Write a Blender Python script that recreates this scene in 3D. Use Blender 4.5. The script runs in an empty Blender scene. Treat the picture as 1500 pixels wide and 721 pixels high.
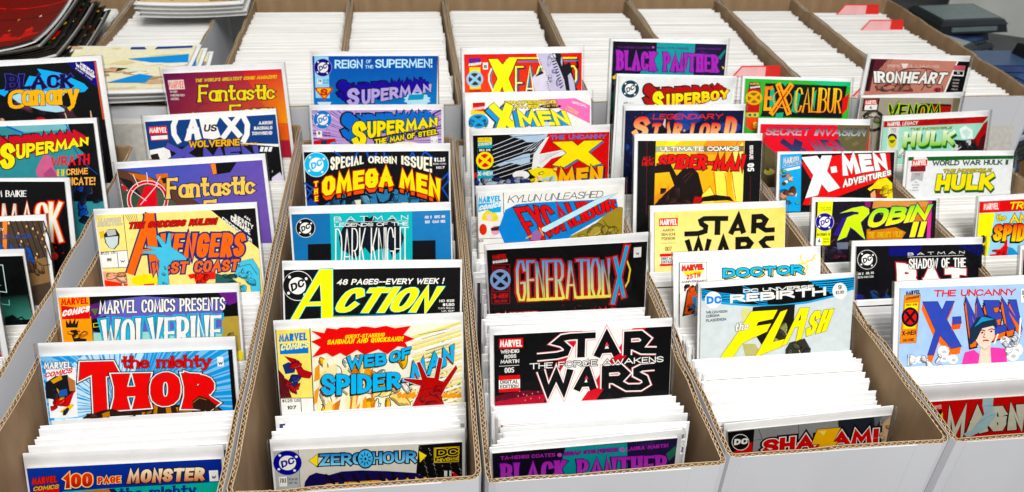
import bpy, math, random
from mathutils import Matrix, Vector
from mathutils.geometry import tessellate_polygon

sc = bpy.context.scene
# ------------------------------------------------------------------ camera
CAM_ROT = [[0.99176, 0.036895, -0.122685], [-0.122261, 0.558674, -0.820327], [0.038275, 0.828566, 0.558581]]
CAM_LOC = (0, 0, 0.53482)
cam_d = bpy.data.cameras.new('camera')
cam_d.sensor_width = 36.0
cam_d.lens = 36.0 * 1217.0 / 1500.0
cam_d.clip_start = 0.02
cam_d.clip_end = 50.0
cam_d.dof.use_dof = True
cam_d.dof.focus_distance = 0.80
cam_d.dof.aperture_fstop = 11.0
cam_o = bpy.data.objects.new('camera', cam_d)
sc.collection.objects.link(cam_o)
cam_o.matrix_world = Matrix.Translation(CAM_LOC) @ Matrix(CAM_ROT).to_4x4()
sc.camera = cam_o
# ------------------------------------------------------------------ light and exposure
w = bpy.data.worlds.new('World'); sc.world = w; w.use_nodes = True
bg = w.node_tree.nodes['Background']
# a plain room: bright ceiling above, dim below and in front
wt = w.node_tree; wc = wt.nodes.new('ShaderNodeTexCoord'); wsx = wt.nodes.new('ShaderNodeSeparateXYZ'); wr = wt.nodes.new('ShaderNodeValToRGB')
wmr = wt.nodes.new('ShaderNodeMapRange'); wmr.inputs[1].default_value = -1.0; wmr.inputs[2].default_value = 1.0
wt.links.new(wc.outputs['Generated'], wsx.inputs[0]); wt.links.new(wsx.outputs[2], wmr.inputs[0]); wt.links.new(wmr.outputs[0], wr.inputs[0]); wt.links.new(wr.outputs[0], bg.inputs[0])
for el, (p_, c_) in zip(wr.color_ramp.elements, ((0.42, .03), (0.80, .48))):
    el.position = p_; el.color = (c_*.94, c_*.97, c_, 1)
bg.inputs[1].default_value = 1.0
def area(name, loc, tgt, size, size_y, energy, col=(1, 1, 1)):
    l = bpy.data.lights.new(name, 'AREA'); l.shape = 'RECTANGLE'; l.size = size; l.size_y = size_y
    l.energy = energy; l.color = col
    o = bpy.data.objects.new(name, l); sc.collection.objects.link(o); o.location = loc
    o.rotation_euler = (Vector(tgt) - Vector(loc)).to_track_quat('-Z', 'Y').to_euler()
    return o
area('ceiling_panel_light', (0.25, -0.75, 2.15), (0.15, 0.75, 0), 1.1, 1.1, 90, (1.0, 0.985, 0.96))
area('ceiling_panel_light', (0.2, 1.5, 2.4), (0.2, 1.3, 0), 1.2, 1.0, 10, (1.0, 0.985, 0.96))
sc.view_settings.view_transform = 'Standard'
sc.view_settings.look = 'None'
sc.view_settings.exposure = 0.0
sc.view_settings.gamma = 1.0
sc.cycles.transparent_max_bounces = 24
sc.cycles.max_bounces = 8

# ------------------------------------------------------------------ helpers
def link(o): sc.collection.objects.link(o); return o
def tag(o, label=None, cat=None, group=None, kind=None):
    if label: o['label'] = label
    if cat: o['category'] = cat
    if group: o['group'] = group
    if kind: o['kind'] = kind
    return o
def empty(name, mat, label, cat, group=None):
    o = bpy.data.objects.new(name, None); o.empty_display_size = 0.02
    link(o); o.matrix_world = mat
    return tag(o, label, cat, group)
def mesh_obj(name, verts, faces, mats, mids=None, parent=None, cols=None, smooth=False):
    me = bpy.data.meshes.new(name); me.from_pydata(verts, [], faces)
    for m in mats: me.materials.append(m)
    if mids: me.polygons.foreach_set('material_index', mids)
    if cols:
        ca = me.color_attributes.new('Col', 'FLOAT_COLOR', 'POINT')
        flat = []
        for q in cols: flat += [q[0], q[1], q[2], 1.0]
        ca.data.foreach_set('color', flat)
    if smooth: me.polygons.foreach_set('use_smooth', [True] * len(me.polygons))
    me.update()
    o = bpy.data.objects.new(name, me); link(o)
    if parent: o.parent = parent
    return o
class MB:
    def __init__(s): s.v = []; s.f = []; s.m = []
    def quad(s, a, b, c, d, m=0):
        i = len(s.v); s.v += [a, b, c, d]; s.f.append((i, i+1, i+2, i+3)); s.m.append(m)
    def hexa(s, p, m=0, top=None):
        i = len(s.v); s.v += [tuple(q) for q in p]
        fs = [(0, 3, 2, 1), (4, 5, 6, 7), (0, 1, 5, 4), (1, 2, 6, 5), (2, 3, 7, 6), (3, 0, 4, 7)]
        for k, f in enumerate(fs):
            s.f.append(tuple(i + j for j in f)); s.m.append(top if (top is not None and k == 1) else m)
    def box(s, x0, x1, y0, y1, z0, z1, m=0, top=None):
        s.hexa([(x0,y0,z0),(x1,y0,z0),(x1,y1,z0),(x0,y1,z0),(x0,y0,z1),(x1,y0,z1),(x1,y1,z1),(x0,y1,z1)], m, top)
    def build(s, name, mats, parent=None, smooth=False):
        return mesh_obj(name, s.v, s.f, mats, s.m, parent, None, smooth)

def lin(h):
    h = h.lstrip('#'); r = []
    for i in (0, 2, 4):
        c = int(h[i:i+2], 16) / 255.0
        r.append((c / 12.92 if c <= 0.04045 else ((c + 0.055) / 1.055) ** 2.4) * INK)
    m = sum(r)/3
    return tuple(max(0.0, (m + (x-m)*1.14)*.97) for x in r)
INK = 0.97

def nmat(name):
    m = bpy.data.materials.new(name); m.use_nodes = True
    nt = m.node_tree; b = nt.nodes['Principled BSDF']
    return m, nt, b
def noise_mat(name, c1, c2, scale, rough=0.6, stretch=(1, 1, 1), bump=0.0, detail=4, spec=0.5):
    m, nt, b = nmat(name)
    tc = nt.nodes.new('ShaderNodeTexCoord'); mp = nt.nodes.new('ShaderNodeMapping'); mp.inputs['Scale'].default_value = stretch
    no = nt.nodes.new('ShaderNodeTexNoise'); no.inputs['Scale'].default_value = scale; no.inputs['Detail'].default_value = detail
    rp = nt.nodes.new('ShaderNodeValToRGB')
    rp.color_ramp.elements[0].position = 0.3; rp.color_ramp.elements[1].position = 0.72
    rp.color_ramp.elements[0].color = (*c1, 1); rp.color_ramp.elements[1].color = (*c2, 1)
    L = nt.links.new
    L(tc.outputs['Object'], mp.inputs[0]); L(mp.outputs[0], no.inputs[0]); L(no.outputs[0], rp.inputs[0]); L(rp.outputs[0], b.inputs['Base Color'])
    b.inputs['Roughness'].default_value = rough
    b.inputs['Specular IOR Level'].default_value = spec
    if bump:
        bp = nt.nodes.new('ShaderNodeBump'); bp.inputs['Strength'].default_value = bump; bp.inputs['Distance'].default_value = 0.001
        L(no.outputs[0], bp.inputs['Height']); L(bp.outputs[0], b.inputs['Normal'])
    return m
M_board = noise_mat('white_board_card', (0.72, 0.72, 0.715), (0.79, 0.79, 0.785), 60, 0.45)
M_page = noise_mat('comic_page_edges', (0.70, 0.68, 0.63), (0.84, 0.83, 0.79), 400, 0.7, (0.05, 3, 1))
M_carton = noise_mat('white_carton_liner', (0.60, 0.605, 0.63), (0.70, 0.705, 0.73), 7, 0.5, (1, 1, 0.4), 0.12, 8)
M_kraft = noise_mat('brown_kraft_liner', (0.255, 0.156, 0.076), (0.345, 0.222, 0.118), 55, 0.8, (1, 1, 0.35), 0.1, 6)
M_flute = noise_mat('corrugated_flute', (0.20, 0.115, 0.055), (0.33, 0.205, 0.105), 300, 0.85, (1, 1, 1))
M_core = noise_mat('flute_hollow_shade', (0.055, 0.03, 0.016), (0.08, 0.045, 0.024), 200, 0.9)  # dark brown stands in for shade between the flutes; also colours the panel feet
M_liner_edge = noise_mat('liner_cut_edge', (0.42, 0.30, 0.17), (0.54, 0.40, 0.25), 350, 0.8)
def ink_mat():
    m, nt, b = nmat('printed_ink')
    at = nt.nodes.new('ShaderNodeAttribute'); at.attribute_name = 'Col'
    tc = nt.nodes.new('ShaderNodeTexCoord'); no = nt.nodes.new('ShaderNodeTexNoise'); no.inputs['Scale'].default_value = 130; no.inputs['Detail'].default_value = 5
    mr = nt.nodes.new('ShaderNodeMapRange'); mr.inputs[1].default_value = 0.3; mr.inputs[2].default_value = 0.7; mr.inputs[3].default_value = 0.93; mr.inputs[4].default_value = 1.04
    mx = nt.nodes.new('ShaderNodeMix'); mx.data_type = 'RGBA'; mx.blend_type = 'MULTIPLY'; mx.inputs[0].default_value = 1
    L = nt.links.new
    L(tc.outputs['Object'], no.inputs[0]); L(no.outputs[0], mr.inputs[0]); L(at.outputs[0], mx.inputs[6]); L(mr.outputs[0], mx.inputs[7]); L(mx.outputs[2], b.inputs['Base Color'])
    b.inputs['Roughness'].default_value = 0.42; b.inputs['Specular IOR Level'].default_value = 0.12
    return m
M_ink = ink_mat()
def sleeve_mat():
    m = bpy.data.materials.new('clear_plastic_sleeve'); m.use_nodes = True; nt = m.node_tree; nt.nodes.clear(); L = nt.links.new
    out = nt.nodes.new('ShaderNodeOutputMaterial'); tr = nt.nodes.new('ShaderNodeBsdfTransparent'); gl = nt.nodes.new('ShaderNodeBsdfGlossy')
    gl.inputs['Roughness'].default_value = 0.16; tr.inputs[0].default_value = (0.985, 0.985, 0.985, 1)
    lw = nt.nodes.new('ShaderNodeFresnel'); lw.inputs[0].default_value = 1.38
    mu = nt.nodes.new('ShaderNodeMath'); mu.operation = 'MULTIPLY'; mu.inputs[1].default_value = 0.42
    tc = nt.nodes.new('ShaderNodeTexCoord'); no = nt.nodes.new('ShaderNodeTexNoise'); no.inputs['Scale'].default_value = 16; no.inputs['Detail'].default_value = 3
    bp = nt.nodes.new('ShaderNodeBump'); bp.inputs['Strength'].default_value = 0.8; bp.inputs['Distance'].default_value = 0.007
    mx = nt.nodes.new('ShaderNodeMixShader')
    L(tc.outputs['Object'], no.inputs[0]); L(no.outputs[0], bp.inputs['Height']); L(bp.outputs[0], gl.inputs['Normal'])
    L(lw.outputs[0], mu.inputs[0]); L(mu.outputs[0], mx.inputs[0]); L(tr.outputs[0], mx.inputs[1]); L(gl.outputs[0], mx.inputs[2]); L(mx.outputs[0], out.inputs[0])
    return m
M_sleeve = sleeve_mat()

# ------------------------------------------------------------------ lettering: a stroke alphabet
def _g(s): return [[tuple(float(a) for a in p.split(',')) for p in st.split()] for st in s.split('|')]
GL = {k: _g(v) for k, v in {
'A':'0,0 .4,1 .8,0|.16,.34 .64,.34','B':'0,0 0,1|0,1 .38,1 .58,.9 .58,.62 .38,.53 0,.53|0,.53 .42,.53 .65,.42 .65,.12 .45,0 0,0',
'C':'.66,.78 .52,1 .18,1 0,.8 0,.2 .18,0 .52,0 .66,.22','D':'0,0 0,1|0,1 .35,1 .66,.8 .66,.2 .35,0 0,0','E':'.55,1 0,1 0,0 .55,0|0,.52 .46,.52',
'F':'.55,1 0,1 0,0|0,.52 .45,.52','G':'.66,.78 .52,1 .18,1 0,.8 0,.2 .18,0 .52,0 .66,.2 .66,.45|.66,.45 .36,.45','H':'0,0 0,1|.6,0 .6,1|0,.5 .6,.5','I':'0,0 0,1',
'J':'.45,1 .45,.18 .3,0 .12,0 0,.2','K':'0,0 0,1|.6,1 0,.42|.18,.58 .64,0','L':'0,1 0,0 .5,0','M':'0,0 .1,1 .46,.22 .82,1 .92,0','N':'0,0 0,1 .62,0 .62,1',
'O':'.2,0 0,.22 0,.78 .2,1 .5,1 .7,.78 .7,.22 .5,0 .2,0','P':'0,0 0,1|0,1 .4,1 .6,.88 .6,.58 .4,.46 0,.46','Q':'.2,0 0,.22 0,.78 .2,1 .5,1 .7,.78 .7,.22 .5,0 .2,0|.42,.25 .75,-.08',
'R':'0,0 0,1|0,1 .4,1 .6,.88 .6,.6 .4,.48 0,.48|.28,.48 .66,0','S':'.6,.8 .46,1 .16,1 0,.86 0,.66 .16,.55 .44,.46 .6,.34 .6,.14 .44,0 .14,0 0,.2','T':'0,1 .7,1|.35,1 .35,0',
'U':'0,1 0,.2 .18,0 .45,0 .63,.2 .63,1','V':'0,1 .38,0 .76,1','W':'0,1 .25,0 .52,.8 .79,0 1.04,1','X':'0,1 .7,0|0,0 .7,1','Y':'0,1 .35,.46 .7,1|.35,.46 .35,0','Z':'0,1 .6,1 0,0 .6,0',
'0':'.18,0 0,.2 0,.8 .18,1 .42,1 .6,.8 .6,.2 .42,0 .18,0','1':'0,.8 .2,1 .2,0','2':'0,.8 .15,1 .42,1 .57,.82 .57,.62 0,0 .6,0','3':'0,.88 .15,1 .42,1 .56,.85 .56,.65 .4,.54 .2,.54|.4,.54 .58,.4 .58,.15 .42,0 .15,0 0,.14',
'4':'.46,0 .46,1 0,.3 .65,.3','5':'.55,1 .05,1 0,.55 .4,.58 .58,.42 .58,.15 .4,0 .14,0 0,.12','6':'.54,.88 .4,1 .18,1 0,.8 0,.2 .18,0 .42,0 .58,.16 .58,.4 .42,.55 .16,.55 0,.42','7':'0,1 .6,1 .2,0',
'8':'.18,.53 .03,.66 .03,.86 .18,1 .42,1 .56,.86 .56,.66 .42,.53 .18,.53|.18,.53 0,.38 0,.14 .18,0 .42,0 .6,.14 .6,.38 .42,.53','9':'.04,.12 .18,0 .4,0 .58,.2 .58,.8 .4,1 .16,1 0,.84 0,.6 .16,.45 .42,.45 .58,.58',
'-':'0,.42 .34,.42','!':'.03,1 .03,.52|.03,.08 .03,0','.':'0,.1 0,0',"'":'0,1 0,.74','$':'.55,.78 .42,.9 .14,.9 0,.8 0,.62 .55,.38 .55,.2 .42,.1 .12,.1 0,.22|.28,1.04 .28,-.04',
'a':'.52,.6 .52,0|.52,.5 .38,.63 .16,.63 0,.46 0,.16 .14,0 .36,0 .52,.14','c':'.46,.5 .34,.63 .15,.63 0,.46 0,.17 .15,0 .34,0 .46,.13','e':'0,.34 .48,.34 .46,.5 .34,.63 .15,.63 0,.46 0,.17 .15,0 .36,0 .48,.12',
'f':'.4,.92 .3,1 .17,.95 .14,.8 .14,0|0,.6 .34,.6','g':'.46,.5 .34,.63 .15,.63 0,.46 0,.17 .15,0 .34,0 .48,.14 .48,.36 .28,.36','h':'0,1 0,0|0,.46 .16,.63 .34,.63 .46,.5 .46,0','i':'0,.63 0,0|0,.94 0,.82',
'm':'0,.63 0,0|0,.5 .14,.63 .28,.63 .4,.5 .4,0|.4,.5 .54,.63 .68,.63 .8,.5 .8,0','n':'0,.63 0,0|0,.46 .16,.63 .34,.63 .47,.5 .47,0','o':'.16,0 0,.17 0,.46 .16,.63 .36,.63 .52,.46 .52,.17 .36,0 .16,0','r':'0,.63 0,0|0,.42 .14,.6 .34,.62',
's':'.42,.52 .3,.63 .12,.63 0,.52 0,.42 .42,.22 .42,.11 .3,0 .12,0 0,.12','t':'.16,.95 .16,.12 .26,0 .4,.06|0,.63 .38,.63','u':'0,.63 0,.16 .14,0 .32,0 .47,.16|.47,.63 .47,0','y':'0,.63 .24,.02|.5,.63 .2,-.2 .02,-.3'}.items()}
ROUND = set('BCDGJOPQRSU0235689aceghnmorstuf&$')
def chaikin(p):
    closed = p[0] == p[-1]
    if len(p) < 4: return p
    r = [] if closed else [p[0]]
    n = len(p)
    for i in range(n - 1):
        a, b = p[i], p[i+1]
        q = (a[0]*.75+b[0]*.25, a[1]*.75+b[1]*.25); s = (a[0]*.25+b[0]*.75, a[1]*.25+b[1]*.75)
        if not (i == 0 and not closed): r.append(q)
        if not (i == n-2 and not closed): r.append(s)
    if closed: r.append(r[0])
    else: r.append(p[-1])
    return r
def ribbon(p, wid, ext=0.0, fl=0.0, ct=0.0, closed=False):
    """outline strip of a polyline; returns left/right point pairs"""
    p = [Vector(a) for a in p]
    if closed or (len(p) > 3 and (p[0]-p[-1]).length < 1e-6):
        if (p[0]-p[-1]).length < 1e-6: p = p[:-1]
        closed = True
    n = len(p)
    if not closed:
        d0 = (p[0]-p[1]).normalized(); d1 = (p[-1]-p[-2]).normalized()
        l0 = (p[0]-p[1]).length; l1 = (p[-1]-p[-2]).length
        fl0 = [1.0] * n
        if fl:
            q = [p[0] + d0*ext, p[0] - d0*min(.3*l0, wid*1.1)] ; k = [1+fl, 1.0]
            if n > 2: q += p[1:-1]; k += [1.0]*(n-2)
            q += [p[-1] - d1*min(.3*l1, wid*1.1), p[-1] + d1*ext]; k += [1.0, 1+fl]
            p = q; fl0 = k; n = len(p)
        else:
            p = [p[0] + d0*ext] + p[1:-1] + [p[-1] + d1*ext]
    else: fl0 = [1.0]*n
    out = []
    for i in range(n):
        if closed: a, b = p[i-1], p[(i+1) % n]
        else: a, b = p[max(i-1, 0)], p[min(i+1, n-1)]
        d1 = (p[i]-a); d2 = (b-p[i])
        if d1.length < 1e-9: d1 = d2
        if d2.length < 1e-9: d2 = d1
        d1 = d1.normalized(); d2 = d2.normalized()
        n1 = Vector((-d1.y, d1.x)); n2 = Vector((-d2.y, d2.x)); m = n1+n2
        if m.length < .25: m = n1.copy()
        m.normalize(); cs = max(m.dot(n1), .42)
        dd = (d1+d2); hor = abs(dd.x)/(dd.length+1e-9) if dd.length > 1e-6 else 0
        hw = wid/2*fl0[i]*(1-ct*hor*hor)
        out.append((p[i]+m*(hw/cs), p[i]-m*(hw/cs)))
    if closed: out.append(out[0])
    return out

DZ = 2.6e-6
class Art:
    """one printed cover: 2-D ink layers stacked a hair apart, split into parts"""
    def __init__(s, W):
        s.W = W; s.layer = 0; s.parts = {}
    def put(s, part, pts, faces, cols, step=True):
        v, f, c = s.parts.setdefault(part, ([], [], []))
        i = len(v); y = -0.0024 - s.layer*DZ
        for p in pts: v.append((p[0]/1000 - s.W/2, y, H - p[1]/1000))
        for q in faces: f.append(tuple(i+k for k in q))
        c.extend(cols)
        s.layer += 1
    def poly(s, part, col, pts):
        tris = tessellate_polygon([[Vector((p[0], p[1], 0)) for p in pts]])
        s.put(part, pts, tris, [lin(col)]*len(pts))
    def strip(s, part, pairs, col):
        pts = []; fs = []
        for a, b in pairs: pts += [a, b]
        for i in range(len(pairs)-1): fs.append((2*i, 2*i+1, 2*i+3, 2*i+2))
        s.put(part, pts, fs, col if isinstance(col, list) else [col]*len(pts))
    def text(s, part, txt, col, A, B, ua, ub, w=.2, fl=0, ct=.15, sp=.5, ang=0, grad=None, out=(), drop=None, arch=None):
        A, B, ua, ub = map(Vector, (A, B, ua, ub))
        hm = (ua.length+ub.length)/2; asp = (B-A).length/hm
        glyphs = [c for c in txt]
        nat = 0; gaps = 0
        for c in glyphs:
            if c == ' ': nat += .3; continue
            st = GL[c]; nat += max(x for q in st for x, _ in q)
        n = len(glyphs)
        gap = sp*w*.62
        for _ in range(6):
            sx = (asp - n*w - (n-1)*gap)/max(nat, 1e-3) if nat > 0.02 else 1
            if sx < .36: w *= .86; gap *= .86
            else: break
        sx = max(sx, .12)
        x = 0; strokes = []
        for c in glyphs:
            if c == ' ': x += .3*sx + w + gap; continue
            st = GL[c]; gw = max(xx for q in st for xx, _ in q)
            for q in st:
                pl = chaikin(q) if (c in ROUND and not ang) else q
                # strokes sit inside the cap height, so half a width in
                strokes.append([(x + w/2 + px*sx, w/2*(1-.0) + py*(1-w)) for px, py in pl])
            x += gw*sx + w + gap
        tot = max(x - gap, 1e-3)
        def mp(p):
            sx_ = p[0]/tot; up = ua.lerp(ub, sx_)
            r = A.lerp(B, sx_) + up*p[1]
            if arch: r = r + Vector(arch)*(4*sx_*(1-sx_))
            return r
        def lay(width, ext, colr, off=(0, 0), g=None):
            o = Vector(off)
            for q in strokes:
                pr = ribbon(q, width, ext, fl, ct)
                if g:
                    c0, c1 = lin(g[1]), lin(g[0]); cl = []
                    for a, b in pr:
                        for t in (a.y, b.y):
                            t = min(max(t, 0), 1); cl.append(tuple(c0[k]+(c1[k]-c0[k])*t for k in range(3)))
                else: cl = lin(colr)
                s.strip(part, [(mp(a)+o, mp(b)+o) for a, b in pr], cl)
        ow = max([o[1] for o in out], default=0)/hm
        if drop:
            dc, dx, dy = drop; L = math.hypot(dx, dy); N = max(2, min(9, int(L/.8)))
            if out and ow:
                for k in range(N, 0, -3): lay(w+2*ow*.8, w*.5+ow*.8, out[0][0], (dx*k/N*1.02, dy*k/N*1.02))
            for k in range(N, 0, -1): lay(w*.74, w*.4, dc, (dx*k/N, dy*k/N))
        for oc, om in out: lay(w+2*om/hm, w*.5+om/hm, oc)
        lay(w, w*.5, col, (0, 0), grad)

    def inked(s, part, seed, bb, n, size, cols):
        """generic inked artwork: overlapping shaded forms with pen outlines and hatching"""
        r = random.Random(seed); (u0, v0), (u1, v1) = bb; ink = lin('#0c0a10')
        for i in range(n):
            cx, cy = r.uniform(u0, u1), r.uniform(v0, v1); a = r.uniform(0, 3.14); e = r.uniform(.35, .8); R = size*r.uniform(.5, 1.2)
            ca, sa = math.cos(a), math.sin(a); m = 9
            rad = [R*r.uniform(.7, 1.15) for _ in range(m)]
            def ptf(t, k=1.0, ox=0, oy=0):
                j = int(t) % m; f = t-int(t); q = rad[j]*(1-f)+rad[(j+1) % m]*f; th = 2*math.pi*t/m
                x, y = q*k*math.cos(th)+ox, q*k*e*math.sin(th)+oy
                return (min(max(cx+x*ca-y*sa, u0), u1), min(max(cy+x*sa+y*ca, v0), v1))
            ring = [ptf(t*.5) for t in range(2*m)]
            c = cols[r.randrange(len(cols))]
            s.put(part, [(cx, cy)]+ring, [(0, k+1, (k+1) % (2*m)+1) for k in range(2*m)], [lin(c)]*(2*m+1))
            dk = tuple(x*.45 for x in lin(c)); lt = tuple(min(1, x*1.5+.05) for x in lin(c))
            sh = [ptf(t*.5, .98) for t in range(0, m)]; si = [ptf(t*.5, .62, 0, -R*.06) for t in range(0, m)]
            s.strip(part, list(zip(sh, si)), dk)
            hi = [ptf(t*.5, .8) for t in range(m+2, 2*m-2)]; hj = [ptf(t*.5, .66) for t in range(m+2, 2*m-2)]
            if len(hi) > 1: s.strip(part, list(zip(hi, hj)), lt)
            s.strip(part, ribbon(ring, max(.35, size*.07), 0, 0, 0, True), ink)
            for k in range(r.randrange(2, 6)):
                t = r.uniform(0, m); s.strip(part, ribbon([ptf(t, .95), ptf(t+.4, .35)], .3), ink)

H = 0.262
def sleeve(W, parent, seed):
    rnd = random.Random(seed); nx, nz = 7, 9; v = []; f = []
    x0, x1 = -W/2-.0018, W/2+.0018
    for j in range(nz):
        for i in range(nx):
            e = 0 if i in (0, nx-1) or j in (0, nz-1) else 1
            v.append((x0+(x1-x0)*i/(nx-1), -.0050 - e*(.0004+.0007*rnd.random()), (H+.0016)*j/(nz-1)))
    for j in range(nz-1):
        for i in range(nx-1):
            a = j*nx+i; f.append((a, a+1, a+nx+1, a+nx))
    b = len(v)
    v += [(x0, .0022, 0), (x1, .0022, 0), (x1, .0022, H+.0005), (x0, .0022, H+.0005)]
    f.append((b, b+3, b+2, b+1))
    f.append((0, (nz-1)*nx, b+3, b)); f.append((nx-1, b+1, b+2, nz*nx-1))
    return mesh_obj('plastic_sleeve', v, f, [M_sleeve], None, parent, None, True)

def make_comic(label, W, mat, fr, base, ops, seed, group):
    uL, uR, vT, slope = fr
    R = Matrix((mat[0], mat[1], mat[2])).transposed().to_4x4(); R.translation = Vector(mat[3])
    root = empty('comic_book', R, label, 'comic', group)
    m = MB(); m.box(-W/2, W/2, 0, .0013, 0, H); m.build('backing_board', [M_board], root)
    art = Art(W)
    if slope > .4 or slope < -.4: slope = 0
    vl, vr = vT - slope*(uR-uL)/2, vT + slope*(uR-uL)/2
    vl = max(vl, 1.5); vr = max(vr, 1.5)
    vb = H*1000 - 3
    art.put(0, [(uL, vl), (uR, vr), (uR, vb), (uL, vb)], [(0, 3, 2, 1)], [lin(base)]*4)
    for o in ops:
        k, part = o[0], o[1]
        if k == 'P': art.poly(part, o[2], o[3])
        elif k == 'E':
            (cx, cy), (ax, ay), (bx, by) = o[3]; n = o[4]
            art.poly(part, o[2], [(cx+ax*math.cos(2*math.pi*i/n)+bx*math.sin(2*math.pi*i/n), cy+ay*math.cos(2*math.pi*i/n)+by*math.sin(2*math.pi*i/n)) for i in range(n)])
        elif k == 'G': 
            # a four-colour blend, as a grid
            cs = [Vector(lin(c)) for c in o[2]]; ps = [Vector(p) for p in o[3]]; n = 6; pts = []; cl = []; fs = []
            for j in range(n+1):
                for i in range(n+1):
                    a, b = i/n, j/n
                    pts.append((ps[0].lerp(ps[1], a)).lerp(ps[3].lerp(ps[2], a), b)); cl.append(tuple((cs[0].lerp(cs[1], a)).lerp(cs[3].lerp(cs[2], a), b)))
            for j in range(n):
                for i in range(n): q = j*(n+1)+i; fs.append((q, q+n+1, q+n+2, q+1))
            art.put(part, pts, fs, cl)
        elif k == 'L': art.strip(part, ribbon(o[4], o[3], 0, 0, 0, bool(o[5])), lin(o[2]))
        elif k == 'K': art.inked(part, o[2], o[3], o[4], o[5], o[6])
        elif k == 'T': art.text(part, o[2], o[3], *o[4], **o[5])
    names = {0: 'cover', 1: 'title_lettering', 2: 'publisher_badge'}
    cov = None
    for pt in (0, 1, 2):
        if pt not in art.parts: continue
        v, f, c = art.parts[pt]
        if pt == 0:
            # the comic itself: a slab of pages behind the printed face
            x0, x1 = uL/1000-W/2, uR/1000-W/2; zl, zr = H-vl/1000, H-vr/1000; zb = .003
            i = len(v); y0, y1 = -.00235, -.0003
            v = v + [(x0, y0, zb), (x1, y0, zb), (x1, y1, zb), (x0, y1, zb), (x0, y0, zl), (x1, y0, zr), (x1, y1, zr), (x0, y1, zl)]
            c = c + [lin('#e8e4da')]*8
            nf = len(f)
            f = f + [tuple(i+j for j in q) for q in ((0, 3, 2, 1), (4, 5, 6, 7), (0, 1, 5, 4), (1, 2, 6, 5), (2, 3, 7, 6), (3, 0, 4, 7))]
            cov = mesh_obj('cover', v, f, [M_ink, M_page], [0]*nf+[1]*6, root, c)
        else: mesh_obj(names[pt], v, f, [M_ink], None, cov, c)
    sleeve(W, root, seed)
    return root

# ------------------------------------------------------------------ the surface and what stands behind
mb = MB(); mb.box(-1.6, 2.6, 0.05, 2.75, -.345, -.3055)
tag(mb.build('table_surface', [noise_mat('table_laminate', (.035, .035, .04), (.06, .06, .065), 14, .5)]), kind='structure')
mb = MB(); mb.box(-2.5, 4.0, 2.85, 2.95, -1.05, 2.6)
tag(mb.build('back_wall', [noise_mat('painted_wall', (.17, .19, .13), (.22, .24, .17), 5, .8)]), kind='structure')
mb = MB(); mb.box(-3, 4.5, -1.5, 4, -1.10, -1.05)
tag(mb.build('floor', [noise_mat('grey_floor', (.05, .05, .048), (.08, .08, .076), 6, .6)]), kind='structure')

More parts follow.
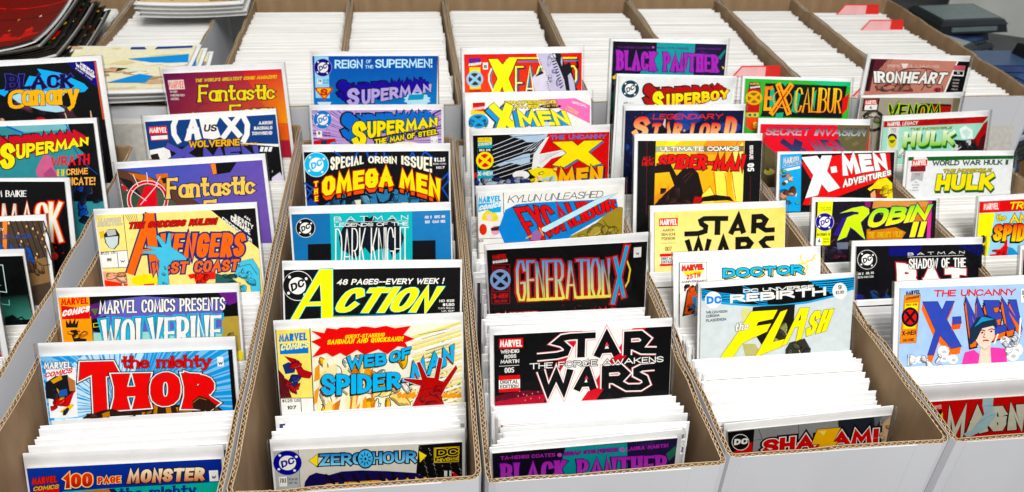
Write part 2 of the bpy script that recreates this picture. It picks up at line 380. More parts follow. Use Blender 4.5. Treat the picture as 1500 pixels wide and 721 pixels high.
# ------------------------------------------------------------------ corrugated boxes
def loop_pts(c4, r, bulge, step):
    """rounded quadrilateral c4 = (fl, fr, br, bl), counter-clockwise; returns points with outward normals"""
    C = [Vector(p) for p in c4]; out = []
    for i in range(4):
        p, q, nx = C[i], C[(i+1) % 4], C[(i+2) % 4]
        d = (q-p); L = d.length; d.normalize(); nrm = Vector((d.y, -d.x))
        n = max(2, int((L-2*r)/step))
        for k in range(n+1):
            t = k/n; s = r + (L-2*r)*t
            out.append((p + d*s + nrm*(bulge[i]*math.sin(math.pi*t)), nrm.copy()))
        d2 = (nx-q).normalized(); n2 = Vector((d2.y, -d2.x))
        m = max(2, int(r*1.5/step))
        cen = q - d*r + d2*r
        for k in range(1, m):
            a = k/m; nn = (nrm*(1-a)+n2*a).normalized()
            out.append((cen + nn*r, nn))
    return out
T_ = 0.0046
def make_box(label, c4, ztop=0.0, zbot=-.305, bulge=(0, 0, 0, 0), pitch=.0060, fine=6, group='front row of long white boxes', seed=0, brown=True):
    cx = sum(p[0] for p in c4)/4; cy = sum(p[1] for p in c4)/4
    root = empty('comic_storage_box', Matrix.Translation((cx, cy, zbot)), label, 'cardboard box', group)
    rel = [(p[0]-cx, p[1]-cy) for p in c4]; hgt = ztop-zbot
    rnd = random.Random(seed)
    co = loop_pts(rel, .008, bulge, .03); n = len(co); m = MB()
    zj = [rnd.uniform(-.0022, .0005) - (.003 if rnd.random() < .07 else 0) for _ in range(n)]
    def shell(d0, d1, mo, mi, mt, outer):
        base = len(m.v)
        for k, (p, nn) in enumerate(co):
            for d, z in ((d0, 0), (d0, hgt+zj[k]), (d1, hgt+zj[k]), (d1, 0)):
                q = p - nn*d; m.v.append((q.x, q.y, z))
        for k in range(n):
            a = base+4*k; b = base+4*((k+1) % n)
            for j, mt_ in ((0, mo), (1, mt), (2, mi)):
                m.f.append((a+j, b+j, b+j+1, a+j+1)); m.m.append(mt_)
    shell(0, .0007, 0, 2, 3, True)                   # white outer liner
    shell(T_-.0007, T_, 2, 1, 3, False)              # brown inner liner
    base = len(m.v)                                  # dark sheet between the liners, painted in for the shade of the hollows
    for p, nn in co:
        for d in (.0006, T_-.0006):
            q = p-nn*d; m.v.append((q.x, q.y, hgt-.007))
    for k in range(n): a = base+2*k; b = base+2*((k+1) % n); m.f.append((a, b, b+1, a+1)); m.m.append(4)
    fi = loop_pts(rel, .008, bulge, pitch/fine); s = 0.0; rows = []; prev = None
    for k, (p, nn) in enumerate(fi):
        if prev is not None: s += (p-prev).length
        prev = p; cr = .80 + .22*math.sin(s*9+seed)*math.sin(s*31); cen = T_/2 + (T_/2-.0010)*math.sin(2*math.pi*(s+.0016*math.sin(s*47+seed)+.0010*math.sin(s*133))/pitch)*cr + .0005*math.sin(s*19+seed)
        rows.append((p, nn, cen))
    base = len(m.v); N = len(rows)
    for k, (p, nn, ce) in enumerate(rows):
        z = hgt-.0006 + zj[int(k*n/N) % n]*.7
        tt = .0004
        for d, zz in ((ce-tt, z-.010), (ce-tt, z), (ce+tt, z), (ce+tt, z-.010)):
            q = p-nn*d; m.v.append((q.x, q.y, zz))
    for k in range(N):
        a = base+4*k; b = base+4*((k+1) % N)
        for j in (0, 1, 2): m.f.append((a+j, b+j, b+j+1, a+j+1)); m.m.append(5 if j != 1 else 3)
    m.build('corrugated_wall', [M_carton, M_kraft, M_flute, M_liner_edge, M_core, M_flute], root)
    # the folded-over outer layer of the front ends short of the right corner
    fl_, fr_ = Vector(rel[0]), Vector(rel[1]); d = (fr_-fl_).normalized(); nn = Vector((d.y, -d.x)); L = (fr_-fl_).length; b = MB()
    P = lambda s_, o_: (fl_ + d*s_ + nn*o_)
    for s0, s1, o0, o1 in ((.010, L-.034, .0002, .0006), (L-.034, L-.0322, .0006, .0001)):
        a0, a1, c0, c1 = P(s0, o0), P(s1, o1), P(s1, -.0004), P(s0, -.0004)
        zt = hgt-.0012
        b.hexa([(a0.x, a0.y, 0), (a1.x, a1.y, 0), (c0.x, c0.y, 0), (c1.x, c1.y, 0), (a0.x, a0.y, zt), (a1.x, a1.y, zt), (c0.x, c0.y, zt), (c1.x, c1.y, zt)])
    b.build('folded_front_layer', [M_carton], root)
    b = MB(); q = [p - nn*T_*1.02 for p, nn in loop_pts(rel, .008, (0, 0, 0, 0), .2)]
    b.v = [(p.x, p.y, .004) for p in q]; b.f = [tuple(range(len(q)))]; b.m = [0]
    b.build('bottom_panel', [M_kraft], root)
    return root
G_ = .0016
FB = [(-.36, -.604), (-.3505, -.366, ), ]
EDGE = {'AL': (-.610, -.606), 'AR': (-.373, -.363), 'BL': (-.353, -.334), 'BC': (-.152, -.146), 'CD': (.0535, .068), 'DE': (.261, .257), 'EF': (.4685, .4660), 'FG': (.6555, .6535), 'GR': (.8475, .8440)}
def ex(k, s, y):
    a, b = EDGE[k]; return a + (b-a)*(y-.46)/.6 + s*G_
ORD = ['first', 'second', 'third', 'fourth', 'fifth', 'sixth', 'seventh']
BOX = {}
for i, (k, l, r, y0, y1, z) in enumerate((('A', 'AL', 'AR', .49, 1.062, 0), ('B', 'BL', 'BC', .442, 1.118, 0), ('C', 'BC', 'CD', .4515, 1.068, 0), ('D', 'CD', 'DE', .4475, 1.062, 0),
                                ('E', 'DE', 'EF', .4555, 1.066, 0), ('F', 'EF', 'FG', .4545, 1.062, 0), ('G', 'FG', 'GR', .460, 1.068, 0))):
    sl, sr = (1, -1) if k not in 'A' else (1, 0)
    if k == 'B': sl = 0
    c4 = ((ex(l, sl, y0), y0), (ex(r, sr, y0), y0), (ex(r, sr, y1), y1), (ex(l, sl, y1), y1))
    BOX[k] = c4
    lab = ('leftmost white cardboard box in the front row, cut by the photo edge', 'white corrugated box holding the blue thunder-god comic, second from the left',
           'white corrugated box third from the left, pale grey comic with blue lettering at its front', 'white corrugated box in the middle of the front row, purple lettered comic at its front',
           'white corrugated box with a wide brown gap at its right side, fifth from the left', 'white corrugated box sixth from the left, red comic at its front',
           'rightmost white box of the front row, cut by the photo edge')[i]
    lab = lab.replace('blue thunder-god comic', 'sky blue rayed comic')
    make_box(lab, c4, z, bulge=((.0, .0006, 0, .0006) if k != 'C' else (0, .001, 0, 0)), seed=i)
REAR_X = [(-.738, -.520), (-.516, -.345), (-.289, -.101), (-.098, .088), (.091, .288), (.291, .472), (.475, .668), (.671, .838), (.841, 1.060)]
RL = ('white box under the dark red comics at the upper left', 'white box with pale comics lying on its front end, back row', 'open white box of packed comics behind the orange and red comic, back row',
      'open white box of packed comics behind the blue comic with lilac letters, back row', 'open white box of packed comics behind the red comic with yellow letters, back row',
      'open white box of packed comics behind the farthest purple lettered comic, back row', 'back row box holding one red divider, behind the green comic',
      'back row box between two boxes that hold red dividers', 'rightmost back row box holding two red dividers')
for i, (a, b) in enumerate(REAR_X):
    y0, y1 = (1.176, 1.695) if i > 1 else (1.19, 1.72)
    make_box(RL[i], ((a, y0), (b, y0), (b, y1), (a, y1)), 0, fine=4, group='back row of white boxes', seed=20+i, bulge=(0, .001, 0, .001))

# ------------------------------------------------------------------ featured comics
COMICS = [
('comic with black letters over gold letters on a cyan splash, black cover, leftmost box',0.1660,[[0.9991, 0.0, 0.0425], [0.0163, 0.9239, -0.3823], [-0.0393, 0.3827, 0.923], [-0.4566, 0.9775, -0.1246]],(6.4,159.6,7,-0.0121),'#08080a',[
('K',0,1,[(6.4,52.6),(143.1,102.1)],16,13.6,['#1c2430', '#40242c', '#603848', '#d8b090']),
('P',0,'#101078',[(122.9,7),(157.3,7),(156.9,40),(151.1,35.5)]),
('P',0,'#c85a40',[(157.3,7),(159.6,7),(159.6,80.9),(157.1,80.7)]),
('T',0,'HERO','#f4f2ec',[(140,11),(154.9,23.5),(0.6,-4.3),(0.6,-4.3)],{'w':0.28}),
('T',0,'WORSHIP','#f4f2ec',[(134,11.7),(155.2,29.5),(0.7,-4.5),(0.7,-4.5)],{'w':0.28}),
('T',0,'PART TWO','#f4f2ec',[(133.4,15.4),(151.3,30.7),(0.3,-2.1),(0.3,-2.1)],{}),
('P',0,'#1fb0ea',[(86.6,12.5),(114.5,19.3),(128.4,27.1),(141.3,34.4),(145.2,40),(139.8,44.5),(128,45.1),(100.2,43.7),(63.5,40.5),(76,20.9),(82.7,22.4),(91.1,20.5)]),
('P',0,'#b4dcec',[(48.8,45.7),(64.7,40.6),(100.6,41.3),(116.4,44.5),(102.6,58.2),(112.1,64.8),(111.6,67.8),(101,68.5),(84,65.1),(71.9,60.2),(56.8,53.3)]),
('P',0,'#1fb0ea',[(36.5,36.7),(45.8,36),(47.5,39.7),(41.9,45.3),(35.7,41.4)]),
('T',1,'BLACK','#0a0838',[(44.9,37.7),(126.7,38.4),(3.4,-20.3),(2.5,-16.6)],{'w':0.24,'fl':0.6,'ct':0.35,'out':[('#5450c0',0.59)]}),
('T',1,'C','#f5b81e',[(43.2,62.2),(66,61.1),(4.1,-24.4),(4,-24.4)],{'fl':0.5,'out':[('#08080a',0.59)]}),
('T',1,'anary','#f5b81e',[(60.6,58.4),(130.5,59.8),(4.8,-29.1),(4.3,-28.1)],{'w':0.17,'fl':0.4,'ct':0.2,'sp':0.35,'out':[('#08080a',0.59)]}),
('P',0,'#d8c0a8',[(111.3,69.6),(112.5,69.7),(113.7,77.1),(112.3,77)]),
('P',0,'#d8b090',[(143.2,69),(144.3,68.4),(144.9,77.6),(142.6,77.5)]),
('E',0,'#c82030',[(81.1,75.8),(5.8,0.3),(-0.3,2.2)],22)]),
('comic with yellow block letters dropped in red on teal, leftmost box',0.1700,[[0.9997, -0.0, 0.0234], [0.0093, 0.9171, -0.3986], [-0.0215, 0.3987, 0.9168], [-0.4389, 0.8414, -0.1469]],(3.1,166.9,5.9,0.0021),'#3d8a93',[
('P',0,'#78b4bc',[(73.6,5.9),(136.7,5.9),(138.6,6),(137.8,12.8),(88.4,13.7)]),
('P',0,'#08080a',[(138.6,6),(166.9,6.1),(166.9,6.1),(166.9,98.9),(124.2,96.7),(132.6,53.1),(152.2,40.9),(141.2,28.8),(140.1,15.8)]),
('L',0,'#2a60c0',1.9,[(70.4,6.1),(79.3,10.4),(88.3,14.4)],0),
('L',0,'#2a5cb0',1.4,[(135.9,5.9),(138.9,14.3)],0),
('L',0,'#2448a0',1.00,[(140.7,33.1),(151.9,54),(164.4,66.3)],0),
('L',0,'#2450a8',1.1,[(153,79),(150.5,87.7),(145.2,96.3)],0),
('L',0,'#1c3c80',0.86,[(137.5,79.7),(133.6,88.3)],0),
('P',0,'#c8688c',[(95.7,58.7),(101.4,48.8),(108.9,39),(115.1,43.9),(115.5,56.7),(122.4,67.2),(96.2,66.7)]),
('P',0,'#a85078',[(103.6,63.4),(113,55.1),(119.7,67.1),(104.5,67.1)]),
('T',1,'UPERMAN','#f7e41c',[(75.8,45.4),(158.7,31),(2.5,-18.3),(1.1,-8.9)],{'w':0.26,'sp':0.3,'out':[('#08080a',0.84)],'drop':('#c41838',-13.84,-9.54)}),
('T',1,'S','#f7e41c',[(56.6,56.1),(73,55.4),(4.4,-30.7),(4.3,-30.8)],{'w':0.23,'out':[('#08080a',0.98)],'drop':('#c41838',-12.02,-11.38)}),
('T',0,'WRATH','#e02040',[(113.6,55.1),(156.8,54.2),(1.5,-11.5),(1.6,-12.8)],{'w':0.17,'ang':1}),
('T',0,'OF THE','#e8e020',[(118.4,66.3),(127.4,66.7),(1.1,-8.1),(1.1,-8.1)],{'w':0.16,'sp':0.2}),
('T',0,'CRIME','#f0b060',[(128.9,65.8),(153.6,65.5),(1,-7.6),(0.9,-7.6)],{'sp':0.3}),
('T',0,'SYNDICATE!','#f0b060',[(111.4,77.2),(160.3,78.7),(1.2,-9.3),(1.2,-9.4)],{'w':0.18,'sp':0.3}),
('K',0,2,[(14.5,56.3),(90.2,100.9)],10,9.4,['#3d8a93', '#2c6a78', '#c86a8c', '#78b4bc']),
('K',0,3,[(134.8,79.5),(164.2,125.6)],7,8.3,['#182850', '#101830', '#2448a0'])]),
('black comic with tall cream letters glowing red, leftmost box',0.1630,[[0.9997, -0.0, -0.0227], [-0.0087, 0.9239, -0.3826], [0.021, 0.3827, 0.9236], [-0.4658, 0.7759, -0.1859]],(4.7,158.3,3.4,0.0093),'#08080a',[
('T',0,'JIM BAIKIE','#f4f2ec',[(80,20.8),(116.5,21.1),(0.8,-7.5),(0.8,-7.6)],{'w':0.17,'ct':0.5,'sp':0.3}),
('T',1,'MASK','#f2efe4',[(83.7,71.3),(150,73.2),(4.8,-45.1),(4.2,-45.6)],{'w':0.21,'ct':0.5,'sp':0.25,'out':[('#d02020',2.2),('#f0b060',0.82)]}),
('E',0,'#c81c24',[(139.8,89.6),(4,0.1),(-0.4,4.3)],22),
('E',0,'#a01820',[(149.4,86.2),(0.9,0),(-0.1,1)],22),
('E',0,'#a01820',[(142,79.8),(1.1,0),(-0.1,1.2)],22)]),
('comic of a city skyline with blue metal letters, leftmost box',0.1680,[[0.9997, 0.0, 0.0237], [0.0102, 0.9026, -0.4304], [-0.0214, 0.4305, 0.9023], [-0.4721, 0.7154, -0.2025]],(2.7,165.3,3.9,0.0323),'#4a3c30',[
('E',0,'#f0c890',[(130.1,7.5),(1.1,0.1),(-0.2,1.6)],6),
('E',0,'#d89858',[(138.5,19.2),(1.1,0.1),(-0.2,1.6)],6),
('E',0,'#7a5a3c',[(146.9,31),(1.1,0.1),(-0.2,1.6)],6),
('E',0,'#f0c890',[(155.3,42.9),(1.1,0.1),(-0.2,1.6)],6),
('E',0,'#d89858',[(168.7,13.9),(1.1,0.1),(-0.2,1.6)],6),
('E',0,'#7a5a3c',[(136.4,23.5),(1.1,0.1),(-0.2,1.6)],6),
('E',0,'#f0c890',[(144.8,35.3),(1.1,0.1),(-0.2,1.6)],6),
('E',0,'#d89858',[(153.3,47.2),(1.1,0.1),(-0.2,1.6)],6),
('E',0,'#7a5a3c',[(166.6,18.2),(1.1,0.1),(-0.2,1.6)],6),
('E',0,'#f0c890',[(140.7,28.1),(1.1,0.1),(-0.2,1.6)],6),
('E',0,'#d89858',[(142.8,39.5),(1.1,0.1),(-0.2,1.6)],6),
('E',0,'#7a5a3c',[(156.1,10.7),(1.1,0.1),(-0.2,1.6)],6),
('E',0,'#f0c890',[(164.6,22.4),(1.1,0.1),(-0.2,1.6)],6),
('E',0,'#d89858',[(138.7,32.3),(1.1,0.1),(-0.2,1.6)],6),
('E',0,'#7a5a3c',[(147.1,44.2),(1.1,0.1),(-0.2,1.6)],6),
('E',0,'#f0c890',[(154.1,14.9),(1.1,0.1),(-0.2,1.6)],6),
('E',0,'#d89858',[(162.5,26.7),(1.1,0.1),(-0.2,1.6)],6),
('E',0,'#7a5a3c',[(136.6,36.6),(1.1,0.1),(-0.2,1.6)],6),
('E',0,'#f0c890',[(145,48.5),(1.1,0.1),(-0.2,1.6)],6),
('E',0,'#d89858',[(158.4,19.5),(1.1,0.1),(-0.2,1.6)],6),
('E',0,'#7a5a3c',[(160.5,31),(1.1,0.1),(-0.2,1.6)],6),
('E',0,'#f0c890',[(134.5,40.8),(1.1,0.1),(-0.2,1.6)],6),
('E',0,'#d89858',[(147.9,12),(1.1,0.1),(-0.2,1.6)],6),
('E',0,'#7a5a3c',[(156.3,23.7),(1.1,0.1),(-0.2,1.6)],6),
('E',0,'#f0c890',[(164.8,35.6),(1.2,0.1),(-0.2,1.6)],6),
('E',0,'#d89858',[(132.5,45.1),(1.1,0.1),(-0.2,1.6)],6),
('L',0,'#2c241e',1.2,[(131.7,4.9),(140.4,48.3)],0),
('L',0,'#2c241e',1.2,[(137.4,5.2),(146.1,48.7)],0),
('L',0,'#2c241e',1.2,[(143.1,5.5),(151.9,49)],0),
('L',0,'#2c241e',1.2,[(148.8,5.8),(157.6,49.3)],0),
('L',0,'#2c241e',1.2,[(154.5,6.1),(163.4,49.7)],0),
('L',0,'#2c241e',1.2,[(160.2,6.4),(169.1,50)],0),
('L',0,'#2c241e',1.2,[(165.9,6.7),(174.9,50.4)],0),
('P',0,'#8a6a48',[(140.1,51.1),(163.7,47),(165.3,71.2),(165.3,74.8),(130,80.9)]),
('L',0,'#4a3424',1.3,[(139.1,59.3),(166.6,55.4)],0),
('P',0,'#e88a48',[(124.1,5.1),(128.9,5.1),(124.5,36.4),(120.4,36.2)]),
('T',0,'EY','#f4f2ec',[(117.7,15.6),(124.3,15.4),(0.4,-3),(0.4,-3)],{}),
('T',1,'KING','#2a4a90',[(110.2,24.7),(151.1,25.4),(0.7,-5.4),(0.7,-5.4)],{}),
('T',1,'MAN','#2c55a4',[(112.5,46.7),(154.6,58.8),(-6,-22.9),(-6.2,-23.1)],{'w':0.23,'sp':0.3,'out':[('#101c40',0.79)]}),
('K',0,4,[(133.7,50.7),(161.4,88.4)],8,7.6,['#8a6a48', '#5a4030', '#6c5438'])]),
('black and green comic with a thin glowing outline letter, leftmost box',0.1700,[[0.9999, 0.0, -0.01], [-0.0029, 0.9563, -0.2924], [0.0096, 0.2924, 0.9563], [-0.4927, 0.7071, -0.2292]],(1.3,168.7,6.6,0.0010),'#050808',[
('G',0,('#061010', '#061010', '#4a9080', '#3a8070'),[(138.2,51.3),(167,49.8),(168.4,78.8),(133.8,78.7)]),
('P',0,'#0a1414',[(138.8,76.2),(148.6,72.7),(158.6,82.4),(146.5,85.8),(137.6,84.1)]),
('L',0,'#0c1818',1.5,[(149.8,79.3),(157.3,75.7),(160.7,80.6)],0),
('L',1,'#d8f5ee',0.78,[(128.1,15.5),(147.4,16.2),(146.6,47),(139.5,45.7)],0),
('L',1,'#8cd0c4',0.73,[(136.9,59.6),(147.1,61.6),(147.6,55.6)],0),
('L',1,'#9adcd0',0.48,[(126.7,38),(142.4,39)],0)]),
('purple grey comic at the left edge of the photo, leftmost box',0.1720,[[1.0, 0.0, -0.0056], [-0.0017, 0.9511, -0.309], [0.0053, 0.309, 0.951], [-0.506, 0.6516, -0.2476]],(5.2,166.8,6.6,0.0207),'#7c7a98',[
('P',0,'#5c5a78',[(128.1,20.1),(166.8,19.9),(166.8,43.8),(123.1,49.8)]),
('P',0,'#d8202c',[(129.2,65.3),(166.8,66),(166.8,69),(166.7,70.4),(127.9,72.9)])]),
('red and orange comic with small yellow lettering, second box',0.1620,[[0.9994, 0.0, 0.0345], [0.0086, 0.9681, -0.2502], [-0.0334, 0.2504, 0.9676], [-0.2333, 1.0461, -0.1605]],(1.7,158.1,8.2,0.0024),'#a83040',[
('G',0,('#561a48', '#c03444', '#e87038', '#8c2c3c'),[(1.7,8.2),(158.1,8.4),(157.5,107.4),(1.7,99.1)]),
('G',0,('#c8303c', '#d03c3c', '#f0a040', '#e07a38'),[(105.5,8.7),(158.1,8.4),(158.1,83.2),(140.9,82.3)]),
('L',0,'#7a2440',1,[(37.4,61.2),(39.8,53.5),(54.2,50.3)],0),
('P',2,'#ecd8cc',[(6.5,17.1),(27.1,17.1),(27.1,29.8),(6.5,29.8)]),
('T',2,'MARVEL','#d85050',[(5.9,27.9),(26.2,28.3),(1.5,-9.3),(1.5,-9.4)],{'w':0.19,'sp':0.2}),
('T',0,'WAID','#e8dcd4',[(6.5,34),(16.4,34.2),(0.5,-3.1),(0.5,-3.1)],{'w':0.18}),
('T',0,'WIERINGO','#e8dcd4',[(6.4,38.9),(25.1,39.6),(0.5,-3.1),(0.5,-3.1)],{'w':0.18}),
('T',0,'KESEL','#e8dcd4',[(6.4,43.9),(17.4,44.1),(0.5,-3.1),(0.5,-3.1)],{'w':0.18}),
('T',0,"THE WORLD'S GREATEST COMIC MAGAZINE!",'#e4d238',[(41.6,21.3),(150.2,20.7),(1.7,-4.5),(1.6,-4.6)],{}),
('T',1,'Fantastic','#f2e03c',[(41.9,48.4),(144.3,49.1),(3.6,-23.8),(2.5,-20.5)],{'w':0.15,'fl':0.7,'ct':0.3,'sp':0.35,'out':[('#301838',1.16)]}),
('T',1,'Four','#f2e03c',[(79.3,75.2),(137.8,75.7),(3,-21.6),(2.6,-21.7)],{'w':0.15,'fl':0.7,'ct':0.3,'sp':0.4,'out':[('#301838',1.17)]})]),
('dark blue and white comic with a big circled logo, second box',0.1700,[[0.999, 0.0, 0.0447], [0.0167, 0.9272, -0.3742], [-0.0414, 0.3746, 0.9263], [-0.2429, 0.9464, -0.1882]],(1.9,169,7.6,-0.0003),'#0a0a0c',[
('P',0,'#143e7a',[(1.9,7.6),(85.7,7.6),(169,7.6),(169,48),(140.6,42.2),(27.6,42.6),(2.5,45)]),
('P',0,'#f2f0ec',[(2.5,44.7),(27.8,41.4),(28.7,58.1),(2,62.9)]),
('P',0,'#f2f0ec',[(100.8,40.6),(169,46.9),(169,47.3),(168.4,50.5),(141.7,46.4)]),
('P',0,'#2a1c1c',[(2.9,50.8),(12.6,49.3),(14.4,58.8),(3.5,58.1)]),
('P',0,'#08080a',[(141.6,47.2),(168.6,50.8),(167.8,110.5),(141.1,108.6)]),
('P',0,'#f0f0f0',[(145.4,49.1),(149.4,49.6),(147.1,55.8),(143.1,55.2)]),
('P',0,'#f0f0f0',[(151,49.4),(155,50),(152.6,56.1),(148.6,55.5)]),
('P',0,'#f0f0f0',[(156.7,49.8),(160.6,50.3),(158,56.4),(154,55.9)]),
('P',0,'#f0f0f0',[(156.4,81.2),(157.2,81.3),(157,82.9)]),
('P',0,'#f0f0f0',[(156.2,82.9),(157,82.9),(156.8,84.6)]),
('P',0,'#d8d0e4',[(155.3,91.1),(166.6,84.4),(169,89.9),(169,94.1),(168.4,105.4),(153,104.4)]),
('P',0,'#b02028',[(149.9,102.5),(169,105.5),(169,107.3),(168.3,113.9),(148.8,112.5)]),
('P',0,'#e0b020',[(149.5,106.7),(168.8,109.2),(168.3,113.9),(148.8,112.5)]),
('L',1,'#f2f0ec',6.7,[(42.1,5.2),(37,14.8),(36.5,26.1),(41.7,37.7)],0),
('L',1,'#f2f0ec',6.8,[(127.1,6.9),(131.5,18.8),(129.3,31.7),(122.7,41.9)],0),
('P',1,'#f2f0ec',[(70.8,7.6),(96.9,7.6),(91.8,16.5),(95.4,32.9),(85.5,35.6),(73.1,33.2),(71.8,18.5)]),
('T',1,'A','#f2f0ec',[(49,36.2),(69.7,34.6),(4.4,-33.6),(4.1,-32.1)],{'w':0.26,'sp':0}),
('T',1,'X','#f2f0ec',[(95.8,35.9),(122.2,34.9),(3.9,-31.3),(3.7,-31.4)],{'w':0.24,'sp':0}),
('T',1,'US','#08080a',[(74.1,25.1),(90.7,25.5),(2.5,-9.6),(2.5,-9.6)],{'w':0.24,'sp':0.3}),
('T',1,'X','#5654ac',[(26.2,64.5),(62.7,64.4),(-2.5,-27.9),(-3.2,-24.7)],{'w':0.35,'sp':0,'out':[('#08080a',0.8)]}),
('T',1,'MEN','#5654ac',[(68.3,70.5),(143,70.4),(-0.8,-24.7),(-1.4,-23.2)],{'w':0.3,'sp':0.2,'out':[('#08080a',0.81)]}),
('T',1,'WOLVERINE','#f0b428',[(52.9,44.6),(118.5,45.8),(1.2,-9),(1.1,-9.1)],{'w':0.22,'sp':0.35,'out':[('#08080a',0.8)]}),
('T',1,'AND THE','#f0b428',[(120.1,45.9),(141,46.2),(0.4,-3.3),(0.4,-3.3)],{}),
('P',2,'#d42424',[(5.8,14.3),(28.5,14.3),(28.5,24.3),(5.8,24.3)]),
('T',2,'MARVEL','#f4f2ec',[(5.6,22.2),(27.9,23.1),(1,-6.9),(0.9,-6.9)],{'w':0.19,'sp':0.2}),
('P',0,'#d42424',[(6.4,25.6),(28.4,25.6),(28.4,32.4),(6.4,32.4)]),
('P',0,'#f4f2ec',[(7.2,26.6),(27.6,26.6),(27.6,31.4),(7.2,31.4)]),
('T',0,'AARON','#f4f2ec',[(146,20),(163.7,20.1),(0.5,-4.5),(0.5,-4.5)],{'w':0.22}),
('T',0,'BACHALO','#f4f2ec',[(139.2,26.4),(162.9,26.9),(0.5,-4.5),(0.5,-4.5)],{'w':0.22}),
('T',0,'TOWNSEND','#f4f2ec',[(135.6,33.1),(162.1,33.7),(0.5,-4.5),(0.5,-4.5)],{'w':0.22})]),
('blue and violet comic with a red wheel and cream letters, second box',0.1700,[[0.9991, 0.0, 0.042], [0.0144, 0.9397, -0.3417], [-0.0395, 0.342, 0.9389], [-0.2398, 0.813, -0.184]],(1.7,166.3,7.3,-0.0024),'#5a58b0',[
('K',0,5,[(2.7,10.6),(84.5,60.5)],26,11.8,['#6a4a34', '#c86a2c', '#38503c', '#4a5a48', '#8a5a3c', '#1c1818']),
('G',0,('#3c5cb4', '#6a56a8', '#7a5cac', '#4a5cb4'),[(1.7,7.5),(166.3,7.3),(165.4,108.8),(1.7,96.5)]),
('P',0,'#5a3c30',[(1.7,7.5),(1.7,7.5),(21.9,11.9),(42.9,21.8),(58.7,26.8),(88.4,54.3),(102.1,66.5),(82.7,73.3),(1.7,55.1)]),
('P',0,'#c86a2c',[(12.9,12.1),(31.7,16.4),(42.5,24.2),(37.4,28.6),(23.4,21.4)]),
('P',0,'#38503c',[(1.7,48),(6.2,26.5),(20.8,38.6),(24.2,56.3),(1.7,54.8)]),
('P',0,'#4a5a48',[(42.4,35.2),(53.5,42.3),(66.3,59.2),(39.2,57.3)]),
('P',0,'#1c1818',[(1.7,16.8),(15.8,22.4),(23.6,40.3),(14.9,38.2)]),
('P',0,'#d8722c',[(43.7,16.4),(57.2,16),(57,28.3),(51.6,34.3),(44.3,21.9)]),
('P',0,'#1c1818',[(48.9,21.4),(57.4,20.4),(57.2,26.7),(51,27.9)]),
('P',0,'#08080a',[(106.7,7.8),(137.2,7.8),(128.1,19.4),(108,21.3)]),
('P',0,'#f08848',[(107,8.1),(112.8,8),(112.7,20),(108.4,20.8)]),
('L',0,'#f0e4e4',4.6,[(51.6,47),(50.1,52.4),(47.2,57.3),(43.2,61.4),(38.3,64.4),(32.8,66.1),(27.2,66.5),(21.8,65.4),(17,62.9),(13.1,59.3),(10.4,54.7),(9,49.6),(9.2,44.1),(10.7,38.8),(13.6,34),(17.6,29.9),(22.4,26.9),(27.8,25.2),(33.4,24.8),(38.8,25.9),(43.6,28.3),(47.5,31.9),(50.2,36.4),(51.6,41.5)],1),
('L',0,'#d83038',2.8,[(51.6,47),(50.1,52.4),(47.2,57.3),(43.2,61.4),(38.3,64.4),(32.8,66.1),(27.2,66.5),(21.8,65.4),(17,62.9),(13.1,59.3),(10.4,54.7),(9,49.6),(9.2,44.1),(10.7,38.8),(13.6,34),(17.6,29.9),(22.4,26.9),(27.8,25.2),(33.4,24.8),(38.8,25.9),(43.6,28.3),(47.5,31.9),(50.2,36.4),(51.6,41.5)],1),
('P',0,'#d83038',[(16.2,54.2),(29.7,29.7),(41.8,28.9),(40.2,55.8)]),
('L',0,'#e8e0e0',0.92,[(18.4,14.8),(22.2,29.2)],0),
('L',0,'#e8e0e0',0.92,[(33.9,13.4),(33.6,25.2)],0),
('L',0,'#e8e0e0',0.92,[(48.5,19.1),(41.8,28.9)],0),
('L',0,'#e8e0e0',0.92,[(4.1,25.6),(9.5,33.9)],0),
('L',0,'#e8e0e0',0.93,[(45,27.5),(21.2,51.3)],0),
('L',0,'#e8e0e0',0.93,[(14.1,33.4),(28.6,47)],0),
('P',0,'#d83038',[(3.3,25.6),(10,30.7),(6.4,34.4)]),
('T',1,'Fantastic','#f5cd6a',[(51.7,46.2),(153.1,47.1),(3.6,-24.8),(2.7,-22.2)],{'w':0.16,'fl':0.6,'ct':0.2,'sp':0.35,'out':[('#20204a',1.09)]}),
('T',1,'Four','#f5cd6a',[(90.3,73.8),(147.6,73.7),(3.1,-23.2),(2.8,-23.3)],{'w':0.16,'fl':0.6,'sp':0.4,'out':[('#20204a',1.11)]})]),
('pale yellow comic with big orange letters and a blue hand, second box',0.1700,[[0.9998, 0.0, 0.0176], [0.0066, 0.9272, -0.3745], [-0.0163, 0.3746, 0.927], [-0.244, 0.7062, -0.1867]],(2.5,168.2,6.3,-0.0009),'#f3e28e',[
('P',0,'#2a2418',[(32.5,7.1),(33.1,7.2),(38,19),(37.7,19)]),
('P',0,'#2a2418',[(34.7,7.1),(35.3,7.1),(39.3,19.1),(39,19)]),
('P',0,'#2a2418',[(36.9,7),(37.5,7.1),(40.7,19.1),(40.4,19.1)]),
('P',0,'#2a2418',[(39.1,7),(39.6,7),(42,19.2),(41.8,19.2)]),
('P',0,'#2a2418',[(41.3,7),(41.8,7),(43.4,19.3),(43.1,19.2)]),
('P',0,'#2a2418',[(43.5,6.9),(44,7),(44.8,19.3),(44.5,19.3)]),
('P',0,'#f4f2ec',[(2.6,46.7),(30.6,46),(29.8,64.9),(2.6,64.4)]),
('L',0,'#08080a',0.57,[(30.5,7),(29.7,65.3)],0),
('L',0,'#08080a',0.57,[(2.6,46.7),(30.6,46)],0),
('L',0,'#08080a',0.57,[(2.6,64.4),(29.8,64.9)],0),
('L',0,'#08080a',0.57,[(19.3,46.6),(19,65)],0),
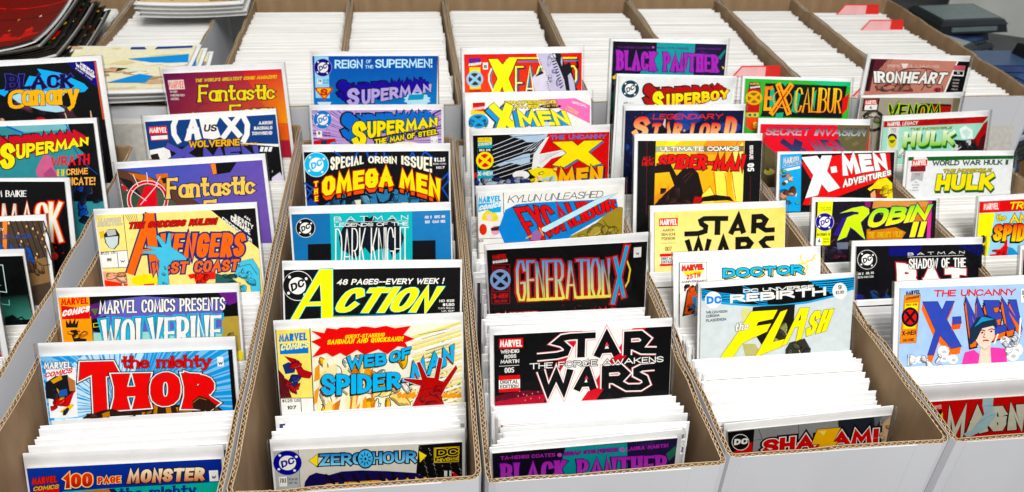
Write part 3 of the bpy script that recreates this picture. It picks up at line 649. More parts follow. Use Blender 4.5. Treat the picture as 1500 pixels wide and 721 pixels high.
('T',0,'$1.25 US','#08080a',[(2.4,49.6),(17.6,49.3),(0.4,-2.9),(0.4,-2.9)],{'w':0.18}),
('T',0,'96','#08080a',[(7.6,57.3),(12.5,57.2),(0.5,-3.8),(0.5,-3.8)],{'w':0.22}),
('T',0,'W','#08080a',[(21.5,59.2),(26,59.2),(0.3,-2.6),(0.3,-2.6)],{'w':0.3}),
('T',2,'MARVEL','#d4ccb4',[(3.3,18.4),(28.2,17.9),(1,-7.9),(1,-7.9)],{'sp':0.2,'out':[('#a8a088',0.42)]}),
('P',0,'#e0b848',[(3.9,24.6),(8.8,23.4),(9.2,30.7),(4.3,31.9)]),
('P',0,'#20242a',[(8.2,27.7),(13,22.1),(21.2,21.8),(24.5,28.5),(22.6,38.7),(17.1,44.2),(11.9,42.5),(8.5,36.5)]),
('P',0,'#b8b8b4',[(10.9,22.7),(20.5,22.2),(21.1,28.3),(12.1,29.6)]),
('P',0,'#ccd8dc',[(9.2,30.7),(22.7,29.9),(21.2,38.6),(16.5,43.5),(12.5,42.5),(9.6,36.5)]),
('P',0,'#08080a',[(168.2,6.3),(168.2,51.8),(121.6,6.3)]),
('T',0,'AN','#f4f2ec',[(155.6,16),(161.5,20.7),(0.3,-3.2),(0.3,-3.2)],{'w':0.22}),
('T',0,'INFINITY','#f4f2ec',[(145.7,16.7),(164.2,30),(0.5,-5),(0.5,-5)],{'sp':0.3}),
('T',0,'CRUSADE','#f4f2ec',[(141.3,18.9),(160.4,36),(0.6,-6.7),(0.6,-6.8)],{'sp':0.3}),
('T',0,'CROSSOVER','#f4f2ec',[(132.3,17.5),(161.5,44.7),(0.4,-4.1),(0.4,-4.2)],{'w':0.24}),
('P',0,'#eaa98a',[(2.5,68.9),(2.5,67.8),(24.8,72),(26.7,78.8),(26,84.8),(2.5,84.9)]),
('L',0,'#7a3c2c',0.57,[(6.5,74.7),(25.3,78.8)],0),
('P',0,'#e8401c',[(2.5,77.6),(26.2,83.3),(25.8,86.3),(2.5,84.9)]),
('E',0,'#f5e01e',[(45.3,80.7),(15,0.9),(-0.8,7.2)],14),
('P',0,'#d8401c',[(42.7,84.6),(53.9,84.2),(53.5,87.9),(42.4,87.2)]),
('L',1,'#23305f',11,[(30,72.5),(58.3,6.9)],0),
('L',1,'#23305f',14,[(57.5,6.6),(56.6,73.1)],0),
('L',1,'#23305f',8.6,[(41.4,48.5),(58,47.9)],0),
('L',1,'#f0701a',7.9,[(30,72.5),(58.3,6.9)],0),
('L',1,'#f0701a',10.1,[(57.5,6.6),(56.6,73.1)],0),
('L',1,'#f0701a',5.4,[(41.4,48.5),(58,47.9)],0),
('T',1,'VENGERS','#f0701a',[(60.5,56.9),(150.9,59.6),(6.6,-27.7),(6,-26.9)],{'w':0.23,'sp':0.3,'out':[('#23306f',2.02)],'drop':('#23306f',-1.24,1.13)}),
('T',1,'WEST COAST','#f0701a',[(50.9,74.2),(143.7,75),(3.5,-13.2),(3.2,-13.1)],{'w':0.23,'sp':0.35,'out':[('#23306f',1.6)]}),
('T',1,'THE GODDESS RULES!','#c8281c',[(33.7,22.6),(125.5,22.1),(2.8,-7.1),(2.7,-7.2)],{'w':0.24,'sp':0.3,'out':[('#601010',0.57)]}),
('L',0,'#184058',0.71,[(56.8,89.6),(62.2,60),(58.9,52.4),(45.4,49.6),(45.6,48),(60.2,47.3),(50.2,43.9),(51.7,42.4),(66.7,44.6),(61.6,32.2),(64.1,30.8),(71.2,41.5),(75.1,28.9),(77,29.7),(76.2,44.4),(91.1,57.8),(90.1,60),(76.2,59.5),(69.9,66.4),(69.3,90.3)],1),
('P',0,'#5cc0dc',[(56.8,89.6),(62.2,60),(58.9,52.4),(45.4,49.6),(45.6,48),(60.2,47.3),(50.2,43.9),(51.7,42.4),(66.7,44.6),(61.6,32.2),(64.1,30.8),(71.2,41.5),(75.1,28.9),(77,29.7),(76.2,44.4),(91.1,57.8),(90.1,60),(76.2,59.5),(69.9,66.4),(69.3,90.3)]),
('L',0,'#184058',0.74,[(137.3,83),(147.6,64.7),(160.6,62.4),(166.6,74.8),(165.6,102.2),(156.3,101.6),(155.1,83.2),(150.4,79.9),(146,81.2)],1),
('P',0,'#5cc0dc',[(137.3,83),(147.6,64.7),(160.6,62.4),(166.6,74.8),(165.6,102.2),(156.3,101.6),(155.1,83.2),(150.4,79.9),(146,81.2)]),
('L',0,'#184058',0.59,[(145.6,70.6),(157.2,68.2),(164,80.7)],0),
('P',0,'#e03a20',[(90.1,76.5),(97,75.4),(119.6,75.1),(120.2,82.7),(107.4,83.5),(97.9,86.7),(96.4,80.6),(92.1,81.1)]),
('P',0,'#2a5a58',[(119.4,76.6),(133.3,80.5),(143.8,89.4),(118.4,87.5)]),
('K',0,6,[(2.5,70),(25.8,86.3)],7,6.6,['#eaa98a', '#d88868', '#f0c0a0']),
('K',0,7,[(91.4,75),(118.4,87.2)],5,5.9,['#e03a20', '#c02818']),
('K',0,8,[(122.1,78.3),(142.2,91.6)],5,5.7,['#2a5a58', '#1c4444']),
('K',0,9,[(62.3,65.9),(68.1,88.8)],4,4.2,['#5cc0dc', '#48a8c8']),
('K',0,10,[(144.4,67.5),(161.6,98.8)],6,5.7,['#5cc0dc', '#48a8c8'])]),
('comic with an orange corner box and white letters over violet, second box',0.1700,[[0.9999, 0.0, -0.0157], [-0.0055, 0.9367, -0.3502], [0.0147, 0.3502, 0.9366], [-0.2574, 0.5941, -0.2084]],(2.2,168,8.5,-0.0022),'#6866b8',[
('P',0,'#f5a030',[(2.2,8.7),(2.2,8.7),(30.6,8.6),(29,64.7),(2.2,63.6)]),
('L',0,'#08080a',0.65,[(30.8,8.6),(29.3,64.8)],0),
('P',0,'#08080a',[(30.8,8.6),(67.2,8.5),(168,8.5),(167.8,34.9),(150.7,33.3),(158.8,17.3),(80,9.9),(46.6,12.9),(29,29.1)]),
('P',0,'#6a2a80',[(150.6,8.6),(155.5,8.5),(168,8.5),(168,19),(159.2,21.8)]),
('P',0,'#5a2470',[(30.3,17),(39.1,14.6),(38.9,28.1),(29.8,33.2)]),
('P',0,'#5c6c38',[(30.5,21.1),(37.3,20.6),(34.1,28)]),
('P',0,'#08080a',[(30,31.9),(43.8,28.3),(39.6,45.9),(30.5,44.2)]),
('L',0,'#e0d020',0.65,[(31.4,36),(38,35.2),(37.8,39),(31.4,39.8),(31.4,36)],0),
('P',0,'#a4d8ca',[(30.4,45.5),(152.3,47.6),(151.6,75.7),(28.4,70.3)]),
('P',0,'#b0984a',[(152,33.6),(167.9,33.1),(168,33.4),(168,99.3),(147.4,98.3)]),
('E',0,'#f0e020',[(167.1,74.9),(3.2,0.1),(-0.4,5.7)],8),
('T',2,'MARVEL','#d82a20',[(4,16.4),(28.6,15.9),(0.8,-6.9),(0.7,-7)],{'w':0.24,'sp':0.2}),
('P',2,'#d82a20',[(3.9,16.8),(29.3,21),(28.9,30.8),(3.4,30.6)]),
('T',2,'COMICS','#f4f2ec',[(3.4,28.2),(28.6,24),(2,-6.7),(1.9,-6.7)],{'w':0.26,'sp':0.25}),
('P',0,'#1a1a10',[(6,39.1),(6.7,31),(8.8,35.8),(10.5,29.8),(11.9,35.6),(15.6,29.3),(14.9,36.1),(18.4,31.5),(16.4,39.5)]),
('P',0,'#1a1a10',[(9.4,42),(15.5,41.5),(17.6,50.5),(23.6,51.4),(22.7,54.8),(11.7,54.4),(10.5,48.8)]),
('T',1,'MARVEL COMICS PRESENTS','#f4f2ec',[(37.6,26.5),(155.7,26.6),(1.4,-13.5),(0.9,-13.4)],{'w':0.13,'fl':0.3,'ct':0.2,'sp':0.35,'out':[('#08080a',0.52)]}),
('T',1,'WOLVERINE','#f4f2ec',[(35.6,66.4),(149.7,65.7),(3.5,-34.2),(2.5,-34.8)],{'fl':0.35,'ct':0.35,'sp':0.3,'out':[('#2cb4dc',2.12),('#08080a',0.53)]}),
('K',0,11,[(7,41.9),(25.3,53.6)],5,4.2,['#f5a030', '#d87818']),
('K',0,12,[(153.3,50.4),(165.3,81.9)],6,5.7,['#b0984a', '#8c7430', '#c8b060'])]),
('sky blue rayed comic with big red letters edged in white, second box',0.1700,[[0.9998, 0.0, -0.0189], [-0.0061, 0.9455, -0.3255], [0.0178, 0.3256, 0.9454], [-0.2517, 0.5258, -0.2168]],(1.6,167.2,11.5,-0.0039),'#3c98d8',[
('P',0,'#84c4ec',[(167.2,62.7),(100.5,59.5),(167.2,61.3)]),
('P',0,'#84c4ec',[(167.2,70),(100.3,61),(167.2,67.7)]),
('P',0,'#84c4ec',[(167.2,77.5),(100,62.6),(167.2,74.1)]),
('P',0,'#84c4ec',[(167.2,81.6),(99.9,63.3),(167.2,77.2)]),
('P',0,'#84c4ec',[(167.2,87.5),(99.5,64.8),(167.2,86)]),
('P',0,'#84c4ec',[(167.2,95.9),(99,66.2),(167.2,93.1)]),
('P',0,'#84c4ec',[(167.2,100.5),(98.7,66.9),(167.2,96.6)]),
('P',0,'#84c4ec',[(167.2,109.8),(98.1,68.3),(167.2,104.3)]),
('P',0,'#84c4ec',[(167.2,117.2),(97.4,69.7),(167.2,115.2)]),
('P',0,'#84c4ec',[(167.2,122.9),(97.1,70.4),(167.2,119.3)]),
('P',0,'#84c4ec',[(167.2,134.4),(96.3,71.6),(167.2,128.9)]),
('P',0,'#84c4ec',[(167.2,147.6),(95.4,72.9),(167.2,139.4)]),
('P',0,'#84c4ec',[(167.2,151.3),(94.9,73.4),(167.2,148.4)]),
('P',0,'#84c4ec',[(167.2,167.2),(94,74.5),(167.2,161.4)]),
('P',0,'#84c4ec',[(167.2,186),(92.9,75.6),(167.2,176.4)]),
('P',0,'#84c4ec',[(167.2,197.8),(92.4,76.1),(167.2,184.1)]),
('P',0,'#84c4ec',[(91.3,77),(167.2,210.2),(167.2,212.7),(165.9,213.7)]),
('P',0,'#84c4ec',[(90.1,77.8),(159.1,218.7),(155.3,221.2)]),
('P',0,'#84c4ec',[(89.5,78.2),(154.9,221.5),(149.4,224.9)]),
('P',0,'#84c4ec',[(88.3,78.9),(145.4,227.2),(138.1,231)]),
('P',0,'#84c4ec',[(87,79.5),(132.3,233.8),(129.8,234.8)]),
('P',0,'#84c4ec',[(86.4,79.8),(127.7,235.7),(123.5,237.3)]),
('P',0,'#84c4ec',[(85.1,80.2),(117.5,239.4),(111.6,241.1)]),
('P',0,'#84c4ec',[(83.7,80.6),(107.2,242.2),(99.5,243.9)]),
('P',0,'#84c4ec',[(83.1,80.7),(99,244),(96.4,244.4)]),
('P',0,'#84c4ec',[(81.7,80.9),(88.6,245.5),(84.3,245.8)]),
('P',0,'#84c4ec',[(80.4,81),(78.2,246.1),(72.1,246.2)]),
('P',0,'#84c4ec',[(79.7,81),(73.4,246.2),(65.7,245.9)]),
('P',0,'#84c4ec',[(78.4,81),(59.6,245.4),(57.1,245)]),
('P',0,'#84c4ec',[(77.1,80.8),(49.4,243.8),(45.3,243)]),
('P',0,'#84c4ec',[(76.4,80.7),(44.8,242.9),(39.1,241.4)]),
('P',0,'#84c4ec',[(75.2,80.4),(34.9,240.2),(27.7,237.7)]),
('P',0,'#84c4ec',[(73.9,79.9),(22.1,235.5),(19.8,234.5)]),
('P',0,'#84c4ec',[(73.3,79.7),(17.8,233.6),(14,231.7)]),
('P',0,'#84c4ec',[(72.1,79.1),(8.7,228.9),(3.6,225.9)]),
('P',0,'#84c4ec',[(1.6,204.8),(70.9,78.4),(1.6,220.2)]),
('P',0,'#84c4ec',[(1.6,199.2),(70.4,78.1),(1.6,203.8)]),
('P',0,'#84c4ec',[(1.6,179.9),(69.3,77.3),(1.6,186.1)]),
('P',0,'#84c4ec',[(1.6,164),(68.3,76.4),(1.6,171.3)]),
('P',0,'#84c4ec',[(1.6,156.6),(67.8,75.9),(1.6,165.1)]),
('P',0,'#84c4ec',[(1.6,147.2),(66.9,74.9),(1.6,149.7)]),
('P',0,'#84c4ec',[(1.6,135.8),(66,73.8),(1.6,139.4)]),
('P',0,'#84c4ec',[(1.6,130.3),(65.6,73.2),(1.6,135.1)]),
('P',0,'#84c4ec',[(1.6,120.7),(64.8,72),(1.6,126.2)]),
('P',0,'#84c4ec',[(1.6,114.2),(64.2,70.8),(1.6,115.8)]),
('P',0,'#84c4ec',[(1.6,109.7),(63.9,70.2),(1.6,112.4)]),
('P',0,'#84c4ec',[(1.6,101.7),(63.3,68.8),(1.6,105.2)]),
('P',0,'#84c4ec',[(1.6,94.2),(62.8,67.4),(1.6,98.5)]),
('P',0,'#84c4ec',[(1.6,92.2),(62.6,66.7),(1.6,93.6)]),
('P',0,'#84c4ec',[(1.6,85.2),(62.3,65.3),(1.6,87.3)]),
('P',0,'#84c4ec',[(1.6,78.3),(62,63.9),(1.6,81.3)]),
('P',0,'#84c4ec',[(1.6,74.8),(61.9,63.1),(1.6,78.5)]),
('P',0,'#84c4ec',[(1.6,69.8),(61.8,61.6),(1.6,71)]),
('P',0,'#84c4ec',[(1.6,63.1),(61.8,60.1),(1.6,65.2)]),
('P',0,'#84c4ec',[(1.6,59.6),(61.8,59.4),(1.6,62.5)]),
('P',0,'#84c4ec',[(1.6,53),(61.9,57.9),(1.6,56.7)]),
('P',0,'#84c4ec',[(1.6,47.9),(62.1,56.4),(1.6,49.1)]),
('P',0,'#84c4ec',[(1.6,44.2),(62.3,55.6),(1.6,46.4)]),
('P',0,'#84c4ec',[(1.6,37.1),(62.6,54.1),(1.6,40.3)]),
('P',0,'#84c4ec',[(1.6,29.7),(63,52.7),(1.6,34)]),
('P',0,'#84c4ec',[(1.6,27.5),(63.3,52),(1.6,29)]),
('P',0,'#84c4ec',[(1.6,19.5),(63.8,50.6),(1.6,22.2)]),
('P',0,'#84c4ec',[(1.6,11.5),(2.7,11.5),(64.4,49.2),(1.6,14.9)]),
('P',0,'#84c4ec',[(9.9,11.5),(64.8,48.5),(1.9,11.5)]),
('P',0,'#84c4ec',[(18.5,11.5),(65.5,47.2),(16.5,11.5)]),
('P',0,'#84c4ec',[(27.9,11.5),(66.3,46),(25.3,11.5)]),
('P',0,'#84c4ec',[(32.2,11.5),(66.8,45.4),(28.9,11.5)]),
('P',0,'#84c4ec',[(39.2,11.5),(67.7,44.2),(35.7,11.5)]),
('P',0,'#84c4ec',[(44,11.5),(68.6,43.1),(43,11.5)]),
('P',0,'#84c4ec',[(46.9,11.5),(69.1,42.6),(45.4,11.5)]),
('P',0,'#84c4ec',[(51.9,11.5),(70.2,41.7),(50.1,11.5)]),
('P',0,'#84c4ec',[(56.4,11.5),(71.3,40.8),(54.4,11.5)]),
('P',0,'#84c4ec',[(57.8,11.5),(71.9,40.4),(57.2,11.5)]),
('P',0,'#84c4ec',[(61.8,11.5),(73.1,39.6),(60.8,11.5)]),
('P',0,'#84c4ec',[(65.5,11.5),(74.3,38.9),(64.3,11.5)]),
('P',0,'#84c4ec',[(67.3,11.5),(74.9,38.6),(65.8,11.5)]),
('P',0,'#84c4ec',[(70,11.5),(76.2,38.1),(69.6,11.5)]),
('P',0,'#84c4ec',[(73.3,11.5),(77.4,37.7),(72.5,11.5)]),
('P',0,'#84c4ec',[(74.9,11.5),(78.1,37.5),(73.9,11.5)]),
('P',0,'#84c4ec',[(78,11.5),(79.4,37.2),(76.7,11.5)]),
('P',0,'#84c4ec',[(80.5,11.5),(80.7,37),(80,11.5)]),
('P',0,'#84c4ec',[(82,11.5),(81.4,37),(81.3,11.5)]),
('P',0,'#84c4ec',[(85,11.5),(82.7,36.9),(84.1,11.5)]),
('P',0,'#84c4ec',[(88,11.5),(84,37),(86.8,11.5)]),
('P',0,'#84c4ec',[(89,11.5),(84.7,37.1),(88.6,11.5)]),
('P',0,'#84c4ec',[(92.1,11.5),(85.9,37.3),(91.4,11.5)]),
('P',0,'#84c4ec',[(95.2,11.5),(87.2,37.6),(94.2,11.5)]),
('P',0,'#84c4ec',[(96.9,11.5),(87.8,37.8),(95.6,11.5)]),
('P',0,'#84c4ec',[(99.6,11.5),(89.1,38.3),(99.1,11.5)]),
('P',0,'#84c4ec',[(103.2,11.5),(90.2,38.8),(102.3,11.5)]),
('P',0,'#84c4ec',[(105.1,11.5),(90.8,39.2),(103.8,11.5)]),
('P',0,'#84c4ec',[(109,11.5),(91.9,39.9),(107.2,11.5)]),
('P',0,'#84c4ec',[(112.4,11.5),(93,40.7),(111.8,11.5)]),
('P',0,'#84c4ec',[(114.8,11.5),(93.5,41.1),(113.6,11.5)]),
('P',0,'#84c4ec',[(119.8,11.5),(94.5,42),(117.9,11.5)]),
('P',0,'#84c4ec',[(125.5,11.5),(95.5,43),(122.6,11.5)]),
('P',0,'#84c4ec',[(127.4,11.5),(95.9,43.5),(126.3,11.5)]),
('P',0,'#84c4ec',[(134.3,11.5),(96.7,44.7),(132.2,11.5)]),
('P',0,'#84c4ec',[(142.5,11.5),(97.5,45.8),(138.9,11.5)]),
('P',0,'#84c4ec',[(147.7,11.5),(97.8,46.5),(142.5,11.5)]),
('P',0,'#84c4ec',[(156.2,11.5),(98.5,47.7),(153.9,11.5)]),
('P',0,'#84c4ec',[(167.2,11.5),(167.2,13.2),(99,49),(165.3,11.5)]),
('P',0,'#84c4ec',[(167.2,17.5),(99.3,49.7),(167.2,13.9)]),
('P',0,'#84c4ec',[(167.2,25.4),(99.7,51.1),(167.2,20.9)]),
('P',0,'#84c4ec',[(167.2,31.1),(100,52.6),(167.2,29.6)]),
('P',0,'#84c4ec',[(167.2,35),(100.2,53.3),(167.2,32.7)]),
('P',0,'#84c4ec',[(167.2,42.3),(100.4,54.8),(167.2,39.1)]),
('P',0,'#84c4ec',[(167.2,49.5),(100.5,56.3),(167.2,45.4)]),
('P',0,'#84c4ec',[(167.2,51.5),(100.5,57),(167.2,50.1)]),
('P',0,'#84c4ec',[(167.2,58.6),(100.5,58.5),(167.2,56.4)]),
('P',0,'#c8e6f8',[(52.9,69.3),(10.8,95),(10.2,93.7)]),
('P',0,'#c8e6f8',[(52.6,68.7),(9.4,91.1),(8.7,88.7)]),
('P',0,'#c8e6f8',[(52.5,68),(8.2,87.1),(7.5,83.7)]),
('P',0,'#c8e6f8',[(52.4,67.7),(7.8,85.3),(7,80.8)]),
('P',0,'#c8e6f8',[(52.3,67),(6.8,79.1),(6.6,77.6)]),
('P',0,'#c8e6f8',[(52.2,66.3),(6.4,74.9),(6.3,72.3)]),
('P',0,'#c8e6f8',[(52.2,66),(6.3,73),(6.3,69.4)]),
('P',0,'#c8e6f8',[(52.2,65.3),(6.4,68.7),(6.6,64.1)]),
('P',0,'#c8e6f8',[(52.3,64.6),(6.8,62.4),(7,60.8)]),
('P',0,'#c8e6f8',[(52.3,64.3),(7.1,60.5),(7.5,57.9)]),
('P',0,'#c8e6f8',[(52.4,63.6),(7.8,56.2),(8.7,52.7)]),
('P',0,'#c8e6f8',[(52.6,62.9),(8.9,52),(10.2,47.6)]),
('P',0,'#c8e6f8',[(52.7,62.6),(10,48.2),(10.5,46.8)]),
('P',0,'#c8e6f8',[(53,61.9),(11.5,44.2),(12.5,41.9)]),
('P',0,'#c8e6f8',[(53.2,61.3),(13.2,40.3),(14.8,37.1)]),
('P',0,'#c8e6f8',[(53.4,61),(14,38.6),(16.2,34.6)]),
('P',0,'#c8e6f8',[(53.7,60.4),(17.1,33.1),(17.9,31.8)]),
('P',0,'#c8e6f8',[(54.1,59.8),(19.4,29.6),(20.9,27.6)]),
('P',0,'#c8e6f8',[(54.3,59.6),(20.5,28.1),(22.6,25.4)]),
('P',0,'#c8e6f8',[(54.8,59),(23.1,24.9),(26.1,21.6)]),
('P',0,'#c8e6f8',[(55.2,58.6),(27.2,20.4),(28.3,19.4)]),
('P',0,'#c8e6f8',[(55.5,58.3),(28.5,19.2),(30.3,17.6)]),
('P',0,'#c8e6f8',[(56,57.9),(31.6,16.6),(34.3,14.6)]),
('P',0,'#c8e6f8',[(56.5,57.5),(34.8,14.2),(38.4,11.9)]),
('P',0,'#c8e6f8',[(39.1,11.5),(56.8,57.4),(37.9,12.2),(39,11.5)]),
('P',0,'#c8e6f8',[(44,11.5),(57.3,57.1),(41.7,11.5)]),
('P',0,'#c8e6f8',[(48.6,11.5),(57.9,56.8),(45.6,11.5)]),
('P',0,'#c8e6f8',[(51,11.5),(58.2,56.7),(47.2,11.5)]),
('P',0,'#c8e6f8',[(53.7,11.5),(58.8,56.5),(52.5,11.5)]),
('P',0,'#c8e6f8',[(57.8,11.5),(59.4,56.4),(55.9,11.5)]),
('P',0,'#c8e6f8',[(60.1,11.5),(59.7,56.4),(57.4,11.5)]),
('P',0,'#c8e6f8',[(64.1,11.5),(60.3,56.3),(60.7,11.5)]),
('P',0,'#c8e6f8',[(66.6,11.5),(60.9,56.3),(65.5,11.5)]),
('P',0,'#c8e6f8',[(68.9,11.5),(61.2,56.4),(66.9,11.5)]),
('P',0,'#c8e6f8',[(73,11.5),(61.8,56.5),(70.3,11.5)]),
('P',0,'#c8e6f8',[(77.4,11.5),(62.4,56.6),(73.7,11.5)]),
('P',0,'#c8e6f8',[(78.1,11.5),(62.7,56.7),(76.8,11.5)]),
('P',0,'#c8e6f8',[(82.7,11.5),(63.2,56.9),(80.5,11.5)]),
('P',0,'#c8e6f8',[(87.7,11.5),(63.8,57.2),(84.3,11.5)]),
('P',0,'#c8e6f8',[(64,57.4),(86,11.5),(88.7,11.5),(90.1,12.4)]),
('P',0,'#08080a',[(163.6,11.5),(167.2,11.5),(167.2,98),(163.5,97.8)]),
('P',0,'#f4f4f4',[(5.1,23.4),(30.3,23),(26.6,71.5),(2.9,71.7)]),
('P',0,'#16161c',[(2.9,36.8),(11.9,30.8),(22.6,29.8),(27.7,46),(20.2,55.8),(10.4,53.8),(1.8,51.9)]),
('P',0,'#3060b0',[(12,45.2),(20.4,43.4),(20.3,49.9),(13.2,51.1)]),
('P',0,'#d8a020',[(7.7,34.9),(17,29.6),(17.8,33.9),(9.8,37.9)]),
('P',0,'#b87848',[(22.4,31.3),(28.2,35.9),(27.7,46),(22.6,45.7)]),
('P',0,'#c8241c',[(9.7,59.6),(27.1,45.2),(20.2,61.6)]),
('P',0,'#e8c020',[(11.5,65.6),(23.7,58.1),(24.7,60.4),(16.2,68.8)]),
('T',2,'MARVEL','#f4f2ec',[(3.5,23.3),(26.5,23.7),(0.8,-6.5),(0.8,-6.5)],{'w':0.22,'sp':0.2,'out':[('#304868',0.53)]}),
('T',2,'COMICS','#d8201c',[(3,32.1),(26.5,28.3),(1.6,-5.1),(1.6,-5.1)],{'w':0.24,'sp':0.25}),
('T',0,'N.18','#08080a',[(8.4,78.4),(19.9,78.4),(0.4,-3.5),(0.4,-3.5)],{'w':0.24}),
('T',0,'WWW.MARVEL.COM','#285078',[(2.7,80.6),(25,80.5),(0.2,-1.8),(0.2,-1.8)],{'w':0.16}),
('P',0,'#2a1810',[(28.7,81.3),(31,72.5),(41.9,66.4),(60.2,62.2),(80.8,61.8),(96.4,61.1),(124.8,65.5),(141.2,57.4),(152.2,69.1),(161.4,79.4),(164.1,88.7),(163.5,97.8),(29,90.2)]),
('P',0,'#b8761e',[(78.6,64.6),(91,64.1),(89.3,68.1),(82.8,68.1)]),
('P',0,'#b8761e',[(82.6,70),(90.4,69.7),(88,81.5),(82.3,80)]),
('P',0,'#b8761e',[(93.9,60.9),(97.6,62.6),(95.1,75.9),(92.3,77.2)]),
('P',0,'#b8761e',[(103.9,64.4),(108,63.1),(109,73.6),(104.3,74.9)]),
('P',0,'#b8761e',[(112.9,66.4),(127.8,67.9),(126.8,72.3),(113.8,70.9)]),
('P',0,'#b8761e',[(114.3,72.4),(125.3,74.5),(122.2,80.3),(113.7,79.9)]),
('P',0,'#b8761e',[(41.6,68.6),(54.8,64.9),(55.5,70.8),(42.2,74.6)]),
('P',0,'#b8761e',[(42.1,76),(56.5,73.1),(55.8,79.8),(44.1,80.6)]),
('L',0,'#5a4030',0.69,[(30.6,75.4),(41,74.5)],0),
('L',0,'#5a4030',0.69,[(34.4,76.1),(45.4,75)],0),
('L',0,'#5a4030',0.69,[(38.2,76.7),(49.8,75.6)],0),
('L',0,'#5a4030',0.69,[(41.9,77.4),(54.3,76.1)],0),
('L',0,'#5a4030',0.69,[(45.7,78),(58.7,76.6)],0),
('L',0,'#5a4030',0.69,[(49.5,78.7),(63.2,77.2)],0),
('L',0,'#5a4030',0.69,[(53.3,79.3),(67.6,77.7)],0),
('L',0,'#5a4030',0.69,[(57.1,80),(72.1,78.3)],0),
('L',0,'#8a6848',0.70,[(126.2,80.6),(132.3,70.4),(143,67.9),(151.7,75.9)],0),
('L',0,'#7a5838',0.56,[(131.4,80.8),(136,73.5),(147.9,73.4)],0),
('L',1,'#08080a',4.7,[(34.8,18.2),(62.8,18.7),(67.2,31.1),(54.6,32.7),(52.5,68.4),(40.9,68.9),(43.6,30.1),(31.6,36)],1),
('L',1,'#f4f2ec',3,[(34.8,18.2),(62.8,18.7),(67.2,31.1),(54.6,32.7),(52.5,68.4),(40.9,68.9),(43.6,30.1),(31.6,36)],1),
('L',1,'#08080a',0.82,[(34.8,18.2),(62.8,18.7),(67.2,31.1),(54.6,32.7),(52.5,68.4),(40.9,68.9),(43.6,30.1),(31.6,36)],1),
('P',1,'#e01818',[(34.8,18.2),(62.8,18.7),(67.2,31.1),(54.6,32.7),(52.5,68.4),(40.9,68.9),(43.6,30.1),(31.6,36)]),
('T',1,'H','#e01818',[(59.1,66.6),(88.2,65.8),(3.7,-35.6),(3.2,-34.3)],{'w':0.3,'fl':0.5,'sp':0,'out':[('#08080a',2.35),('#f4f2ec',1.52),('#08080a',0.41)]}),
('T',1,'O','#e01818',[(90.9,65.2),(116.9,65.1),(3.2,-34.3),(2.9,-34.5)],{'w':0.3,'sp':0,'out':[('#08080a',2.36),('#f4f2ec',1.53),('#08080a',0.42)]}),
('T',1,'R','#e01818',[(120.6,68.3),(148.2,69.7),(3,-35.3),(2.6,-34.1)],{'w':0.3,'fl':0.5,'sp':0,'out':[('#08080a',2.39),('#f4f2ec',1.54),('#08080a',0.42)]}),
('T',1,'the mighty','#d0201c',[(69.3,25.9),(147.4,27.9),(1.3,-12.3),(1,-12.5)],{'w':0.17,'fl':0.5,'sp':0.35,'out':[('#300808',0.34)]}),
('P',0,'#f4f4f4',[(153.4,17.9),(158.9,17.9),(158.9,27.5),(153.4,27.5)]),
('T',0,'W','#08080a',[(154.1,25.8),(158,25.7),(0.2,-2.9),(0.2,-2.9)],{'w':0.3}),
('P',0,'#2a1810',[(38.9,69.9),(48.3,66),(57.3,65),(65.9,69.1),(58.7,76.9),(40.6,77.4)]),
('P',0,'#b8761e',[(45.3,70.3),(54.6,67.1),(54.7,72.3),(45.4,74.7)]),
('P',0,'#2a1810',[(127.7,61.2),(134.8,55.6),(142.4,58.9),(149.7,66.7),(142.7,72.4),(128.4,68.7)]),
('L',0,'#a87030',0.70,[(128.3,62.7),(134.6,57.8),(141,60.3)],0),
('K',0,13,[(4.7,33.3),(23.7,69.1)],9,5.2,['#3060b0', '#d8a020', '#b87848', '#c8241c', '#20242c']),
('K',0,14,[(32.7,68.1),(158.6,91.4)],24,7.6,['#2a1810', '#b8761e', '#5a3820', '#8a5a20', '#40241a'])]),
('navy comic with red and gold lettering over teal, second box',0.1700,[[0.9994, 0.0, -0.0345], [-0.0106, 0.9511, -0.3088], [0.0328, 0.309, 0.9505], [-0.2679, 0.4694, -0.2937]],(2.6,167.7,12.6,-0.0079),'#14308c',[
('G',0,('#1a3c98', '#14308c', '#102878', '#14308c'),[(2.6,13.3),(167.7,12.6),(167.7,33.5),(2.6,30.2)]),
('P',0,'#2aa898',[(29.7,37.6),(66.2,36.7),(165.4,35.5),(165.7,81.8),(25.9,72.8)]),
('P',0,'#c87038',[(39.2,38.8),(68.6,37.5),(77.1,52.1),(38.1,49.8)]),
('P',0,'#141c4c',[(68.6,37.5),(73.5,37.1),(82,52.4),(75.8,52)]),
('T',2,'MARVEL','#d83a20',[(5.2,29.6),(26.1,28.3),(0.8,-6.6),(0.7,-6.6)],{'w':0.22,'sp':0.2,'out':[('#601010',0.52)]}),
('P',2,'#d83020',[(7,36.3),(27,34.5),(26,49.1),(8.1,48)]),
('T',2,'COMICS','#e8b048',[(5.2,36.2),(26.6,34.8),(1.3,-4.6),(1.2,-4.6)],{'w':0.22,'sp':0.3,'out':[('#501010',0.53)]}),
('T',1,'100','#d8301c',[(31,34.7),(55.2,34.3),(1.5,-14.1),(1.4,-14.2)],{'w':0.26,'sp':0.3,'grad':('#e84820','#a81c18'),'out':[('#f8d080',1.06)]}),
('T',1,'PAGE','#d8401c',[(60,31.9),(79.6,31.6),(0.7,-7),(0.6,-7)],{'w':0.26,'sp':0.35,'out':[('#f8d080',0.67)]}),
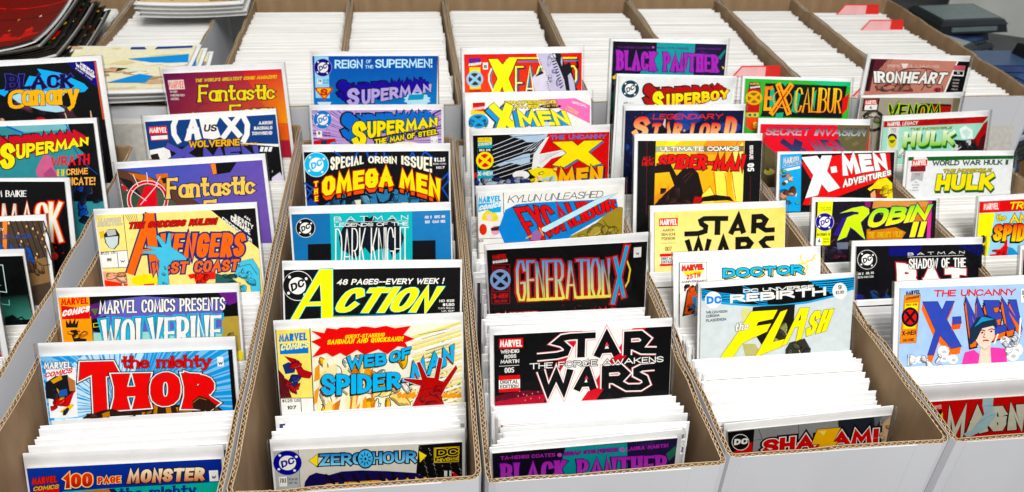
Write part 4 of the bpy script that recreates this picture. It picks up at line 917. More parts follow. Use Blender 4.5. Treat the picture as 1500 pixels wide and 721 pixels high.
('T',1,'MONSTER','#f0c060',[(84.4,33),(151.6,33.4),(2.5,-14.2),(2.2,-13.8)],{'w':0.26,'sp':0.25,'grad':('#fff4d0','#c8681c'),'out':[('#201008',1.08)]}),
('T',1,'the mighty','#1a2a80',[(76.3,47.6),(143.7,47.3),(1,-10.6),(0.7,-10.7)],{'fl':0.4}),
('P',0,'#f4f2ec',[(156.4,23.2),(164.3,23.2),(164.3,34.4),(156.4,34.4)]),
('T',0,'W','#08080a',[(158.4,32),(162.2,31.6),(0.2,-3),(0.2,-3)],{'w':0.3})]),
('blue comic with lilac block letters and a pale title band, third box',0.1680,[[0.9991, 0.0, -0.0428], [-0.0082, 0.9816, -0.1906], [0.042, 0.1908, 0.9807], [-0.0463, 1.0312, -0.1364]],(1.3,167,4,-0.0357),'#1c58b0',[
('G',0,('#1a4ca4', '#1c50a8', '#2c8ccc', '#2a84c8'),[(1.3,7),(167,4),(167,86.2),(1.3,89.9)]),
('P',0,'#9edcf4',[(3.7,6.9),(22.2,6.9),(22.2,63),(3.7,63)]),
('L',0,'#7a3440',1.2,[(167.7,1.7),(170.1,68)],0),
('P',0,'#f4f2ec',[(6.6,37.1),(12.5,37.1),(12.5,44.3),(6.6,44.3)]),
('T',0,'78','#08080a',[(7.3,41.5),(11.7,41.2),(0.1,-3.4),(0.1,-3.4)],{}),
('T',0,'93 JUN','#3878a8',[(14.3,40.2),(22.3,39.8),(0.1,-2.6),(0.1,-2.6)],{'w':0.16}),
('T',0,'$1.50','#3878a8',[(14.2,43.6),(22.3,43.1),(0.1,-2.3),(0.1,-2.3)],{'w':0.16}),
('P',2,'#d03020',[(3.5,48.8),(25.9,47.8),(26.8,51.1),(15,66),(3.5,51.9)]),
('P',2,'#f5c838',[(6,50.1),(23.7,49.3),(24.6,51.1),(15.1,63.1),(5.8,52.1)]),
('T',2,'S','#c82c1c',[(10.1,60),(19.6,59.5),(0.3,-9.7),(0.3,-9.7)],{'w':0.3,'sp':0}),
('P',0,'#d8ecf8',[(5.4,68.6),(24.5,67.9),(21.8,73.5),(8.4,73.8)]),
('E',2,'#b8a0d8',[(14.5,21.8),(11.9,-0.4),(-0.4,12.2)],22),
('E',2,'#1a1878',[(14.5,21.8),(11.3,-0.3),(-0.4,11.6)],22),
('E',2,'#f4f2ec',[(8.5,14.8),(1.2,0),(0,1.3)],5),
('E',2,'#f4f2ec',[(21.6,15.8),(1.2,0),(0,1.3)],5),
('E',2,'#f4f2ec',[(7.3,28),(1.2,0),(0,1.3)],5),
('E',2,'#f4f2ec',[(19.9,28.8),(1.2,0),(0,1.3)],5),
('E',2,'#f4f2ec',[(14.5,21.8),(6.8,-0.2),(-0.2,6.9)],22),
('T',2,'DC','#1a1878',[(9.8,27),(20.3,21.8),(-0.9,-6.4),(-0.9,-6.4)],{'w':0.26,'sp':0.35}),
('T',1,'REIGN','#c8f0fa',[(29.9,22.6),(67,21.2),(0.3,-11.7),(0.2,-11.8)],{'w':0.19,'sp':0.35}),
('T',1,'OF','#c8f0fa',[(71.3,14.4),(78.5,14.1),(0.1,-4.9),(0,-4.9)],{'w':0.18}),
('T',1,'THE','#c8f0fa',[(69.9,21.4),(81,20.9),(0.1,-4.6),(0,-4.6)],{'w':0.18}),
('T',1,'SUPERMEN!','#c8f0fa',[(83.6,20.3),(160.2,17.4),(0.1,-11.8),(-0.2,-11.9)],{'w':0.19,'sp':0.35}),
('T',1,'UPERMAN','#c0b0e4',[(64.8,71.8),(159.8,50.2),(0.3,-21.8),(-0.2,-10.8)],{'w':0.26,'sp':0.3,'out':[('#08080a',0.92)],'drop':('#2a1c98',-12.97,-8.4)}),
('T',1,'S','#c0b0e4',[(45.5,74.3),(61.6,72.6),(0.5,-25.7),(0.4,-25.7)],{'w':0.24,'sp':0,'out':[('#08080a',0.92)],'drop':('#2a1c98',-14.15,-10.89)}),
('P',0,'#c4ecf4',[(156.5,61.6),(158.7,64.2),(154.4,65.9),(153.8,68.8),(148.5,69.2),(145.3,71.6),(140.4,70.5),(135.4,71.8),(132.3,69.6),(126.9,69.4),(126.3,66.6),(122,65),(124.1,62.4),(121.9,59.9),(126.3,58.1),(126.8,55.3),(132.1,54.9),(135.3,52.5),(140.2,53.5),(145.1,52.3),(148.2,54.5),(153.6,54.6),(154.2,57.4),(158.6,59)]),
('P',0,'#2a9cc0',[(129.1,55.2),(150,53.8),(148.4,61.4),(127.2,63)])]),
('lilac rayed comic with yellow letters dropped in blue, third box',0.1740,[[0.9999, -0.0, -0.0118], [-0.0026, 0.9744, -0.2249], [0.0115, 0.225, 0.9743], [-0.038, 0.9608, -0.1826]],(2.6,170.7,6.6,0.0035),'#c0a0d4',[
('P',0,'#4a2a80',[(170.7,51),(126,50.8),(170.7,50.3)]),
('P',0,'#4a2a80',[(170.7,58.7),(125.9,54.3),(170.7,57.5)]),
('P',0,'#4a2a80',[(170.7,66.6),(125.4,57.9),(170.7,64.9)]),
('P',0,'#4a2a80',[(170.7,70.8),(125,59.7),(170.7,68.5)]),
('P',0,'#4a2a80',[(170.7,78.1),(124.1,63.2),(170.7,77.3)]),
('P',0,'#4a2a80',[(170.7,86.9),(122.9,66.6),(170.7,85.5)]),
('P',0,'#4a2a80',[(170.7,91.8),(122.3,68.3),(170.7,89.7)]),
('P',0,'#4a2a80',[(170.7,101.8),(120.7,71.5),(170.7,98.7)]),
('P',0,'#4a2a80',[(170.7,111.3),(118.8,74.6),(170.7,110.2)]),
('P',0,'#4a2a80',[(170.7,117.6),(117.8,76.1),(170.7,115.4)]),
('P',0,'#4a2a80',[(170.7,130.9),(115.6,79),(170.7,127.4)]),
('P',0,'#4a2a80',[(170.7,146.8),(113.1,81.6),(170.7,141.1)]),
('P',0,'#4a2a80',[(170.7,153.3),(111.8,82.9),(170.7,151.2)]),
('P',0,'#4a2a80',[(109.1,85.2),(169.9,168.4),(167.9,170)]),
('P',0,'#4a2a80',[(106.2,87.3),(160.4,175.5),(157.4,177.4)]),
('P',0,'#4a2a80',[(104.7,88.3),(155.7,178.6),(151.7,180.9)]),
('P',0,'#4a2a80',[(101.5,89.9),(143.6,185.3),(142.2,186)]),
('P',0,'#4a2a80',[(98.3,91.4),(132.9,190.1),(130.5,191)]),
('P',0,'#4a2a80',[(96.6,92),(127.6,192.1),(124.2,193.2)]),
('P',0,'#4a2a80',[(93.2,92.9),(116.4,195.5),(112,196.5)]),
('P',0,'#4a2a80',[(89.8,93.6),(103,198.2),(101.5,198.4)]),
('P',0,'#4a2a80',[(88,93.9),(97.5,198.9),(95,199.2)]),
('P',0,'#4a2a80',[(84.5,94.1),(86,199.7),(82.5,199.7)]),
('P',0,'#4a2a80',[(81,94),(74.4,199.4),(70,199)]),
('P',0,'#4a2a80',[(79.3,93.8),(67,198.7),(65.5,198.5)]),
('P',0,'#4a2a80',[(75.9,93.3),(55.7,196.8),(53.2,196.3)]),
('P',0,'#4a2a80',[(72.5,92.5),(44.6,194),(41.3,192.9)]),
('P',0,'#4a2a80',[(70.8,91.9),(39.4,192.2),(35.2,190.7)]),
('P',0,'#4a2a80',[(67.6,90.6),(27,187.2),(25.7,186.5)]),
('P',0,'#4a2a80',[(64.5,89.1),(17,181.9),(14.8,180.6)]),
('P',0,'#4a2a80',[(63,88.2),(12.3,179),(9.4,177.1)]),
('P',0,'#4a2a80',[(2.6,165.6),(60.1,86.3),(3,172.5),(2.6,172.2)]),
('P',0,'#4a2a80',[(2.6,149.9),(57.5,84.1),(2.6,151.9)]),
('P',0,'#4a2a80',[(2.6,141.6),(56.2,82.9),(2.6,144.5)]),
('P',0,'#4a2a80',[(2.6,127.5),(53.8,80.3),(2.6,130.8)]),
('P',0,'#4a2a80',[(2.6,115.5),(51.6,77.6),(2.6,119)]),
('P',0,'#4a2a80',[(2.6,111.3),(50.6,76.1),(2.6,112.3)]),
('P',0,'#4a2a80',[(2.6,101.1),(48.8,73.1),(2.6,102.6)]),
('P',0,'#4a2a80',[(2.6,91.8),(47.3,70),(2.6,93.8)]),
('P',0,'#4a2a80',[(2.6,87.4),(46.6,68.4),(2.6,89.8)]),
('P',0,'#4a2a80',[(2.6,80.1),(45.5,65),(2.6,80.8)]),
('P',0,'#4a2a80',[(2.6,72.3),(44.6,61.6),(2.6,73.4)]),
('P',0,'#4a2a80',[(2.6,68.3),(44.3,59.9),(2.6,69.9)]),
('P',0,'#4a2a80',[(2.6,60.9),(43.8,56.3),(2.6,62.8)]),
('P',0,'#4a2a80',[(2.6,54.4),(43.7,52.8),(2.6,55)]),
('P',0,'#4a2a80',[(2.6,50.6),(43.7,51),(2.6,51.7)]),
('P',0,'#4a2a80',[(2.6,43.2),(44,47.5),(2.6,44.8)]),
('P',0,'#4a2a80',[(2.6,35.7),(44.5,44),(2.6,37.7)]),
('P',0,'#4a2a80',[(2.6,32.7),(44.9,42.2),(2.6,33.4)]),
('P',0,'#4a2a80',[(2.6,24.7),(45.9,38.8),(2.6,25.9)]),
('P',0,'#4a2a80',[(2.6,16.2),(47.1,35.5),(2.6,18.2)]),
('P',0,'#4a2a80',[(2.6,11.6),(47.8,33.9),(2.6,14.2)]),
('P',0,'#4a2a80',[(8.1,6.6),(49.4,30.7),(6.6,6.6)]),
('P',0,'#4a2a80',[(21.8,6.6),(51.3,27.7),(20.1,6.6)]),
('P',0,'#4a2a80',[(27.5,6.6),(52.3,26.2),(25.5,6.6)]),
('P',0,'#4a2a80',[(36.8,6.6),(54.5,23.5),(35,6.6)]),
('P',0,'#4a2a80',[(43.8,6.6),(56.9,20.9),(43.4,6.6)]),
('P',0,'#4a2a80',[(47.3,6.6),(58.2,19.7),(46.7,6.6)]),
('P',0,'#4a2a80',[(53.4,6.6),(60.9,17.5),(52.8,6.6)]),
('P',0,'#4a2a80',[(58.7,6.6),(63.7,15.5),(58.2,6.6)]),
('P',0,'#4a2a80',[(61,6.6),(65.2,14.6),(60.9,6.6)]),
('P',0,'#4a2a80',[(65.6,6.6),(68.3,12.9),(65.4,6.6)]),
('P',0,'#4a2a80',[(69.8,6.6),(71.4,11.6),(69.7,6.6)]),
('P',0,'#4a2a80',[(71.9,6.6),(73.1,11),(71.7,6.6)]),
('P',0,'#4a2a80',[(75.7,6.6),(76.3,10),(75.6,6.6)]),
('P',0,'#4a2a80',[(79.4,6.6),(79.7,9.4),(79.3,6.6)]),
('P',0,'#4a2a80',[(81.2,6.6),(81.4,9.1),(81.1,6.6)]),
('P',0,'#4a2a80',[(84.8,6.6),(84.8,8.9),(84.7,6.6)]),
('P',0,'#4a2a80',[(88.4,6.6),(88.2,8.9),(88.4,6.6)]),
('P',0,'#4a2a80',[(90.2,6.6),(89.9,9.1),(90.2,6.6)]),
('P',0,'#4a2a80',[(93.9,6.6),(93.2,9.5),(93.8,6.6)]),
('P',0,'#4a2a80',[(97.7,6.6),(96.6,10.3),(97.6,6.6)]),
('P',0,'#4a2a80',[(99.6,6.6),(98.2,10.8),(99.6,6.6)]),
('P',0,'#4a2a80',[(103.7,6.6),(101.4,12),(103.6,6.6)]),
('P',0,'#4a2a80',[(108.2,6.6),(104.4,13.4),(107.9,6.6)]),
('P',0,'#4a2a80',[(110.6,6.6),(105.9,14.3),(110.2,6.6)]),
('P',0,'#4a2a80',[(115.5,6.6),(108.8,16.1),(115.3,6.6)]),
('P',0,'#4a2a80',[(121.3,6.6),(111.5,18.2),(120.8,6.6)]),
('P',0,'#4a2a80',[(124.5,6.6),(112.8,19.4),(123.8,6.6)]),
('P',0,'#4a2a80',[(131.9,6.6),(115.2,21.8),(130.5,6.6)]),
('P',0,'#4a2a80',[(139.9,6.6),(117.4,24.5),(139.2,6.6)]),
('P',0,'#4a2a80',[(145.1,6.6),(118.4,25.9),(143.7,6.6)]),
('P',0,'#4a2a80',[(157.5,6.6),(120.3,28.8),(154.7,6.6)]),
('P',0,'#4a2a80',[(170.7,6.6),(170.7,8.3),(121.9,31.9),(168.8,6.6)]),
('P',0,'#4a2a80',[(170.7,11.8),(122.6,33.5),(170.7,11)]),
('P',0,'#4a2a80',[(170.7,20.5),(123.9,36.8),(170.7,19.2)]),
('P',0,'#4a2a80',[(170.7,28.8),(124.8,40.2),(170.7,27)]),
('P',0,'#4a2a80',[(170.7,32.9),(125.2,41.9),(170.7,30.7)]),
('P',0,'#4a2a80',[(170.7,39.8),(125.8,45.4),(170.7,39.1)]),
('P',0,'#4a2a80',[(170.7,47.5),(126,49),(170.7,46.3)]),
('P',0,'#e4d0f0',[(170.7,50.3),(130.2,50.4),(170.7,49.7)]),
('P',0,'#e4d0f0',[(170.7,61.7),(129.8,56.3),(170.7,60.8)]),
('P',0,'#e4d0f0',[(170.7,73.6),(128.7,62.2),(170.7,72.3)]),
('P',0,'#e4d0f0',[(170.7,80),(127.9,65.1),(170.7,78.2)]),
('P',0,'#e4d0f0',[(170.7,92.6),(125.8,70.6),(170.7,91.9)]),
('P',0,'#e4d0f0',[(170.7,107.9),(123,75.9),(170.7,106.4)]),
('P',0,'#e4d0f0',[(170.7,116.7),(121.3,78.4),(170.7,114.4)]),
('P',0,'#e4d0f0',[(170.7,137),(117.6,83.1),(170.7,133)]),
('P',0,'#e4d0f0',[(170.7,160.8),(113.4,87.2),(170.7,159)]),
('P',0,'#e4d0f0',[(111.1,89.1),(168.1,169.8),(166.4,171.1)]),
('P',0,'#e4d0f0',[(106.1,92.4),(153.2,180.1),(150.7,181.5)]),
('P',0,'#e4d0f0',[(100.9,95),(137.2,188.3),(133.8,189.8)]),
('P',0,'#e4d0f0',[(98.1,96),(127.5,192.1),(126.3,192.5)]),
('P',0,'#e4d0f0',[(92.5,97.6),(110.3,196.9),(108.3,197.3)]),
('P',0,'#e4d0f0',[(86.8,98.4),(92.7,199.3),(89.8,199.5)]),
('P',0,'#e4d0f0',[(83.9,98.5),(84,199.7),(80.4,199.7)]),
('P',0,'#e4d0f0',[(78.1,98.1),(64.8,198.4),(63.7,198.3)]),
('P',0,'#e4d0f0',[(72.5,97),(47.7,194.9),(45.8,194.3)]),
('P',0,'#e4d0f0',[(69.7,96.2),(39.5,192.3),(36.9,191.3)]),
('P',0,'#e4d0f0',[(64.4,94),(23.5,185.4),(20.4,183.8)]),
('P',0,'#e4d0f0',[(59.5,91.1),(7.3,175.7),(6.3,175)]),
('P',0,'#e4d0f0',[(2.6,164.3),(57.2,89.4),(2.6,167.6)]),
('P',0,'#e4d0f0',[(2.6,139),(52.9,85.6),(2.6,142.1)]),
('P',0,'#e4d0f0',[(2.6,119.6),(49.1,81.3),(2.6,122.5)]),
('P',0,'#e4d0f0',[(2.6,112.2),(47.4,79),(2.6,113.1)]),
('P',0,'#e4d0f0',[(2.6,97.4),(44.5,73.9),(2.6,98.6)]),
('P',0,'#e4d0f0',[(2.6,84.5),(42.2,68.6),(2.6,85.8)]),
('P',0,'#e4d0f0',[(2.6,78.4),(41.4,65.8),(2.6,80)]),
('P',0,'#e4d0f0',[(2.6,67.6),(40.1,60.1),(2.6,68.1)]),
('P',0,'#e4d0f0',[(2.6,56.7),(39.6,54.3),(2.6,57.5)]),
('P',0,'#e4d0f0',[(2.6,51.2),(39.6,51.4),(2.6,52.3)]),
('P',0,'#e4d0f0',[(2.6,40.2),(40.1,45.5),(2.6,41.7)]),
('P',0,'#e4d0f0',[(2.6,29.6),(41.4,39.8),(2.6,30.1)]),
('P',0,'#e4d0f0',[(2.6,23.5),(42.2,37),(2.6,24.5)]),
('P',0,'#e4d0f0',[(2.6,10.7),(44.5,31.6),(2.6,12.3)]),
('P',0,'#e4d0f0',[(18.1,6.6),(47.3,26.5),(15.5,6.6)]),
('P',0,'#e4d0f0',[(25.9,6.6),(48.9,24.1),(25.3,6.6)]),
('P',0,'#e4d0f0',[(39.6,6.6),(52.6,19.6),(39,6.6)]),
('P',0,'#e4d0f0',[(49.9,6.6),(56.8,15.6),(49.4,6.6)]),
('P',0,'#e4d0f0',[(54.3,6.6),(59.1,13.8),(53.8,6.6)]),
('P',0,'#e4d0f0',[(61.8,6.6),(63.8,10.7),(61.7,6.6)]),
('P',0,'#e4d0f0',[(68.4,6.6),(69,8.2),(68.4,6.6)]),
('P',0,'#e4d0f0',[(71.4,6.6),(71.6,7.2),(71.4,6.6)]),
('P',0,'#e4d0f0',[(99.3,6.6),(99.2,6.7),(99.3,6.6)]),
('P',0,'#e4d0f0',[(105.5,6.6),(104.4,8.8),(105.4,6.6)]),
('P',0,'#e4d0f0',[(112.5,6.6),(109.3,11.5),(112.3,6.6)]),
('P',0,'#e4d0f0',[(116.5,6.6),(111.7,13.1),(116.1,6.6)]),
('P',0,'#e4d0f0',[(125.3,6.6),(116,16.7),(125.1,6.6)]),
('P',0,'#e4d0f0',[(136.9,6.6),(119.9,20.8),(136.2,6.6)]),
('P',0,'#e4d0f0',[(144.2,6.6),(121.6,23.1),(142.9,6.6)]),
('P',0,'#e4d0f0',[(163.6,6.6),(124.6,28),(160.3,6.6)]),
('P',0,'#e4d0f0',[(170.7,15.3),(127,33.2),(170.7,14.7)]),
('P',0,'#e4d0f0',[(170.7,21.7),(128,36),(170.7,20.7)]),
('P',0,'#e4d0f0',[(170.7,33.7),(129.4,41.6),(170.7,32.4)]),
('P',0,'#e4d0f0',[(170.7,45.2),(130.1,47.5),(170.7,43.6)]),
('E',2,'#d8c8e8',[(16.1,18.7),(12.3,0.1),(-0.8,12.7)],22),
('E',2,'#2a7cc8',[(16.1,18.7),(11.7,0.1),(-0.7,12.1)],22),
('E',2,'#f4f2ec',[(10.1,11.2),(1.3,0),(-0.1,1.3)],5),
('E',2,'#f4f2ec',[(23.6,12.8),(1.3,0),(-0.1,1.3)],5),
('E',2,'#f4f2ec',[(8.4,25),(1.3,0),(-0.1,1.3)],5),
('E',2,'#f4f2ec',[(21.5,26.3),(1.3,0),(-0.1,1.3)],5),
('E',2,'#f4f2ec',[(16.1,18.7),(7,0.1),(-0.4,7.3)],22),
('T',2,'DC','#2a7cc8',[(11.1,24),(22.1,19),(-0.8,-6.8),(-0.8,-6.8)],{'w':0.26,'sp':0.35}),
('P',0,'#f4f2ec',[(6.9,33.6),(14.1,33.6),(14.1,42.5),(6.9,42.5)]),
('T',0,'8','#08080a',[(9,38.8),(11.9,38.7),(0.3,-4.2),(0.3,-4.2)],{'w':0.24}),
('T',0,'$1.25 US','#3c2c58',[(16,37.5),(24.8,37.3),(0.1,-2),(0.1,-2)],{'w':0.16}),
('T',0,'FEB 92','#3c2c58',[(15.8,41.4),(24.6,41.2),(0.1,-2),(0.1,-2)],{'w':0.16}),
('P',0,'#c82830',[(2.6,47.1),(14.2,45.2),(30.5,43.9),(32.7,53.1),(2.6,52.8)]),
('P',0,'#20304a',[(12.8,46.6),(20.9,45.9),(19.2,53),(11.1,52.9)]),
('P',0,'#40b0e0',[(24.1,50.2),(30.3,48.2),(31.4,53.1),(24.6,53)]),
('T',1,'UPERMAN','#f7e41c',[(72.6,45.1),(166,27.9),(1,-23.6),(0.1,-11)],{'w':0.26,'sp':0.3,'out':[('#08080a',1.12)],'drop':('#2470c8',-14.13,-9.98)}),
('T',1,'S','#f7e41c',[(52.3,56.9),(70.8,55.7),(1.7,-35.8),(1.5,-35.9)],{'w':0.23,'sp':0,'out':[('#08080a',1.12)],'drop':('#2470c8',-14.42,-12.19)}),
('T',1,'THE MAN OF STEEL','#f7e41c',[(81.8,53.7),(165.8,39),(0.3,-8.2),(0.1,-7.1)],{'w':0.22,'sp':0.3,'out':[('#08080a',1.26)],'drop':('#2470c8',-1.63,-1.16)}),
('E',0,'#f5e8d0',[(123.2,54.9),(20.8,0.2),(-0.1,6)],22),
('P',0,'#f0eef0',[(156.1,42.4),(165.7,42.4),(165.7,54.7),(156.1,54.7)]),
('T',0,'III II','#909090',[(157.3,50.3),(164.3,50.1),(0,-2.9),(0,-2.9)],{'w':0.15})]),
('black and blue comic with an arched yellow title on a red band, third box',0.1700,[[0.9999, 0.0, -0.0124], [-0.0036, 0.9563, -0.2923], [0.0118, 0.2924, 0.9562], [-0.0359, 0.8006, -0.1627]],(1.7,168,8.4,0.0042),'#0a0c14',[
('L',0,'#1c58b8',1.8,[(35.7,7.8),(55,21.5),(63.1,8.1)],0),
('L',0,'#1c58b8',1.8,[(73.1,8.2),(74.1,14),(82.9,13.9),(84.4,8.4)],0),
('L',0,'#1c58b8',1.8,[(93.2,8.5),(93,14.3),(98,14.3)],0),
('L',0,'#1c58b8',1.8,[(118.1,22.4),(126,9.5),(130.9,22.6)],0),
('L',0,'#1c58b8',1.8,[(134.8,17.4),(140.1,9),(150.1,17.6)],0),
('L',0,'#1c58b8',1.8,[(0.2,44),(9.8,50.7),(1.6,62.3)],0),
('L',0,'#1c58b8',1.8,[(158.8,44),(167.3,34.9),(167.6,44.2),(160,53.4),(167.4,65.6)],0),
('L',0,'#1c58b8',1.8,[(1.2,49.2),(8.2,57.2)],0),
('P',0,'#1848a0',[(1.7,66.3),(6.6,62.4),(17.3,73.2),(1.7,72.9)]),
('P',0,'#3c7ca8',[(18.6,73.2),(34.3,63),(51,56.7),(72.6,53.1),(104.5,53.7),(123.6,59.4),(150.6,76)]),
('P',0,'#0e1826',[(31.2,73.5),(43.1,63.1),(71.2,58.4),(78.6,63.8),(60.8,64.8),(48.9,73.9)]),
('P',0,'#0e1826',[(81.4,55.9),(86.1,68),(89.9,69.4),(96.5,65.5),(99.3,56.3),(103.1,59),(98.9,69.6),(91.1,72.7),(83.5,70.6)]),
('P',0,'#f0e6c8',[(51.5,73.9),(56.9,66),(65.8,65.6),(78.2,74.5)]),
('P',0,'#f0e6c8',[(106.5,75.1),(111.8,69.8),(122.1,70),(124.6,75.5)]),
('P',0,'#0e1826',[(124.8,67.4),(140.3,69.1),(142.8,75.8),(127.2,75.5)]),
('E',2,'#d8f0f8',[(15.1,22.9),(14.1,0.2),(-0.8,14.7)],22),
('E',2,'#28b8e4',[(15.1,22.9),(13.4,0.2),(-0.8,14)],22),
('E',2,'#f4f2ec',[(8.2,14.2),(1.5,0),(-0.1,1.5)],5),
('E',2,'#f4f2ec',[(23.8,16.1),(1.5,0),(-0.1,1.5)],5),
('E',2,'#f4f2ec',[(6.4,30),(1.5,0),(-0.1,1.5)],5),
('E',2,'#f4f2ec',[(21.3,31.7),(1.5,0),(-0.1,1.5)],5),
('E',2,'#f4f2ec',[(15.1,22.9),(8.1,0.1),(-0.5,8.4)],22),
('T',2,'DC','#28b8e4',[(9.4,29),(22,23.3),(-0.9,-7.8),(-0.9,-7.8)],{'w':0.26,'sp':0.35}),
('K',0,15,[(28.1,60.2),(146.7,75.9)],14,9.4,['#3c7ca8', '#28587c', '#1c3c5c', '#6098b8']),
('T',1,'SPECIAL','#f6f2dc',[(30.6,30.2),(69,22.5),(0.8,-16.5),(0.4,-9.3)],{'w':0.19,'sp':0.35}),
('T',1,'ORIGIN','#f6f2dc',[(74.1,22),(107.3,23),(0.3,-8.5),(0.2,-8.6)],{'w':0.24,'sp':0.35}),
('T',1,'ISSUE!','#f6f2dc',[(112.3,23.6),(148,34.6),(0.3,-10.1),(0.3,-19)],{'w':0.19,'sp':0.35}),
('T',1,'OMEGA','#f8e418',[(19.5,61.1),(102.1,49.7),(1.2,-23.2),(0.7,-23.1)],{'w':0.27,'sp':0.3,'ang':1,'out':[('#08080a',1.55),('#c8281c',1.16),('#08080a',0.26)],'drop':('#f05a20',-0.26,6.34),'arch':(0.09,-2.11)}),
('T',1,'MEN','#f8e418',[(109.4,51.4),(157.9,67.4),(0.6,-21.7),(0.3,-25.3)],{'w':0.27,'sp':0.3,'ang':1,'out':[('#08080a',1.58),('#c8281c',1.18),('#08080a',0.26)],'drop':('#f05a20',-0.13,6.41),'arch':(0.03,-1.33)}),
('T',1,'T','#f8e418',[(10.9,49.1),(15.7,48.4),(0.4,-6.5),(0.4,-6.5)],{'w':0.24,'sp':0,'out':[('#c8281c',1.02)]}),
('T',1,'H','#f8e418',[(10.7,57.9),(14.9,57.3),(0.4,-6.5),(0.4,-6.5)],{'w':0.24,'sp':0,'out':[('#c8281c',1.03)]}),
('T',1,'E','#f8e418',[(10.9,66.4),(14.7,65.9),(0.4,-6.6),(0.4,-6.6)],{'w':0.24,'sp':0,'out':[('#c8281c',1.03)]}),
('T',0,'$1.25','#f4f2ec',[(150.7,21.3),(163.6,21.1),(0.1,-5),(0.1,-5)],{'w':0.24}),
('T',0,'$1.50 CAN','#f4f2ec',[(149.4,24.8),(164.5,24.6),(0,-2.1),(0,-2.1)],{'w':0.16}),
('T',0,'NO.7','#f4f2ec',[(153.2,29.7),(162.9,29.5),(0,-2.9),(0,-2.9)],{'w':0.26})]),
('steel blue comic with a turquoise panel and thin white letters, third box',0.1740,[[1.0, 0.0, -0.001], [-0.0004, 0.9397, -0.342], [0.001, 0.342, 0.9397], [-0.04, 0.6952, -0.1841]],(2.4,173,8.3,0.0046),'#2f78b0',[
('G',0,('#2a689c', '#3a80b8', '#2c74ac', '#3078b0'),[(2.4,8.3),(173,8.7),(172.4,90.2),(2.4,82.8)]),
('P',0,'#22b0b4',[(43,8.3),(87.7,8.3),(131.2,8.4),(129.4,88.3),(40.9,84.5)]),
('P',0,'#0a0a0e',[(17.5,41.6),(42.4,41.7),(40.6,84.5),(15.7,83.4)]),
('P',0,'#0a0a0e',[(130.4,41.7),(155.9,42),(155.2,89.4),(129,88.3)]),
('P',0,'#0a1020',[(51,35.1),(55.3,26),(63.5,15.7),(68.4,17.9),(79.8,19.6),(80.4,11.3),(85.1,14.9),(90.4,11.3),(90.3,19.3),(104.1,19),(110.7,15.3),(117.4,25.5),(121.4,37.7),(117,52.3),(107.6,60.1),(104.2,49.1),(92.5,50),(83.9,55.1),(78.5,47.5),(67.6,60.5),(57.8,51.4),(52.8,49.9)]),
('E',2,'#e8e4dc',[(16.4,23.4),(10.3,0.4),(-0.7,10.8)],22),
('E',2,'#08080a',[(16.4,23.4),(9.8,0.3),(-0.7,10.2)],22),
('E',2,'#f4f2ec',[(11.4,16.9),(1.1,0),(-0.1,1.1)],5),
('E',2,'#f4f2ec',[(22.7,18.5),(1.1,0),(-0.1,1.1)],5),
('E',2,'#f4f2ec',[(10,28.5),(1.1,0),(-0.1,1.1)],5),
('E',2,'#f4f2ec',[(20.9,29.9),(1.1,0),(-0.1,1.1)],5),
('E',2,'#f4f2ec',[(16.4,23.4),(5.9,0.2),(-0.4,6.1)],22),
('T',2,'DC','#08080a',[(12.2,27.7),(21.4,23.7),(-0.6,-5.8),(-0.6,-5.8)],{'w':0.26,'sp':0.35}),
('T',1,'B A T M A N','#f4f2ec',[(46.9,17.2),(126.7,17.8),(0.3,-5.2),(0.2,-5.3)],{'w':0.13,'sp':1.0}),
('L',1,'#f4f2ec',0.39,[(46.9,18.3),(126.6,19.1)],0),
('T',1,'LEGENDS OF THE','#f4f2ec',[(47.1,23.4),(126.6,24.2),(0.2,-3.9),(0.1,-4)],{'sp':0.4}),
('T',1,'DARK KNIGHT','#f4f2ec',[(45,73.8),(125.3,75.1),(2.7,-48.7),(1.7,-49.3)],{'w':0.065,'ct':0.1}),
('T',0,'NO 2  DEC 89','#f4f2ec',[(144.8,17.3),(167,17.1),(0.1,-3.2),(0.1,-3.2)],{}),
('T',0,'150  CAN 185','#f4f2ec',[(144.6,22.7),(167.1,22.5),(0.1,-3.2),(0.1,-3.2)],{})]),
('black comic with slanted yellow letters edged in cyan, third box',0.1740,[[0.9993, 0.0, -0.0387], [-0.0154, 0.9171, -0.3985], [0.0355, 0.3987, 0.9164], [-0.0445, 0.5714, -0.1763]],(1.8,172.1,7.8,-0.0067),'#08080a',[
('L',2,'#f4f2ec',0.64,[(28.8,24.3),(28.2,28.2),(26.7,31.7),(24.4,34.7),(21.4,37.1),(18,38.5),(14.4,38.9),(10.8,38.4),(7.4,36.9),(4.6,34.5),(2.4,31.4),(1.2,27.8),(0.8,24),(1.4,20.2),(2.8,16.7),(5.1,13.7),(8.1,11.4),(11.5,10),(15.1,9.5),(18.7,10),(22,11.5),(24.9,13.9),(27,16.9),(28.4,20.5)],1),
('E',2,'#08080a',[(14.1,24.2),(13.5,0.2),(-0.3,14.2)],22),
('E',2,'#f4f2ec',[(6.9,15.3),(1.5,0),(0,1.6)],5),
('E',2,'#f4f2ec',[(22.6,17.2),(1.5,0),(0,1.6)],5),
('E',2,'#f4f2ec',[(5.6,31.4),(1.5,0),(0,1.6)],5),
('E',2,'#f4f2ec',[(20.7,33.1),(1.5,0),(0,1.6)],5),
('E',2,'#f4f2ec',[(14.1,24.2),(8.1,0.1),(-0.2,8.5)],22),
('T',2,'DC','#08080a',[(8.6,30.3),(21.1,24.5),(-1.1,-8),(-1.2,-8)],{'w':0.26,'sp':0.35}),
('L',1,'#28c0e8',1.3,[(6,59.4),(35.7,7.8),(47.8,7.4),(47.2,60.2),(36.2,60),(36.5,44.3),(21.4,44.6),(13.2,59.5)],1),
